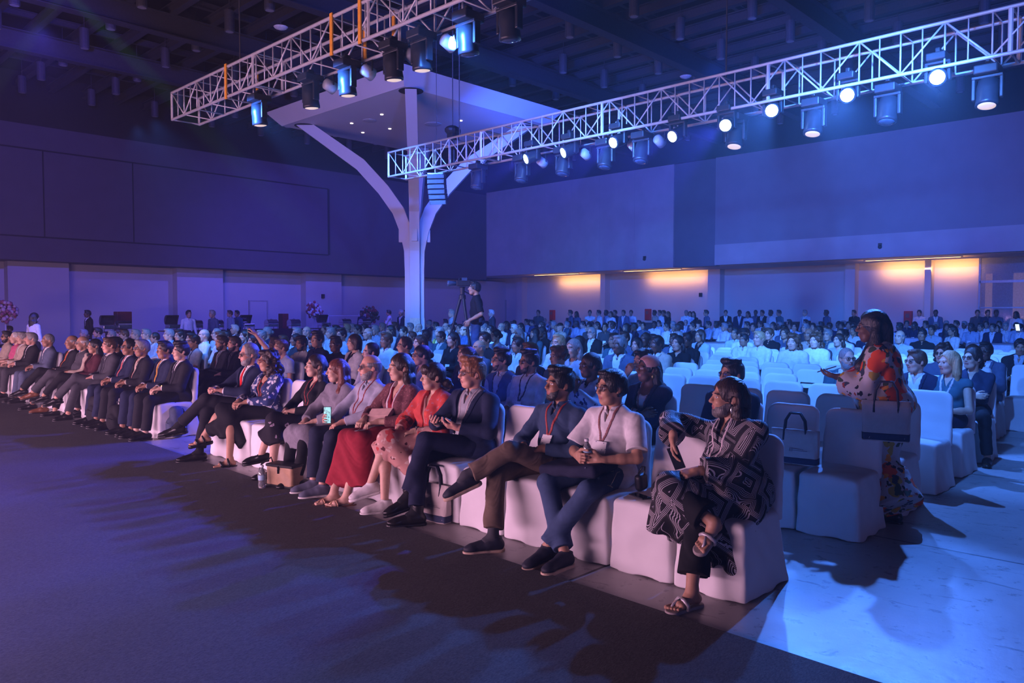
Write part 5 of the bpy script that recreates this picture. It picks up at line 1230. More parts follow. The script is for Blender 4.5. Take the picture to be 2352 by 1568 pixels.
def tote(loc, rz, label, w=.36, h=.3, d=.1, tilt=0, handle_h=.15, up=1):
    r = empty('tote_bag', loc); r.rotation_euler = (0, math.radians(tilt), math.radians(rz)); tag(r, label, 'bag')
    def shell(z0, z1, e):   # sagging canvas body: rings
        V, F = [], []; n = 28; zs = np.linspace(z0, z1, 7)
        for z in zs:
            t = z / h; hw = w / 2 * (1 + .06 * t) + e; hd = d / 2 * (1 - .75 * t ** 1.5) + e
            for k in range(n):
                a = 2 * PI * k / n; c, s = math.cos(a), math.sin(a)
                V.append((hd * abs(c) ** .35 * math.copysign(1, c) + .006 * math.sin(7 * a + z * 30), hw * abs(s) ** .35 * math.copysign(1, s), z))
        for i in range(len(zs) - 1):
            for k in range(n): F.append((i * n + k, i * n + (k + 1) % n, (i + 1) * n + (k + 1) % n, (i + 1) * n + k))
        F.append(tuple(range(n - 1, -1, -1))); F.append(tuple((len(zs) - 1) * n + k for k in range(n)))
        return V, F
    b = MB(); b.quadmesh(*shell(.0, h, 0)); b.build('bag_body', M_CANVAS, r, smooth=True)
    b = MB(); b.quadmesh(*shell(-.002, h * .2, .003)); b.build('bottom_band', M_BAND, r, smooth=True)
    for sx in (1, -1):
        b = MB(); zt = h * (.93 if up else .9); x = d * .12 * sx
        if up: pts = [(x + .012 * sx, -.085, zt - .07), (x, -.085, zt), (x, -.075, zt + handle_h * .6), (x, -.04, zt + handle_h), (x, .04, zt + handle_h), (x, .075, zt + handle_h * .6), (x, .085, zt), (x + .012 * sx, .085, zt - .07)]
        else: pts = [(x + d * .3 * sx, -.08, zt - .02), (x + d * .6 * sx, -.075, zt - .1), (x + d * .55 * sx, -.03, zt - .17), (x + d * .55 * sx, .03, zt - .17), (x + d * .6 * sx, .075, zt - .1), (x + d * .3 * sx, .08, zt - .02)]
        b.tube(pts, .009, 8); b.build('handle', mat('dark bag handle', (.02, .02, .035), .6), r, smooth=True)
    # small emblem and line of print on the front (+x) face
    b = MB(); t = .42; hd = d / 2 * (1 - .75 * t ** 1.5) + .0035; z = h * t
    for a in range(3):
        b.tube([(hd, -.03 + .011 * a, z - .012), (hd, -.024 + .011 * a, z + .014)], .003, 5)
    b.tube([(hd, .0, z - .004), (hd, .11, z - .004)], .0022, 5); b.tube([(hd, .0, z + .008), (hd, .08, z + .008)], .0018, 5)
    b.build('printed_logo', M_PRINT, r)
    return r
def backpack(loc, rz, label, m, sc=1.0):
    r = empty('backpack', loc, math.radians(rz)); r.scale = (sc,) * 3; tag(r, label, 'backpack')
    pr = [rbox((0, 0, .21), (.09, .15, .21), None, .07), ell((.09, 0, .15), (.06, .125, .13))]
    g = Grid(*bounds(pr, .03), .012).add(pr, .03).wrinkle(.004, 30, 3); o = link('backpack_body', g.mesh('backpack_body'), [m], r)
    b = MB()
    for sy in (1, -1): b.tube([(-.08, .08 * sy, .38), (-.13, .09 * sy, .3), (-.13, .1 * sy, .15), (-.09, .11 * sy, .04)], .016, 8)
    b.build('shoulder_strap', M_BLACK, r, smooth=True)
    b = MB(); b.tube([(-.02, -.04, .42), (-.02, -.035, .46), (-.02, .035, .46), (-.02, .04, .42)], .009, 8); b.build('grab_handle', M_BLACK, r, smooth=True)
    b = MB(); b.tube([(.135, -.1, .2), (.15, 0, .225), (.135, .1, .2)], .004, 6); b.build('zip', M_CHROME, r)
    return r
Rcam = lambda yaw, pit=0, rl=0: rot(yaw, pit, rl)
# the person in the maze print kurta
h = P1['hand']['R']; phone(h + np.array([-.02, 0, -.06]), rot(200, -10, 20), 'dark phone dangling from the hand of the person in the maze print kurta')
p = at_z(1470, 1139, .487); phone((p[0], p[1], .487), rot(0, 90, 0) @ rot(0, 0, 70), 'black phone lying face up on the front row seat beside the maze print kurta')
p = at_x(1484, 1108, 4.36); r = empty('sunglasses_pouch', (p[0], p[1] + .04, .48)); tag(r, 'small dark pouch with strap on the seat beside the maze print kurta', 'pouch')
g = Grid((-.08, -.06, -.01), (.08, .06, .16), .006).add([rbox((0, 0, .06), (.05, .03, .058), rot(0, 8), .025)], .01); link('pouch_body', g.mesh('pouch_body'), [M_BLACK], r)
b = MB(); b.tube([(0, -.025, .11), (.03, -.01, .16), (.03, .01, .16), (0, .025, .11)], .006, 6); b.build('strap', LEATHER, r, smooth=True)
# the man in the white shirt: bottle and bag on his lap
W = P2['W']; c = (P2['hand']['L'] + P2['hand']['R']) / 2
bottle(c + np.array([.012, .0, -.055]), 'small clear water bottle held by the man in the white shirt', (0, -.12, 0), .95)
r = empty('laptop_sleeve', W((.27, -.09, .612))); r.rotation_euler = (math.radians(-6), math.radians(-4), math.radians(4)); tag(r, 'dark navy laptop bag across the lap of the man in the white shirt', 'bag')
g = Grid((-.22, -.3, -.09), (.22, .3, .09), .008).add([rbox((0, 0, 0), (.16, .24, .042), None, .03)], .01).wrinkle(.004, 30, 4); link('bag_body', g.mesh('bag_body'), [cloth('cloth bag navy', (.018, .02, .045))], r)
b = MB(); b.tube([(-.16, -.17, .034), (0, -.17, .037), (.16, -.17, .034)], .004, 6); b.build('zip', M_CHROME, r)
b = MB(); b.tube([(.1, .22, 0), (.12, .27, -.02), (.05, .29, -.05), (-.06, .27, -.06), (-.1, .23, -.02)], .012, 8); b.build('carry_strap', M_BLACK, r, smooth=True)
r = empty('spectacles', W((.24, .2, .60))); tag(r, 'folded spectacles hooked at the hip of the man in the white shirt', 'spectacles'); gl = glasses_build(rot(160, -60, 20) * .9, np.zeros(3), FRAME_M, r)
p = at_x(1177, 1004, 4.36); bottle((p[0], p[1], .487), 'clear water bottle standing on the empty seat behind the khaki knee', (0, 0, 0), 1.0)
# the ginger-haired man's phone
c = (P4['hand']['L'] + P4['hand']['R']) / 2; phone(c + np.array([-.0, 0, .012]), rot(180, 60, 0), 'black phone held in both hands by the man in the navy suit jacket')
# the raised lit phone of the bald man, screen toward the camera
h = P7['hand']['R']; phone(h + np.array([-.005, -.02, .045]), rot(215, 4, 0), 'phone with a lit screen held up by the bald man in the pale blue jumper', M_SCREEN, 1.05)
# clutch and sunglasses on the maroon lap
W = P6['W']; r = empty('clutch_bag', W((.2, -.04, .72))); r.rotation_euler = (.15, -.9, math.radians(185)); tag(r, 'pale pink clutch bag held on the lap of the woman in maroon', 'bag')
b = MB(); b.box((-.02, -.13, -.08), (.02, .13, .08)); b.build('clutch_body', mat('blush leather', (.55, .36, .32), .5), r, bevel=.012)
b = MB(); b.box((.0205, -.13, -.02), (.026, .13, .082)); b.build('flap', mat('blush leather', (0, 0, 0)), r, bevel=.004)
r = empty('sunglasses', W((.36, -.03, .66))); tag(r, 'brown sunglasses in the hands of the woman in maroon', 'sunglasses'); glasses_build(rot(150, -40, 10), np.zeros(3), mat('tortoise frame', (.10, .03, .02), .25), r, r=(.027, .023))
# bags on the floor
p = at_z(1020, 1196, .0); tote((4.02, p[1] + .06, .008), 184, 'canvas tote bag with navy base leaning on the empty front row chair', .33, .30, .1, 0, .16)
p = at_z(655, 1118, 0); r = empty('handbag', (p[0], p[1], .008), math.radians(196)); tag(r, 'tan and black handbag standing on the floor by the grey shawl woman\'s feet', 'bag')
g = Grid((-.16, -.24, -.01), (.16, .24, .28), .009).add([rbox((0, 0, .11), (.085, .17, .11), None, .03)], .01).wrinkle(.005, 22, 4); link('bag_body', g.mesh('bag_body'), [mat('tan leather', (.36, .22, .12), .55, bump=.2)], r)
b = MB(); b.box((-.09, -.175, 0), (.09, .175, .03)); b.box((-.088, -.172, .195), (.088, .172, .225)); b.build('black_trim', LEATHER, r, bevel=.01)
b = MB(); b.tube([(0, -.15, .2), (-.02, -.2, .26), (.05, -.26, .2), (.09, -.27, .08), (.06, -.22, .012)], .009, 8); b.tube([(.09, 0, .14), (.095, 0, .2), (.06, 0, .22)], .01, 6); b.build('shoulder_strap', LEATHER, r, smooth=True)
p = at_z(602, 1122, 0); bottle((p[0], p[1], .008), 'half crushed clear water bottle standing on the carpet edge beside the tan handbag', (0, 0, 0), 1.1)
for (px, py, X), lab, m, s in (((225, 985, 4.02), 'dark grey backpack standing between the feet of the suited men', C_CHAR, 1.0), ((270, 985, 3.95), 'black backpack leaning beside the dark grey backpack', C_BLACK, .9), ((398, 1000, 4.3), 'navy backpack under the chair of the young man in the dark suit', C_SLATE, 1.0)):
    q = at_x(px, py, X); backpack((X, q[1], .008), 190, lab, m, s)
p = at_z(1818, 1062, .49); tote((5.98, p[1] - .02, .488), 186, 'canvas tote bag with navy base standing on the second row chair', .36, .27, .12, 0, .15)
# ------------------------------------------------------------------ the woman in the poppy print dress
person('person', 'woman with very long dark hair in poppy print dress standing at the second row', (6.62, 2.08, 0), rz=-77, sc=1.04, vox=.006, skin=S_DEEP, hairm=H_BLACK, hair='verylong', fem=1, lean=10, pel=(-.02, 0, .93), hyaw=6, hpit=-2, sw=.178, neck=.046, glasses=FRAME_M, seed=41, girth=1.25,
       arms=dict(L=dict(h=(.33, .06, 1.12), pole=(-.5, .6, -.8), d=(.95, -.25, .1), n=(0, .0, 1), curl=.25), R=dict(h=(.35, -.07, 1.10), pole=(-.5, -.7, -.7), d=(.95, .2, .12), n=(0, 0, 1), curl=.3)),
       legs=dict(L=dict(k=(.05, .09, .49), a=(-.06, .09, .095), t=(1, .1, 0)), R=dict(k=(.08, -.09, .49), a=(.06, -.1, .095), t=(1, -.1, 0))),
       wear=[dict(t='dress', m=floral_dress, sl=1.6, flare=.05, slx=.022, inf=.02, cut=('v', .12, .04), skirt=dict(hemL=(-.12, .26, .17), hemR=(.06, -.22, .17), r=.15, rh=.19), wr=.012, wf=22, wd=(.9, .9, .1)), dict(t='lanyard', m=LY_PALE, len=.40, badge=BADGE, bs=(.045, .075), bt=-10), dict(t='shoes', m=LEATHER, style='flat', sm=LEATHER)])
c = (CUR['hand']['L'] + CUR['hand']['R']) / 2; phone(c + np.array([.0, .03, .02]), CUR['R'] @ rot(0, 70, 0), 'phone held flat in the hands of the woman in the poppy print dress')
q = CUR['W']((-.03, .33, .72)); tote((q[0], q[1], q[2] - .05), 15, 'canvas tote bag hanging from the arm of the woman in the poppy dress', .33, .31, .11, 0, .17)
# ------------------------------------------------------------------ second row and the right-hand aisle seats: built one by one
def rowx(k): return 5.76 + k + .37
USED = {}
def seat(k, y, chairlab=None):
    USED.setdefault(k, []).append(y)
def near(px, py, k, label, chair_=True, dx=0, **kw):
    y = head_y(px, py, rowx(k) + dx - .02); seat(k, y); kw.setdefault('vox', .0075); kw.setdefault('hyaw', -22)
    kw.setdefault('legs', apart); person('person', label, (rowx(k) + dx, y, 0), **kw)
    if chair_: chair(rowx(k) - .11, y, 0, 'white covered chair under the ' + ' '.join(label.split()[:11]).rstrip(','), 'covered chairs in the audience rows')
    return y
TR = dict(t='trousers', m=C_CHAR); SHO = dict(t='shoes', m=LEATHER, style='dress', sm=LEATHER)
near(1676, 868, 0, 'man with glasses half hidden behind the maze print kurta', skin=S_TAN, hairm=H_BLACK, hair='quiff', glasses=FRAME_B, seed=50, wear=suit(C_NAVY, None, C_LBLUE, LY_RED))
near(1484, 865, 0, 'woman with pale headband and braids in dark jacket, arms folded', skin=S_DEEP, hairm=H_BLACK, hair='wrap', fem=1, sw=.172, hyaw=-26, hpit=4, seed=51, earring=(mat('gold earring', (.7, .45, .15), .3, metal=.9), .02), arms=dict(L=dict(h=(.2, -.1, .78), pole=(0, .8, -.7), d=(.2, -1, .1), n=(-1, 0, 0)), R=dict(h=(.22, .1, .76), pole=(0, -.8, -.7), d=(.2, 1, .1), n=(-1, 0, 0))),
     wear=[dict(t='band', n='headband', m=cloth('dusty pink band', (.40, .22, .2)), frame='head', prims=[ell((-.012, 0, .045), (.112, .094, .094))], subs=[rbox((0, 0, -.2), (.3, .3, .22)), ell((.12, 0, -.0), (.075, .1, .1)), rbox((-.28, 0, .1), (.2, .3, .3))]), dict(t='top', n='white_top', m=C_WHITE, cut=('scoop', .09, .08)), dict(t='jacket', m=C_NAVY, cut=('v', .42, .09)), dict(t='lanyard', on=0, m=LY_NAVY, len=.34, hw=.012), TR, SHO])
near(1350, 850, 0, 'woman with glasses and long braid in patterned blouse, hand raised to her chin', skin=S_DEEP, hairm=H_BLACK, hair='braid', fem=1, sw=.17, glasses=FRAME_M, hyaw=-26, seed=52, arms=dict(L=dict(h=(.24, .02, .93), pole=(.2, .9, -.8), d=(-.2, -.3, 1), n=(-1, 0, 0), curl=.7), R=dict(h=(.2, -.0, .72), pole=(0, -.8, -.7))),
     wear=[dict(t='top', n='blouse', m=pattern_mat('white and navy leaf print', (.42, .42, .48), [((.03, .04, .10), 14, .36, .3), ((.5, .5, .55), 18, .25, 2.3)], 9), wr=.006, cut=('v', .1, .04)), TR, SHO])
near(1210, 840, 0, 'dark-haired man with glasses in white shirt and dark lanyard', skin=S_BROWN, hairm=H_BLACK, hair='quiff', glasses=FRAME_B, beard=.0005, bx=.03, belly=.03, girth=1.1, sw=.2, seed=53, wear=[dict(t='top', n='shirt', m=C_WHITE, collar=C_WHITE, wr=.006), dict(t='lanyard', m=LY_DARK, badge=BADGE, hw=.012, len=.3), TR, SHO])
near(1146, 832, 0, 'man with glasses and dark goatee in blue waistcoat over white shirt', skin=S_TAN, hairm=H_BLACK, hair='quiff', glasses=FRAME_M, beard=.0005, bx=.045, hpit=4, seed=54, wear=[dict(t='top', n='shirt', m=C_LBLUE, collar=C_WHITE), dict(t='jacket', n='waistcoat', m=C_MID, sl=0, cut=('v', .5, .07), lapel=0, inf=.02), dict(t='lanyard', on=0, m=LY_DARK, len=.34), TR, SHO])
near(962, 830, 0, 'woman with glasses and hair in a bun in pale blue blouse', skin=S_TAN, hairm=H_BLACK, hair='bun', fem=1, sw=.165, glasses=FRAME_M, seed=55, wear=[dict(t='top', n='blouse', m=C_LBLUE, cut=('v', .12, .05)), dict(t='lanyard', m=LY_PALE), TR, SHO])
near(846, 815, 0, 'balding man with moustache in white shirt behind the bald man', skin=S_FAIR, hairm=H_BLACK, hair='receding', beard=.0005, seed=56, wear=[dict(t='top', n='shirt', m=C_WHITE, collar=C_WHITE), dict(t='lanyard', m=LY_DARK), TR, SHO])
near(1068, 845, 0, 'dark-haired woman half hidden behind the ginger-haired man', skin=S_FAIR, hairm=H_DKBR, hair='longback', fem=1, sw=.165, seed=57, wear=[dict(t='top', n='top', m=C_NAVY, cut=('v', .1, .04)), dict(t='lanyard', m=LY_PALE, badge=BADGE), TR, SHO])
near(1472, 825, 1, 'curly-haired person holding a hand to the mouth behind the headband woman', skin=S_FAIR, hairm=H_BLACK, hair='curlyshort' if False else 'curlshort', seed=58, hyaw=-18, arms=dict(R=dict(h=(.2, -.06, 1.02), pole=(.1, -.9, -.8), d=(-.1, .5, .8), n=(-1, 0, 0), curl=.6)), wear=[dict(t='top', n='top', m=C_LBLUE), TR, SHO])
near(1278, 825, 1, 'person with tousled hair half hidden behind the man in the dark blue shirt', skin=S_FAIR, hairm=H_BROWN, hair='curlshort', seed=59, wear=[dict(t='top', n='shirt', m=C_LBLUE, collar=C_LBLUE), TR, SHO])
near(655, 822, 0, 'person in pale t-shirt raising a bare arm with a phone', skin=S_TAN, hairm=H_BROWN, hair='short', hyaw=-10, lean=6, seed=60, arms=dict(R=dict(h=(.36, -.50, 1.49), pole=(-.2, -.3, -1), d=(.35, -.5, .8), n=(.4, -.9, 0), curl=.35)), wear=[dict(t='top', n='t_shirt', m=C_LBLUE, sl=.6, flare=.02), TR, SHO])
q = CUR['hand']['R']; phone(q + np.array([-.04, .06, .0]), rot(150, 0, 0), 'phone with a bright screen raised high above the heads', M_SCREEN, 1.1)
near(505, 800, 0, 'bearded man in grey jacket with crossed legs behind the aisle', skin=S_TAN, hairm=H_DKBR, hair='short', beard=.004, seed=61, hyaw=-6, legs=crossL, wear=suit(C_GREY, None, C_LBLUE, LY_RED))
near(533, 805, 0, 'bearded man in black suit with badges beside the grey-jacketed man', skin=S_PINK, hairm=H_DKBR, hair='short', beard=.004, seed=62, hyaw=-6, legs=crossL, wear=suit(C_BLACK, None, C_GREY, LY_RED))
near(440, 800, 0, 'man with glasses in grey t-shirt with a dark strap, behind the young suited man', skin=S_TAN, hairm=H_BLACK, hair='short', glasses=FRAME_M, seed=63, hyaw=-6, wear=[dict(t='top', n='t_shirt', m=C_WHITE, sl=.8), dict(t='lanyard', m=LY_DARK, hw=.015), TR, SHO])
# around the right-hand aisle
near(1940, 815, 3, 'bald man with glasses in teal jacket looking to the right', skin=S_FAIR, hairm=H_GREY, hair='buzz', glasses=FRAME_B, beard=.0005, beardm=H_GREY, seed=64, hyaw=48, wear=suit(C_TEAL, None, C_WHITE, LY_PALE))
near(2103, 820, 3, 'man with short dark hair in navy suit behind the poppy print dress', skin=S_FAIR, hairm=H_BROWN, hair='short', glasses=FRAME_M, seed=65, hyaw=-34, wear=suit(C_NAVY, None, C_WHITE, None))
near(2178, 850, 3, 'blond woman in sleeveless teal top seated sideways at the aisle', skin=S_FAIR, hairm=H_BLOND, hair='shoulder', fem=1, sw=.17, seed=66, hyaw=-30, tyaw=-8, legs=crossL, arms=dict(R=dict(h=(.12, -.62, .98), pole=(.2, -.2, -1), d=(.1, -1, 0), n=(0, 0, -1), curl=.3)), wear=[dict(t='top', n='top', m=C_TEAL, sl=.12, cut=('v', .12, .05)), dict(t='lanyard', m=LY_PALE, hw=.014), dict(t='skirt', m=C_NAVY, hemL=(.5, .1, .42), hemR=(.52, -.15, .42)), dict(t='shoes', style='sandal', m=LEATHER, sm=LEATHER)])
near(2232, 840, 4, 'woman with glasses and dark hair in navy blouse at the aisle end', skin=S_FAIR, hairm=H_DKBR, hair='ponytail', fem=1, sw=.178, girth=1.12, glasses=FRAME_B, seed=67, hyaw=-24, hpit=5, arms=dict(L=dict(h=(.22, -.08, .76), pole=(0, .8, -.7), d=(.2, -1, .1), n=(-1, 0, 0)), R=dict(h=(.24, .08, .74), pole=(0, -.8, -.7), d=(.2, 1, .1), n=(-1, 0, 0))), legs=dict(L=dict(k=(.42, .22, .52), a=(.42, .26, .09), t=(1, .2, 0)), R=dict(k=(.43, .04, .52), a=(.46, .08, .09), t=(1, 0, 0))),
     wear=[dict(t='top', n='blouse', m=cloth('cloth blue black', (.022, .03, .06)), cut=('v', .13, .045), wr=.007), dict(t='trousers', m=C_BLACK), SHO])
near(2164, 800, 5, 'woman with curly dark hair and glasses in dark shawl near the aisle', skin=S_FAIR, hairm=H_DKBR, hair='curly', fem=1, sw=.165, glasses=FRAME_B, seed=68, hyaw=-10, wear=[dict(t='top', m=C_BLACK, cut=('v', .1, .04)), dict(t='shawl', m=C_SLATE), TR, SHO])
near(2262, 795, 6, 'man with bright glasses in dark suit and white shirt near the aisle', skin=S_DEEP, hairm=H_BLACK, hair='short', glasses=FRAME_M, seed=69, hyaw=-10, wear=suit(C_SLATE, None, C_WHITE, None))
near(2232, 800, 5, 'woman with long straight dark hair and white top near the aisle', skin=S_FAIR, hairm=H_DKBR, hair='longback', fem=1, sw=.165, seed=70, hyaw=-14, wear=[dict(t='top', m=C_WHITE, cut=('v', .1, .04)), TR, SHO])
near(2342, 790, 8, 'man in dark suit reading a lit phone at the right picture edge', skin=S_BROWN, hairm=H_BLACK, hair='short', seed=71, hyaw=10, hpit=-12, wear=suit(C_CHAR, None, C_LBLUE, LY_PALE))
q = (CUR['hand']['L'] + CUR['hand']['R']) / 2; phone(q + np.array([-.02, 0, .05]), rot(200, 50, 0), 'lit phone in the hands of the suited man at the right picture edge', M_SCREEN, 1.2)

# ------------------------------------------------------------------ the rest of the audience: a few kinds, dressed one by one
VC = .0115
JT = lambda m: [dict(t='top', n='shirt', m=C_WHITE, inf=.008, collar=C_WHITE, sl=1.98, cut=('v', .1, .03)), dict(t='jacket', m=m, cut=('v', .4, .085))]
SH = lambda nm='shirt': [dict(t='top', n=nm, m=C_WHITE, collar=C_WHITE, cut=('v', .09, .03))]
LY = [dict(t='lanyard', on=0, m=LY_DARK, badge=BADGE)]
armx = dict(L=dict(h=(.2, -.1, .78), pole=(0, .8, -.7), d=(.2, -1, .1), n=(-1, 0, 0)), R=dict(h=(.22, .1, .76), pole=(0, -.8, -.7), d=(.2, 1, .1), n=(-1, 0, 0)))
STAND = dict(pel=(0, 0, .95), legs=dict(L=dict(k=(.03, .1, .5), a=(0, .11, .095), t=(1, .1, 0)), R=dict(k=(.03, -.1, .5), a=(0, -.11, .095), t=(1, -.1, 0))), lean=1)
sarm = dict(L=dict(h=(.1, .24, .82), pole=(-.8, .3, 0), d=(.1, 0, -1), n=(0, -1, 0)), R=dict(h=(.1, -.24, .82), pole=(-.8, -.3, 0), d=(.1, 0, -1), n=(0, 1, 0)))
TT = [dict(t='trousers', m=C_CHAR, wr=.003), dict(t='shoes', m=LEATHER, sm=LEATHER)]
KINDS = {
 'a': ('man', 'shirt', dict(hair='short', hyaw=-8, wear=SH() + LY + TT)),
 'A': ('man with glasses', 'shirt', dict(hair='quiff', hyaw=6, glasses=FRAME_M, lens=False, wear=SH() + TT)),
 'j': ('man', 'jacket', dict(hair='short', hyaw=-10, wear=JT(C_NAVY) + TT)),
 'b': ('bald man', 'shirt', dict(hair='bald', hyaw=-12, belly=.04, wear=SH() + TT)),
 'q': ('bearded man', 'shirt', dict(hair='quiff', hyaw=4, hpit=-6, beard=.003, arms=armx, wear=SH() + TT)),
 'r': ('balding man in glasses', 'jacket', dict(hair='receding', hyaw=-14, glasses=FRAME_B, lens=False, wear=JT(C_NAVY) + LY + TT)),
 'l': ('woman, long hair,', 'top', dict(hair='longback', fem=1, sw=.165, hyaw=-12, wear=[dict(t='top', m=C_WHITE, cut=('v', .1, .04))] + LY + TT)),
 'o': ('woman with bob', 'blazer', dict(hair='bob', fem=1, sw=.165, hyaw=-8, wear=[dict(t='top', m=C_BLACK, cut=('v', .1, .04)), dict(t='jacket', n='blazer', m=C_WHITE, cut=('v', .4, .085))] + TT)),
 'n': ('woman with bun and glasses', 'top', dict(hair='bun', fem=1, sw=.165, hyaw=-16, glasses=FRAME_B, lens=False, wear=[dict(t='top', m=C_WHITE, cut=('v', .1, .04))] + TT)),
 'c': ('woman with curls', 'shawl', dict(hair='curly', fem=1, sw=.165, hyaw=-4, wear=[dict(t='top', m=C_WHITE), dict(t='shawl', m=C_WHITE)] + TT)),
 'h': ('woman in a pale headscarf', 'tunic', dict(hair='hijab', fem=1, sw=.165, hyaw=-10, wear=[dict(t='dress', n='tunic', m=C_WHITE)] + TT)),
 'p': ('man in a cap', 'shirt', dict(hair='cap', hyaw=-14, wear=SH() + TT)),
 'S': ('standing man', 'shirt', dict(hair='short', arms=sarm, wear=SH() + TT, **STAND)),
 'T': ('standing man', 'jacket', dict(hair='short', arms=sarm, wear=JT(C_NAVY) + TT, **STAND)),
 'W': ('standing woman', 'top', dict(hair='longback', fem=1, sw=.165, arms=sarm, wear=[dict(t='top', m=C_WHITE)] + TT, **STAND)),
 'X': ('standing cross-armed man', 'shirt', dict(hair='short', wear=SH() + TT, **{**STAND, 'arms': dict(L=dict(h=(.2, -.1, 1.2), pole=(0, .8, -.7), d=(.2, -1, .1), n=(-1, 0, 0)), R=dict(h=(.22, .1, 1.18), pole=(0, -.8, -.7), d=(.2, 1, .1), n=(-1, 0, 0)))})),
}
TOPC = {'w': (C_WHITE, 'white'), 'n': (C_NAVY, 'navy'), 'k': (C_BLACK, 'black'), 'g': (C_GREY, 'grey'), 'b': (C_LBLUE, 'pale blue'), 's': (C_SLATE, 'slate'), 't': (C_TEAL, 'teal'), 'e': (C_BEIGE, 'beige'), 'm': (C_MAROON, 'maroon'), 'B': (C_MID, 'blue')}
SKC = {'d': S_DEEP, 'r': S_BROWN, 't': S_TAN, 'f': S_FAIR, 'p': S_PINK}
HRC = {'k': (H_BLACK, 'black-haired'), 'd': (H_DKBR, 'dark-haired'), 'b': (H_BROWN, 'brown-haired'), 'g': (H_GREY, 'grey-haired'), 'w': (H_WHITE, 'white-haired'), 'y': (H_BLOND, 'fair-haired')}
PROTO = {}
for i, (k, (d, gname, kw)) in enumerate(KINDS.items()):
    kw.setdefault('arms', None); r = person('person', d, (0, 0, 0), vox=VC, skin=S_FAIR, hairm=H_BLACK, seed=100 + i, **kw); PROTO[k] = r
PK = kids_of(None) if False else {}
for o in SC.objects:
    if o.parent is not None and (o.parent in PROTO.values() or o.parent.parent in PROTO.values()): PK.setdefault(o.parent, []).append(o)
CROWD = []
def add_member(code, top, sk, hr, x, y, rz, sc, px, zone):
    r = PROTO[code].copy(); COL.objects.link(r); r.location = (x, y, 0); r.rotation_euler = (0, 0, math.radians(180 + rz)); r.scale = (sc,) * 3
    gname = KINDS[code][1]
    for ch in PK[PROTO[code]]:
        d = ch.copy(); COL.objects.link(d); d.parent = r; nm = ch.name.split('.')[0]; m = None
        if nm == 'body': m = SKC[sk]
        elif nm == 'hair': m = HRC[hr][0]
        elif nm == 'beard': m = HRC[hr][0]
        elif nm in (gname, 'lapel'): m = TOPC[top][0]
        if m is not None: d.material_slots[0].link = 'OBJECT'; d.material_slots[0].material = m
        for g in PK.get(ch, []):
            e = g.copy(); COL.objects.link(e); e.parent = d
            if nm in (gname,) and g.name.startswith('collar'): e.material_slots[0].link = 'OBJECT'; e.material_slots[0].material = TOPC[top][0]
    desc = KINDS[code][0]
    if code not in 'bhp': desc = (HRC[hr][1] + ' ' + desc) if 'standing' not in desc else desc.replace('standing ', 'standing ' + HRC[hr][1] + ' ')
    CROWD.append([r, f'{desc} in {TOPC[top][1]} {gname}', zone, px])
    return r
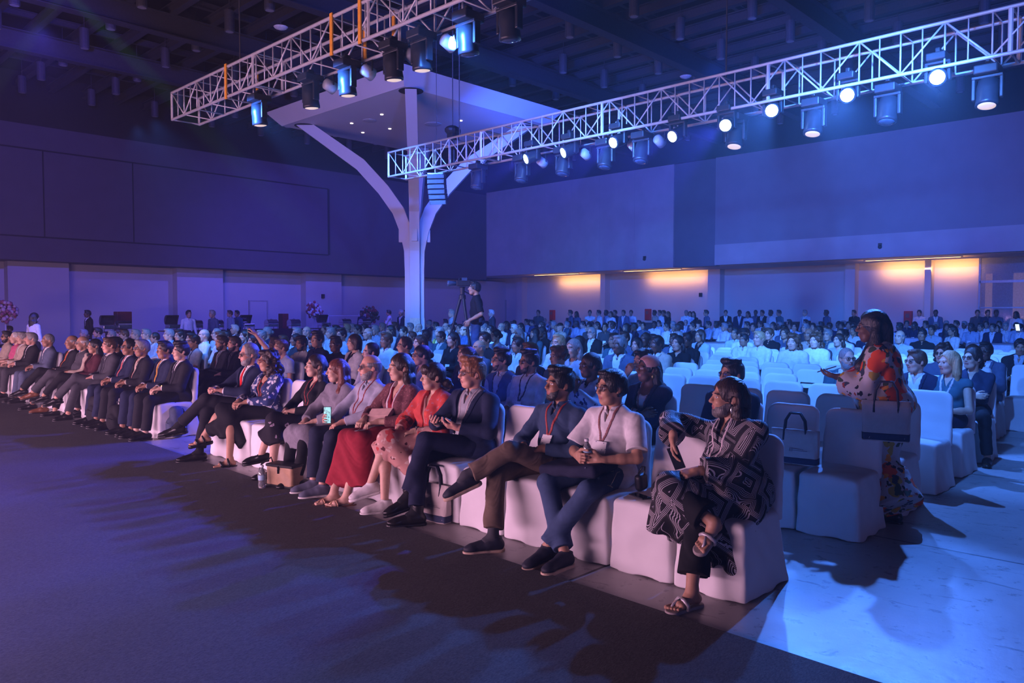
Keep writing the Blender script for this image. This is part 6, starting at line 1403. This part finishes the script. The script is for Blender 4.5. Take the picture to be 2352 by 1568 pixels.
# px, y of the head top, kind, garment colour, skin, hair
SEATED = '''437,764,a,g,t,k;503,761,a,w,f,b;537,745,j,g,f,w;580,768,l,n,f,k;598,758,a,w,f,g;628,773,a,B,r,b;648,770,a,b,t,b;702,749,b,w,f,g;726,761,A,n,t,k;690,772,q,w,r,k;716,772,q,w,t,k;768,773,A,k,d,k;
810,767,o,w,f,d;757,751,a,w,f,g;782,754,A,b,t,k;795,743,a,w,f,y;809,743,a,w,f,g;843,752,b,w,f,w;877,741,a,w,f,g;895,746,l,w,t,k;925,749,j,n,f,k;941,741,a,w,f,g;926,773,r,k,f,d;960,742,b,w,f,g;983,736,j,g,f,g;962,769,l,g,f,d;1008,750,j,g,f,g;1038,762,l,k,f,k;1065,792,a,s,f,b;
1097,780,b,s,t,g;1111,762,a,k,t,k;1137,756,n,b,t,k;1180,744,j,n,f,w;1214,786,a,B,f,b;1022,741,b,b,f,g;1042,740,p,b,f,g;1243,749,l,k,d,k;1285,741,p,e,p,d;1281,768,a,w,f,y;1315,778,l,b,f,g;1358,751,r,k,p,g;1421,770,j,s,d,g;1407,738,j,s,d,k;1437,742,h,w,t,k;1208,733,A,b,t,k;1221,734,a,B,t,k;1236,732,a,w,f,k;1251,730,a,b,t,g;1303,730,j,k,d,k;1322,736,a,b,d,k;1353,741,a,g,t,k;
1507,770,j,e,d,k;1556,770,l,k,f,k;1578,764,a,k,d,k;1545,737,j,B,f,g;1575,734,r,s,f,g;1605,734,j,n,t,k;1626,737,a,b,t,k;1645,737,a,w,d,k;1705,753,p,w,r,g;1688,752,a,b,r,k;1467,735,a,w,t,k;1477,739,a,s,t,k;1503,737,a,w,d,k;1513,735,a,b,t,k;1742,760,a,w,p,y;1766,753,a,k,p,b;1821,766,c,w,f,b;1872,764,c,w,f,b;1857,753,b,e,r,g;1931,755,r,w,r,k;1905,740,j,n,d,k;
1790,739,j,n,d,g;1800,746,j,s,d,k;1850,731,a,t,f,k;1867,741,a,k,t,k;1730,741,a,s,t,k;1760,742,a,n,t,g;1812,733,j,n,f,k;1925,737,l,w,d,k;1937,736,a,w,d,g;1949,738,a,w,t,k;2066,758,b,b,f,g;2118,754,a,k,r,k;2186,747,l,w,t,k;2150,739,a,w,d,g;2196,725,a,b,t,k;2174,732,a,b,t,g;2215,737,a,w,d,g;2230,741,a,b,d,k;2252,741,a,w,t,k;2310,740,a,w,f,g;2065,740,j,n,d,k;2083,735,a,n,t,k;2125,737,A,w,t,k;
190,757,a,w,t,g;222,752,a,s,t,k;226,760,a,w,f,g;254,758,a,b,f,g;283,757,a,w,f,b;309,756,a,b,f,g;333,755,a,w,f,g;353,767,r,b,t,k;385,755,a,b,f,g;20,760,a,w,t,k;300,763,a,s,f,g;270,763,l,w,f,d;410,757,A,n,t,k;465,755,b,w,f,g;560,757,l,s,f,k;
836,743,a,n,f,k;860,746,a,b,f,g;905,739,a,w,f,b;1000,739,a,w,t,k;1055,744,a,s,t,k;1085,743,l,w,f,d;1110,742,a,b,f,g;1125,747,a,w,t,k;1150,741,b,w,f,g;1165,739,a,n,d,k;1195,741,l,b,t,k;1270,738,a,w,t,g;1338,737,a,b,f,k;1370,738,l,w,t,d;1390,741,a,g,t,k;1455,741,a,n,d,k;1530,741,a,w,t,k;1560,738,l,b,d,k;1590,740,a,k,t,k;1663,741,a,w,t,g;1675,738,a,b,d,k;1715,738,j,s,t,k;1745,736,a,w,t,k;1775,739,l,w,t,k;1825,741,a,b,t,k;1885,738,a,w,d,k;1960,741,a,s,t,k;2040,741,a,b,d,k;2100,738,l,n,d,k;2140,746,a,b,t,k;2265,736,a,w,t,k;2280,742,j,n,t,k;2295,736,a,w,t,k;2335,740,a,b,t,k;745,744,l,w,t,k;680,752,a,w,f,g;770,746,a,s,t,k;820,745,a,b,t,k'''
STANDING = '''895,712,36,X,w,t,k;923,712,34,T,n,f,w;934,716,35,T,k,t,k;1040,712,26,S,b,f,g;1131,710,30,T,g,f,w;1237,716,36,S,g,t,k;1312,718,36,S,s,t,k;1325,711,36,W,s,d,k;1355,712,36,X,w,t,k;1377,711,36,S,w,t,k;1394,708,37,S,b,d,k;1404,710,36,W,w,t,d;1414,711,37,S,n,t,k;1433,710,36,T,s,t,k;1450,709,37,S,w,t,k;1505,713,38,S,e,d,k;1517,712,38,S,w,t,k;1526,713,39,S,g,t,k;1536,711,38,W,k,t,b;1576,713,37,S,w,t,g;1585,715,37,W,b,t,k;1593,717,37,W,k,t,k;1624,704,34,S,s,t,k;1667,711,36,T,k,t,k;1699,706,34,T,n,d,k;1719,708,33,W,w,t,k;1736,709,36,S,s,d,k;1752,706,35,T,k,t,k;1772,704,34,S,w,d,k;1791,710,34,S,t,t,k;1851,704,33,T,b,f,g;1900,708,34,S,s,d,k;1963,704,34,S,k,t,k;2149,711,32,T,s,d,k;2245,712,33,S,g,t,k;2268,714,33,S,n,t,k;2288,713,33,S,s,d,k;2335,712,30,W,w,d,k;2112,716,35,S,w,t,k'''
FAR_TABLE = []
def project(p):
    v = np.array(p, float) - EYE; return CX + FPX * (v @ cR) / (v @ cF)
for e in SEATED.replace('\n', '').split(';'):
    px, py, code, top, sk, hr = e.split(','); px, py = float(px), float(py)
    x0 = at_z(px, max(py, 731), 1.35)[0]; k = max(round(x0 - 6.13), 1); row = k <= 12
    if row:
        X = rowx(k); y = head_y(px, py, X)
        tries = 0
        while any(abs(y - u) < .40 for u in USED.get(k, [])) and tries < 4: k += 1; X = rowx(k); y = head_y(px, py, X); tries += 1
        seat(k, y); zone = 'in the second row' if k == 0 else 'in the third row' if k == 1 else 'in the middle rows' if k < 7 else 'in the back rows'
        zt = at_x(px, py, X)[2]; add_member(code, top, sk, hr, X, y, random.uniform(-8, 6), float(np.clip(zt / 1.285, .95, 1.08)), px, zone)
    else:
        X = min(x0, 31.5) + random.uniform(-.3, .3); q = at_x(px, py, X); zt = q[2]
        add_member(code, top, sk, hr, X, q[1], random.uniform(-35, 25), float(np.clip(zt / 1.285, .95, 1.08)), px, 'at the far tables'); FAR_TABLE.append((X, q[1]))
# more of the audience filling the middle of the rows and the far tables
def filler(): return random.choice('aaaaAAjjjrbqlllnohp'), random.choice('wwwwbbbgnsskteB'), random.choice('rrttfffdp'), random.choice('kkkkddbgg')
for k in range(3, 13):
    for j in range(5, 14):
        y = 1.97 + .49 * (j + .5)
        if y < (7.3 if k < 7 else 5.2 if k < 10 else 3.4) or random.random() < .42: continue
        if all(abs(y - u) > .46 for u in USED.get(k, [])):
            code, top, sk, hr = filler(); seat(k, y); q_ = project((rowx(k), y, 1.2)); zone = 'in the middle rows' if k < 7 else 'in the back rows'
            add_member(code, top, sk, hr, rowx(k), y, random.uniform(-10, 8), random.uniform(.97, 1.05), q_, zone)
for k in range(1, 9):
    for j in range(14):
        y = 10.8 + .5 * j
        if random.random() < .74: continue
        if all(abs(y - u) > .48 for u in USED.get(k, [])):
            code, top, sk, hr = filler(); seat(k, y); add_member(code, top, sk, hr, rowx(k), y, random.uniform(-10, 8), random.uniform(.97, 1.05), project((rowx(k), y, 1.2)), 'in the left block')
for X, yc, n in ((22.5, 8.2, 7), (23.5, 13.2, 7), (25.0, 19.2, 7), (28.0, 11.0, 6), (29.0, 16.2, 6), (27.5, 24.5, 6), (23.0, 25.5, 6), (28.5, 6.0, 6), (21.0, 17.0, 6), (21.5, 21.5, 6)):
    for a_ in range(n - 1):
        a2 = 2 * PI * a_ / n + random.uniform(-.2, .2); x_, y_ = X + 1.15 * math.cos(a2), yc + 1.15 * math.sin(a2)
        if any(math.hypot(x_ - u[0], y_ - u[1]) < .5 for u in FAR_TABLE): continue
        FAR_TABLE.append((x_, y_)); code, top, sk, hr = filler(); add_member(code, top, sk, hr, x_, y_, random.uniform(-45, 30), random.uniform(.98, 1.06), project((x_, y_, 1.2)), 'at the far tables')
for e in STANDING.replace('\n', '').split(';'):
    px, py, dep, code, top, sk, hr = e.split(','); px, py, dep = float(px), float(py), float(dep); q = at_d(px, py, dep); X = min(q[0], 36.6); q = at_x(px, py, X) if X < q[0] else q
    add_member(code, top, sk, hr, q[0], min(q[1], 33.5), random.uniform(-40, 40), 1.065 if code != 'W' else 1.03, px, 'along the far wall')
# people by the left-hand buffet
for px, py, Y, code, top, sk, hr, rz in ((432, 724, 27, 'S', 'w', 't', 'k', 90), (490, 723, 26, 'S', 's', 't', 'g', 10), (530, 709, 29, 'S', 'b', 'p', 'b', 0), (546, 716, 30, 'S', 'B', 't', 'k', 20), (204, 719, 30, 'T', 'k', 'd', 'k', 0), (832, 716, 31, 'S', 'n', 'd', 'k', 20)):
    q = at_y(px, py, Y); add_member(code, top, sk, hr, q[0], Y, rz, 1.05, px, 'by the buffet on the left')
q = at_y(76, 724, 22.6); add_member('W', 'w', 'f', 'k', q[0], 22.6, 200, 1.0, 76, 'behind the left front row')
cnt = {}
for c in CROWD: cnt.setdefault((c[1], c[2]), []).append(c)
for (d, z), L_ in cnt.items():
    L_.sort(key=lambda c: c[3])
    for i, c in enumerate(L_):
        lab = f'{d} {z}'
        if len(L_) > 1: lab += f', {ordw[i]} from left'
        tag(c[0], lab, 'person', 'seated audience ' + z if 'standing' not in d else 'standing onlookers')
for r in PROTO.values():
    for ch in PK.get(r, []):
        for g in PK.get(ch, []): bpy.data.objects.remove(g)
        bpy.data.objects.remove(ch)
    bpy.data.objects.remove(r)
# ------------------------------------------------------------------ audience chairs
RW = ['second', 'third', 'fourth', 'fifth', 'sixth', 'seventh', 'eighth', 'ninth', 'tenth', 'eleventh', 'twelfth', 'thirteenth', 'fourteenth', 'fifteenth', 'sixteenth', 'seventeenth']
for k in range(13):
    ppl = USED.get(k, [])
    spots = []
    for i in range(14):
        y = 1.97 + .49 * (i + .5)
        if all(abs(y - u) > .40 for u in ppl): spots.append((y, 0))
    if k < 5:
        for i in range(6 if k < 3 else 4):
            y = 10.6 + .49 * (i + .5)
            if all(abs(y - u) > .40 for u in ppl): spots.append((y, 0))
    for u in ppl:
        spots.append((u, 1))
    spots.sort()
    for i, (y, occ) in enumerate(spots):
        if occ and any(abs(y - (o.location.y)) < .05 and abs(o.location.x - rowx(k) + .11) < .05 for o in SC.objects if o.name.startswith('banquet_chair')): continue
        side = 'right block' if y < 9.6 else 'left block'
        lab = f'{"occupied" if occ else "empty"} white covered chair in the {RW[k]} row, {ordw[min(i, 39)]} from its right end'
        chair(rowx(k) - .11, y, 0, lab, 'covered chairs in the audience rows')
# bags left on the empty chairs
for (px, py, k), lab in (((1708, 825, 5), 'black bag lying on a chair in front of the man in the white polo shirt'), ((1665, 818, 5), 'rounded dark bag beside the black bag on the empty chairs'), ((1855, 868, 3), 'black bag on an empty chair left of the man in the teal jacket')):
    q = at_x(px, py, rowx(k) - .05); r = empty('shoulder_bag', (rowx(k) - .05, q[1], .485)); tag(r, lab, 'bag')
    g = Grid((-.2, -.24, -.02), (.2, .24, .36), .014).add([rbox((0, 0, .15), (.1, .17, .15), None, .08)], .02).wrinkle(.006, 22, int(px)); link('bag_body', g.mesh('bag_body'), [C_BLACK], r)
    b = MB(); b.tube([(0, -.12, .28), (0, -.08, .36), (0, .08, .36), (0, .12, .28)], .01, 6); b.build('strap', LEATHER, r, smooth=True)
# ------------------------------------------------------------------ camera operator on his riser
q = at_d(1095, 645, 15.0); cx_, cy_ = q[0], q[1]; zr = q[2] - 1.76
r = empty('camera_riser', (cx_ - .15, cy_ + .15, 0)); tag(r, 'low black camera riser in the middle of the audience', 'platform')
b = MB(); b.box((-1.0, -1.0, zr - .06), (1.0, 1.0, zr)); b.build('deck', mat('black riser deck', (.03, .03, .035), .7), r)
for sx in (-.92, .92):
    for sy in (-.92, .92): b = MB(); b.tube([(sx, sy, 0), (sx, sy, zr - .06)], .03, 8); b.build('leg', M_BLACK, r)
b = MB(); b.box((-1.01, -1.01, .03), (1.01, 1.01, zr - .07)); b.build('valance', C_CHAR, r)
person('person', 'camera operator in black shirt and headphones standing on the riser', (cx_, cy_, zr), rz=-38, sc=1.04, vox=.008, skin=S_TAN, hairm=H_BLACK, hair='short', seed=91, hyaw=0, hpit=6, sw=.195, girth=1.05,
       arms=dict(L=dict(h=(.16, .24, .95), pole=(-.8, .3, 0), d=(.6, 0, -1), n=(0, -1, 0)), R=dict(h=(.12, -.24, .95), pole=(-.8, -.3, 0), d=(.3, 0, -1), n=(0, 1, 0))), pel=(0, 0, .95), lean=1,
       legs=dict(L=dict(k=(.03, .12, .5), a=(0, .14, .095), t=(1, .15, 0)), R=dict(k=(.03, -.12, .5), a=(.0, -.14, .095), t=(1, -.15, 0))),
       wear=[dict(t='top', n='black_shirt', m=C_BLACK, sl=.9, flare=.015, collar=C_BLACK, hem=.02), dict(t='trousers', m=C_MID, rb=.06), dict(t='shoes', m=LEATHER, sm=LEATHER), dict(t='band', n='headphones', m=M_BLACK, frame='head', k=.006, prims=[ell((-.01, .083, 0), (.032, .018, .038)), ell((-.01, -.083, 0), (.032, .018, .038))] + [cone((-.01, .085 * math.cos(a), .03 + .105 * math.sin(a)), (-.01, .085 * math.cos(a + .35), .03 + .105 * math.sin(a + .35)), .009, .009) for a in np.arange(0, PI - .1, .35)])])
q = at_d(1062, 655, 15.3); r = empty('video_camera_tripod', (q[0], q[1], zr)); tag(r, 'tall black tripod carrying the video camera on the riser', 'tripod'); hz_ = q[2] - zr
for a in (.3, 2.4, 4.5): b = MB(); b.tube([(.04 * math.cos(a), .04 * math.sin(a), hz_ - .25), (.42 * math.cos(a), .42 * math.sin(a), 0)], [.032, .018], 8); b.build('leg', M_BLACK, r)
b = MB(); b.lathe([(.07, hz_ - .28), (.07, hz_ - .2), (.045, hz_ - .18), (.05, hz_ - .05), (.08, hz_ - .03)], (0, 0, 0), 12); b.build('fluid_head', M_BLACK, r)
b = MB(); b.tube([(0, 0, hz_ - .1), (.35, -.2, hz_ - .3)], .012, 6); b.build('pan_bar', M_BLACK, r)
r = empty('video_camera', (q[0], q[1], q[2])); r.rotation_euler = (0, 0, math.radians(142)); r.scale = (.75, .75, .75); tag(r, 'video camera on the tall tripod beside the operator', 'camera')
b = MB(); b.box((-.2, -.07, -.02), (.16, .07, .13)); b.build('camera_body', M_BLACK, r, bevel=.015)
b = MB(); b.lathe([(.055, .16), (.06, .3), (.075, .34), (.075, .4)], (0, 0, .05), 14, 0, np.array([[0, 0, 1.0], [1, 0, 0], [0, 1, 0]]).T @ np.eye(3) if False else np.stack([np.array([0, 1.0, 0]), np.array([0, 0, 1.0]), np.array([1.0, 0, 0])], 1)); b.build('lens', mat('camera lens', (.05, .08, .14), .1), r, smooth=True)
b = MB(); b.tube([(.1, 0, .13), (.08, 0, .19), (-.1, 0, .19), (-.12, 0, .13)], .012, 6); b.build('top_handle', M_BLACK, r)
b = MB(); b.box((-.12, .07, .12), (.02, .1, .2)); b.build('viewfinder', mat('camera lens', (0, 0, 0)), r)

# ------------------------------------------------------------------ round tables behind the rows
M_CLOTH = cloth('white tablecloth', (.60, .59, .60))
def tablecloth_mesh(R=.9, h=.75):
    b = MB(); n = 72; V = []; F = []
    for j, (rr, z, am) in enumerate(((.02, h, 0), (R * .97, h, 0), (R, h - .012, 0), (R * 1.015, h - .2, .012), (R * 1.03, h - .45, .026), (R * 1.04, .02, .036))):
        for k in range(n):
            a = 2 * PI * k / n; q = rr + am * math.sin(a * 18) + am * .4 * math.sin(a * 7 + 1); V.append((q * math.cos(a), q * math.sin(a), z))
    for j in range(5):
        for k in range(n): F.append((j * n + k, j * n + (k + 1) % n, (j + 1) * n + (k + 1) % n, (j + 1) * n + k))
    F.append(tuple(range(n))); b.quadmesh(V, F); return b.mesh('tablecloth', True)
TCM = tablecloth_mesh(); TCM.materials.append(M_CLOTH)
TB = [((1520, 770), 'with the lit phone, behind the dark blazer'), ((1330, 764), 'behind the man covering his mouth'), ((1680, 787), 'with a pink bag on it, behind the capped man'), ((2300, 790), 'with a handbag on it at the far right'), ((2110, 766), 'below the red cabinet nearest the glazed entrance'), ((1850, 767), 'before the standing men at mid far wall'), ((1235, 763), 'in front of the red cabinet nearest the exit door'), ((1005, 757), 'right of the white column foot')]
for (q, lab) in TB:
    p = at_z(*q, .75); X = min(p[0], 30.5)
    if X < p[0]: p = at_x(*q, X)
    r = empty('round_table', (p[0], p[1], 0)); tag(r, 'round banquet table ' + lab, 'table', 'round banquet tables')
    b = MB(); b.lathe([(.86, .715), (.88, .72), (.88, .74), (.86, .743)], (0, 0, 0), 32); b.build('tabletop', mat('plywood', (.3, .2, .12), .7), r)
    for k in range(4): b = MB(); a = k * PI / 2 + .4; b.tube([(.5 * math.cos(a), .5 * math.sin(a), .715), (.55 * math.cos(a), .55 * math.sin(a), 0)], .016, 6); b.build('leg', M_BEAMK if False else M_BLACK, r)
    o = bpy.data.objects.new('tablecloth', TCM); COL.objects.link(o); o.location = (p[0], p[1], .004); o.rotation_euler = (0, 0, random.uniform(0, 6)); tag(o, 'white cloth on the table ' + lab, 'tablecloth', 'white round tablecloths')
p = at_z(1680, 780, .76); r = empty('handbag', (p[0], p[1], .757), 1.2); tag(r, 'pink handbag on the round table behind the capped man', 'bag')
g = Grid((-.16, -.24, -.01), (.16, .24, .3), .014).add([rbox((0, 0, .12), (.09, .19, .12), None, .05)], .02); link('bag_body', g.mesh('bag_body'), [mat('pink leather', (.45, .2, .24), .5)], r)
b = MB(); b.tube([(0, -.1, .22), (0, -.08, .32), (0, .08, .32), (0, .1, .22)], .01, 6); b.build('handle', M_BLACK, r)
for q, lab in (((1517, 764), 'bright phone lying on the round table behind the dark blazer'), ((2337, 752), 'bright phone held up at the far right tables')):
    p = at_z(*q, .8) if q[0] < 2000 else at_x(*q, 24.0); phone((p[0], p[1], p[2]), rot(205, 30, 0), lab, mat('white lit screen', (.5, .6, .7), .4, emit=(.6, .9, 1), estr=2.5), 1.3)
# ------------------------------------------------------------------ buffet along the left wall
def chafing(loc, rz, label, lid_open):
    r = empty('chafing_dish', loc, rz); tag(r, label, 'chafing dish', 'chafing dishes on the buffet')
    b = MB(); b.box((-.2, -.24, .12), (.2, .24, .24)); b.build('pan', M_CHROME, r, bevel=.02)
    b = MB()
    b.box((-.2, -.24, .1), (.2, .24, .125)); b.build('frame_tray', M_CHROME, r)
    for sx in (-.18, .18):
        for sy in (-.21, .21): b = MB(); b.tube([(sx, sy, 0), (sx, sy, .11)], .014, 6); b.build('leg', M_CHROME, r)
    b = MB(); n = 14; V = []
    for i in range(9):
        a = PI * i / 8
        for sy in (-.24, .24): V.append((.2 * math.cos(a), sy, .17 * math.sin(a)))
    F = [(2 * i, 2 * i + 1, 2 * i + 3, 2 * i + 2) for i in range(8)] + [tuple(range(0, 18, 2)), tuple(range(17, 0, -2))]
    V = [tuple((rot(0, 62 if lid_open else 0) @ (np.array(v) - np.array([-.2, 0, 0]))) + np.array([-.2, 0, .245])) for v in V]
    b.quadmesh(V, F); o = b.build('roll_lid', M_CHROME if not lid_open else mat('dark steel lid', (.05, .045, .045), .3, metal=.6), r)
    b = MB(); b.tube([(.0, -.05, .0), (.0, 0, .03), (0, .05, 0)], .008, 6); b.v = [tuple((rot(0, 62 if lid_open else 0) @ (np.array(v) + np.array([.2, 0, .17]))) + np.array([-.2, 0, .245])) for v in b.v]; b.build('lid_handle', M_BLACK, o)
    return r
segs = [((232, 300), 'left of the broad pier'), ((372, 520), 'at the pier beside the white door'), ((540, 700), 'in front of the white door'), ((720, 860), 'towards the white column')]
nd = 0
for si, ((xa, xb), lab) in enumerate(segs):
    A = at_y(xa, 745, 30.6); B_ = at_y(xb, 745, 30.6); zt = .95
    r = empty('buffet_table', ((A[0] + B_[0]) / 2, 30.6, 0)); hl = (B_[0] - A[0]) / 2; tag(r, 'long dark-skirted buffet table ' + lab, 'table', 'buffet tables by the left wall')
    b = MB(); b.box((-hl, -.42, zt - .03), (hl, .42, zt)); b.build('tabletop', mat('plywood', (0, 0, 0)), r)
    b = MB(); nn = 120; V = []; 
    for k in range(nn + 1):
        x = -hl - .01 + (2 * hl + .02) * k / nn; y = -.43 - .012 * abs(math.sin(k * 1.3)); V += [(x, y, .01), (x, -.43, zt + .004)]
    b.quadmesh(V, [(2 * k, 2 * k + 2, 2 * k + 3, 2 * k + 1) for k in range(nn)]); b.box((-hl - .01, -.43, zt), (hl + .01, .43, zt + .006)); b.build('table_skirt', cloth('aubergine skirt', (.035, .012, .02)), r)
    n = max(2, int(hl * 2 / .85))
    for k in range(n):
        nd += 1; chafing((A[0] + (k + .5) * 2 * hl / n, 30.6, zt + .007), PI / 2 * 1 + PI, f'steel chafing dish {ordw[k]} on the buffet {lab}', (k * 7 + si * 3) % 3 == 0)
for (px, py, Y, w_, h_, lab) in ((282, 733, 31.6, .55, .6, 'dark red upholstered chair back beside the left buffet'), (651, 730, 31.6, .3, .4, 'small red box standing behind the middle buffet')):
    q = at_y(px, py, Y); r = empty('red_case', (q[0], Y, 0)); tag(r, lab.replace('chair back', 'case'), 'case')
    b = MB(); b.box((-w_ / 2, -.2, 0), (w_ / 2, .2, q[2] + h_ / 2)); b.build('case_body', mat('deep red case', (.12, .012, .012), .5), r, bevel=.02)
    b = MB(); b.box((-w_ / 2 - .01, -.205, .5), (w_ / 2 + .01, .205, .54)); b.build('band', M_BLACK, r)
# flower stands
def flower_stand(px, py, Y, label, cols, R=.33):
    q = at_y(px, py, Y); r = empty('flower_stand', (q[0], Y, 0)); tag(r, label, 'flower arrangement'); rr = np.random.default_rng(int(px))
    b = MB(); b.lathe([(.2, 0), (.2, .02), (.03, .04), (.03, q[2] - .3), (.09, q[2] - .25), (.1, q[2] - .2)], (0, 0, 0), 14); b.build('stand', M_WHITE_STEEL, r, smooth=True)
    for nm, c in cols:
        b = MB()
        for k in range(70):
            v = nrm(rr.normal(size=3)); b.sphere(np.array([0, 0, q[2]]) + v * R * rr.uniform(.45, 1), rr.uniform(.045, .085), 7)
        b.build(nm, mat('petals ' + str(c), c, .8), r, smooth=True)
flower_stand(12, 715, 29.5, 'round dusky rose flower arrangement on a stand at the left edge', (('roses', (.30, .08, .10)), ('pale_blooms', (.45, .3, .3))), .36)
flower_stand(722, 713, 32.5, 'round red and white flower arrangement on a stand behind the buffet', (('red_blooms', (.3, .05, .07)), ('white_blooms', (.5, .45, .5))), .42)
flower_stand(850, 722, 32.8, 'large dark red flower arrangement at the end of the buffet', (('dark_red_blooms', (.22, .035, .045)), ('leaves', (.05, .07, .04))), .5)
# service trolley and dark counters
q = at_y(790, 735, 31.8); r = empty('serving_trolley', (q[0], 31.8, 0)); tag(r, 'metal serving trolley with shelves near the white column', 'trolley')
for z in (.5, 1.0, 1.5): b = MB(); b.box((-1.1, -.3, z), (1.1, .3, z + .03)); b.build('shelf', M_WHITE_STEEL, r)
for sx in (-1.08, 1.08): b = MB(); b.tube([(sx, -.28, .05), (sx, -.28, 1.6), (sx, .28, 1.6), (sx, .28, .05)], .02, 6); b.build('side_frame', M_WHITE_STEEL, r)
for k in range(4):
    b = MB(); b.sphere((0, 0, 0), .06, 10); o = b.build('caster', M_BLACK, r); o.location = ((-1.05, 1.05)[k % 2], (-.26, .26)[k // 2], .06)
for (px, dep, w_, h_, lab) in ((1485, 36, 1.3, 1.2, 'dark wooden counter under the middle red cabinet'), (1822, 35, .7, 1.25, 'dark wooden counter behind the standing audience'), (1060, 30, 1.6, 1.0, 'dark wooden counter right of the white column'), (1160, 35.5, 1.6, .9, 'dark wooden counter beside the brown exit door')):
    q = at_d(px, 740, dep); r = empty('service_counter', (q[0], q[1], 0), math.radians(43.6)); tag(r, lab, 'counter')
    b = MB(); b.box((-.3, -w_ / 2, 0), (.3, w_ / 2, h_ - .04)); b.build('counter_body', mat('dark walnut', (.035, .02, .022), .5, scale=6), r)
    b = MB(); b.box((-.34, -w_ / 2 - .04, h_ - .04), (.34, w_ / 2 + .04, h_)); b.build('counter_top', mat('dark walnut top', (.05, .03, .03), .35, scale=6), r)
# small wall domes
for px, py, lab in ((2021, 567, 'small black dome camera on the right upper wall'), (1480, 595, 'small black dome camera above the middle cove light')):
    q = at_x(px, py, WR - .06); r = empty('dome_camera', q); tag(r, lab, 'security camera'); b = MB(); b.box((-.02, -.07, .05), (.06, .07, .16)); b.build('bracket', M_BLACK, r); b = MB(); b.sphere((0, 0, 0), .085, 12); b.build('dome', M_BLACK, r, smooth=True)
for px, py, lab in ((1609, 677, 'small black wall loudspeaker on the right lower wall'), (742, 680, 'small black wall loudspeaker on the left lower wall')):
    q = at_x(px, py, XR - .08) if px > 1000 else at_y(px, py, YL - .58); r = empty('wall_speaker', q); tag(r, lab, 'loudspeaker'); b = MB(); b.box((-.07, -.07, -.11), (.07, .07, .11)); b.build('cabinet', M_BLACK, r, bevel=.01); b = MB(); b.box((-.075, -.055, -.09), (-.071, .055, .09)); b.build('grille', C_CHAR, r)
# ------------------------------------------------------------------ stage light, added fill lights, haze, camera
area('stage edge glow', (-3.0, 11.2, .7), (6, 11.2, .75), (1.0, .54, .80), 1450, 14.5, 1.0)
area('stage side wash', (1.0, -8.0, 1.6), (5, 3, .7), (.34, .30, 1.0), 70, 3, 1.6)
for i, y in enumerate((11.3, 8.9, 6.5, 4.2, 1.8, 13.2, 13.9)):
    spot('blue audience wash', (5.25, y + .2, 4.95), (14.5 if y < 13 else 9.5, y + .5 if y < 13 else y + 3.0 if y < 13.5 else 20, .2), (.055, .225, 1.0), 1700, 72, .4, .10)
for i, y in enumerate((15, 10, 5)):
    spot('blue far wash', (6.3, y - 3, 5.0), (24, y + 3.5, .4), (.065, .24, 1.0), 11000, 44, .7, .1)
for y, ty in ((12.5, 27), (7.0, 16), (1.5, 4)):
    spot('added blue wall fill', (12.6, y, 6.1), (WR, ty, 6.0), (.03, .11, 1.0), 7600, 66, .8, .15)  # added spots without fixtures, a blue fill for the right wall
spot('blue aisle light', (10.7, 4.4, 4.6), (8.4, -.8, 0), BLUE, 2100, 56, .2, .05)
spot('added violet wall fill', (4.5, 16.5, 7.0), (6.0, WL, 3.0), (.10, .08, 1.0), 6400, 95, .8, .15)  # added pair of spots without fixtures, tinting the left wall violet
spot('added violet wall fill', (19.0, 25.5, 7.0), (22.0, WL, 2.4), (.10, .08, 1.0), 3000, 120, .8, .15)
spot('added blue canopy fill', (6.4, 5.0, 5.6), (16.2, 20.5, 7.6), (.06, .13, 1.0), 11000, 44, .7, .12)  # added unseen spot, stands in for light bounced up from the crowd
spot('green air beam', at_d(-160, -330, 13), at_d(330, 160, 15), (.25, 1, .3), 60000, 5, .8, .03); spot('green air beam', at_d(330, -260, 13), at_d(-60, 260, 14), (.45, 1, .25), 50000, 5, .8, .03)
w = bpy.data.worlds.new('hall air'); SC.world = w; w.use_nodes = True; nt = w.node_tree
nt.nodes['Background'].inputs[0].default_value = (.05, .04, .18, 1); nt.nodes['Background'].inputs[1].default_value = 0.0
HAZE = True
if HAZE:
    vs = nt.nodes.new('ShaderNodeVolumeScatter'); vs.inputs['Density'].default_value = .0026; vs.inputs['Anisotropy'].default_value = .55
    vs.inputs['Color'].default_value = (.95, .95, 1, 1)
    nt.links.new(vs.outputs[0], nt.nodes['World Output'].inputs['Volume'])
cam = bpy.data.cameras.new('camera'); co = bpy.data.objects.new('camera', cam); COL.objects.link(co); SC.camera = co
cam.sensor_width = 36.0; cam.lens = 36.0 * FPX / 2352.0; cam.clip_end = 200
co.location = (0, 0, HC)
Mx = Matrix(((cR[0], cU[0], -cF[0]), (cR[1], cU[1], -cF[1]), (cR[2], cU[2], -cF[2])))
co.rotation_euler = Mx.to_euler()
SC.view_settings.view_transform = 'Standard'; SC.view_settings.look = 'None'; SC.view_settings.exposure = 0.14; SC.view_settings.gamma = 1.0
SC.view_settings.use_curve_mapping = False
SC.cycles.max_bounces = 4; SC.cycles.diffuse_bounces = 2; SC.cycles.glossy_bounces = 3; SC.cycles.transmission_bounces = 4; SC.cycles.volume_bounces = 0; SC.cycles.sample_clamp_indirect = 4.0
SC.cycles.use_denoising = True; SC.cycles.use_adaptive_sampling = True; SC.cycles.adaptive_threshold = .035
print('SCRIPT', round(time.time() - T0, 1), 'polys', sum(len(o.data.polygons) for o in SC.objects if o.type == 'MESH'))
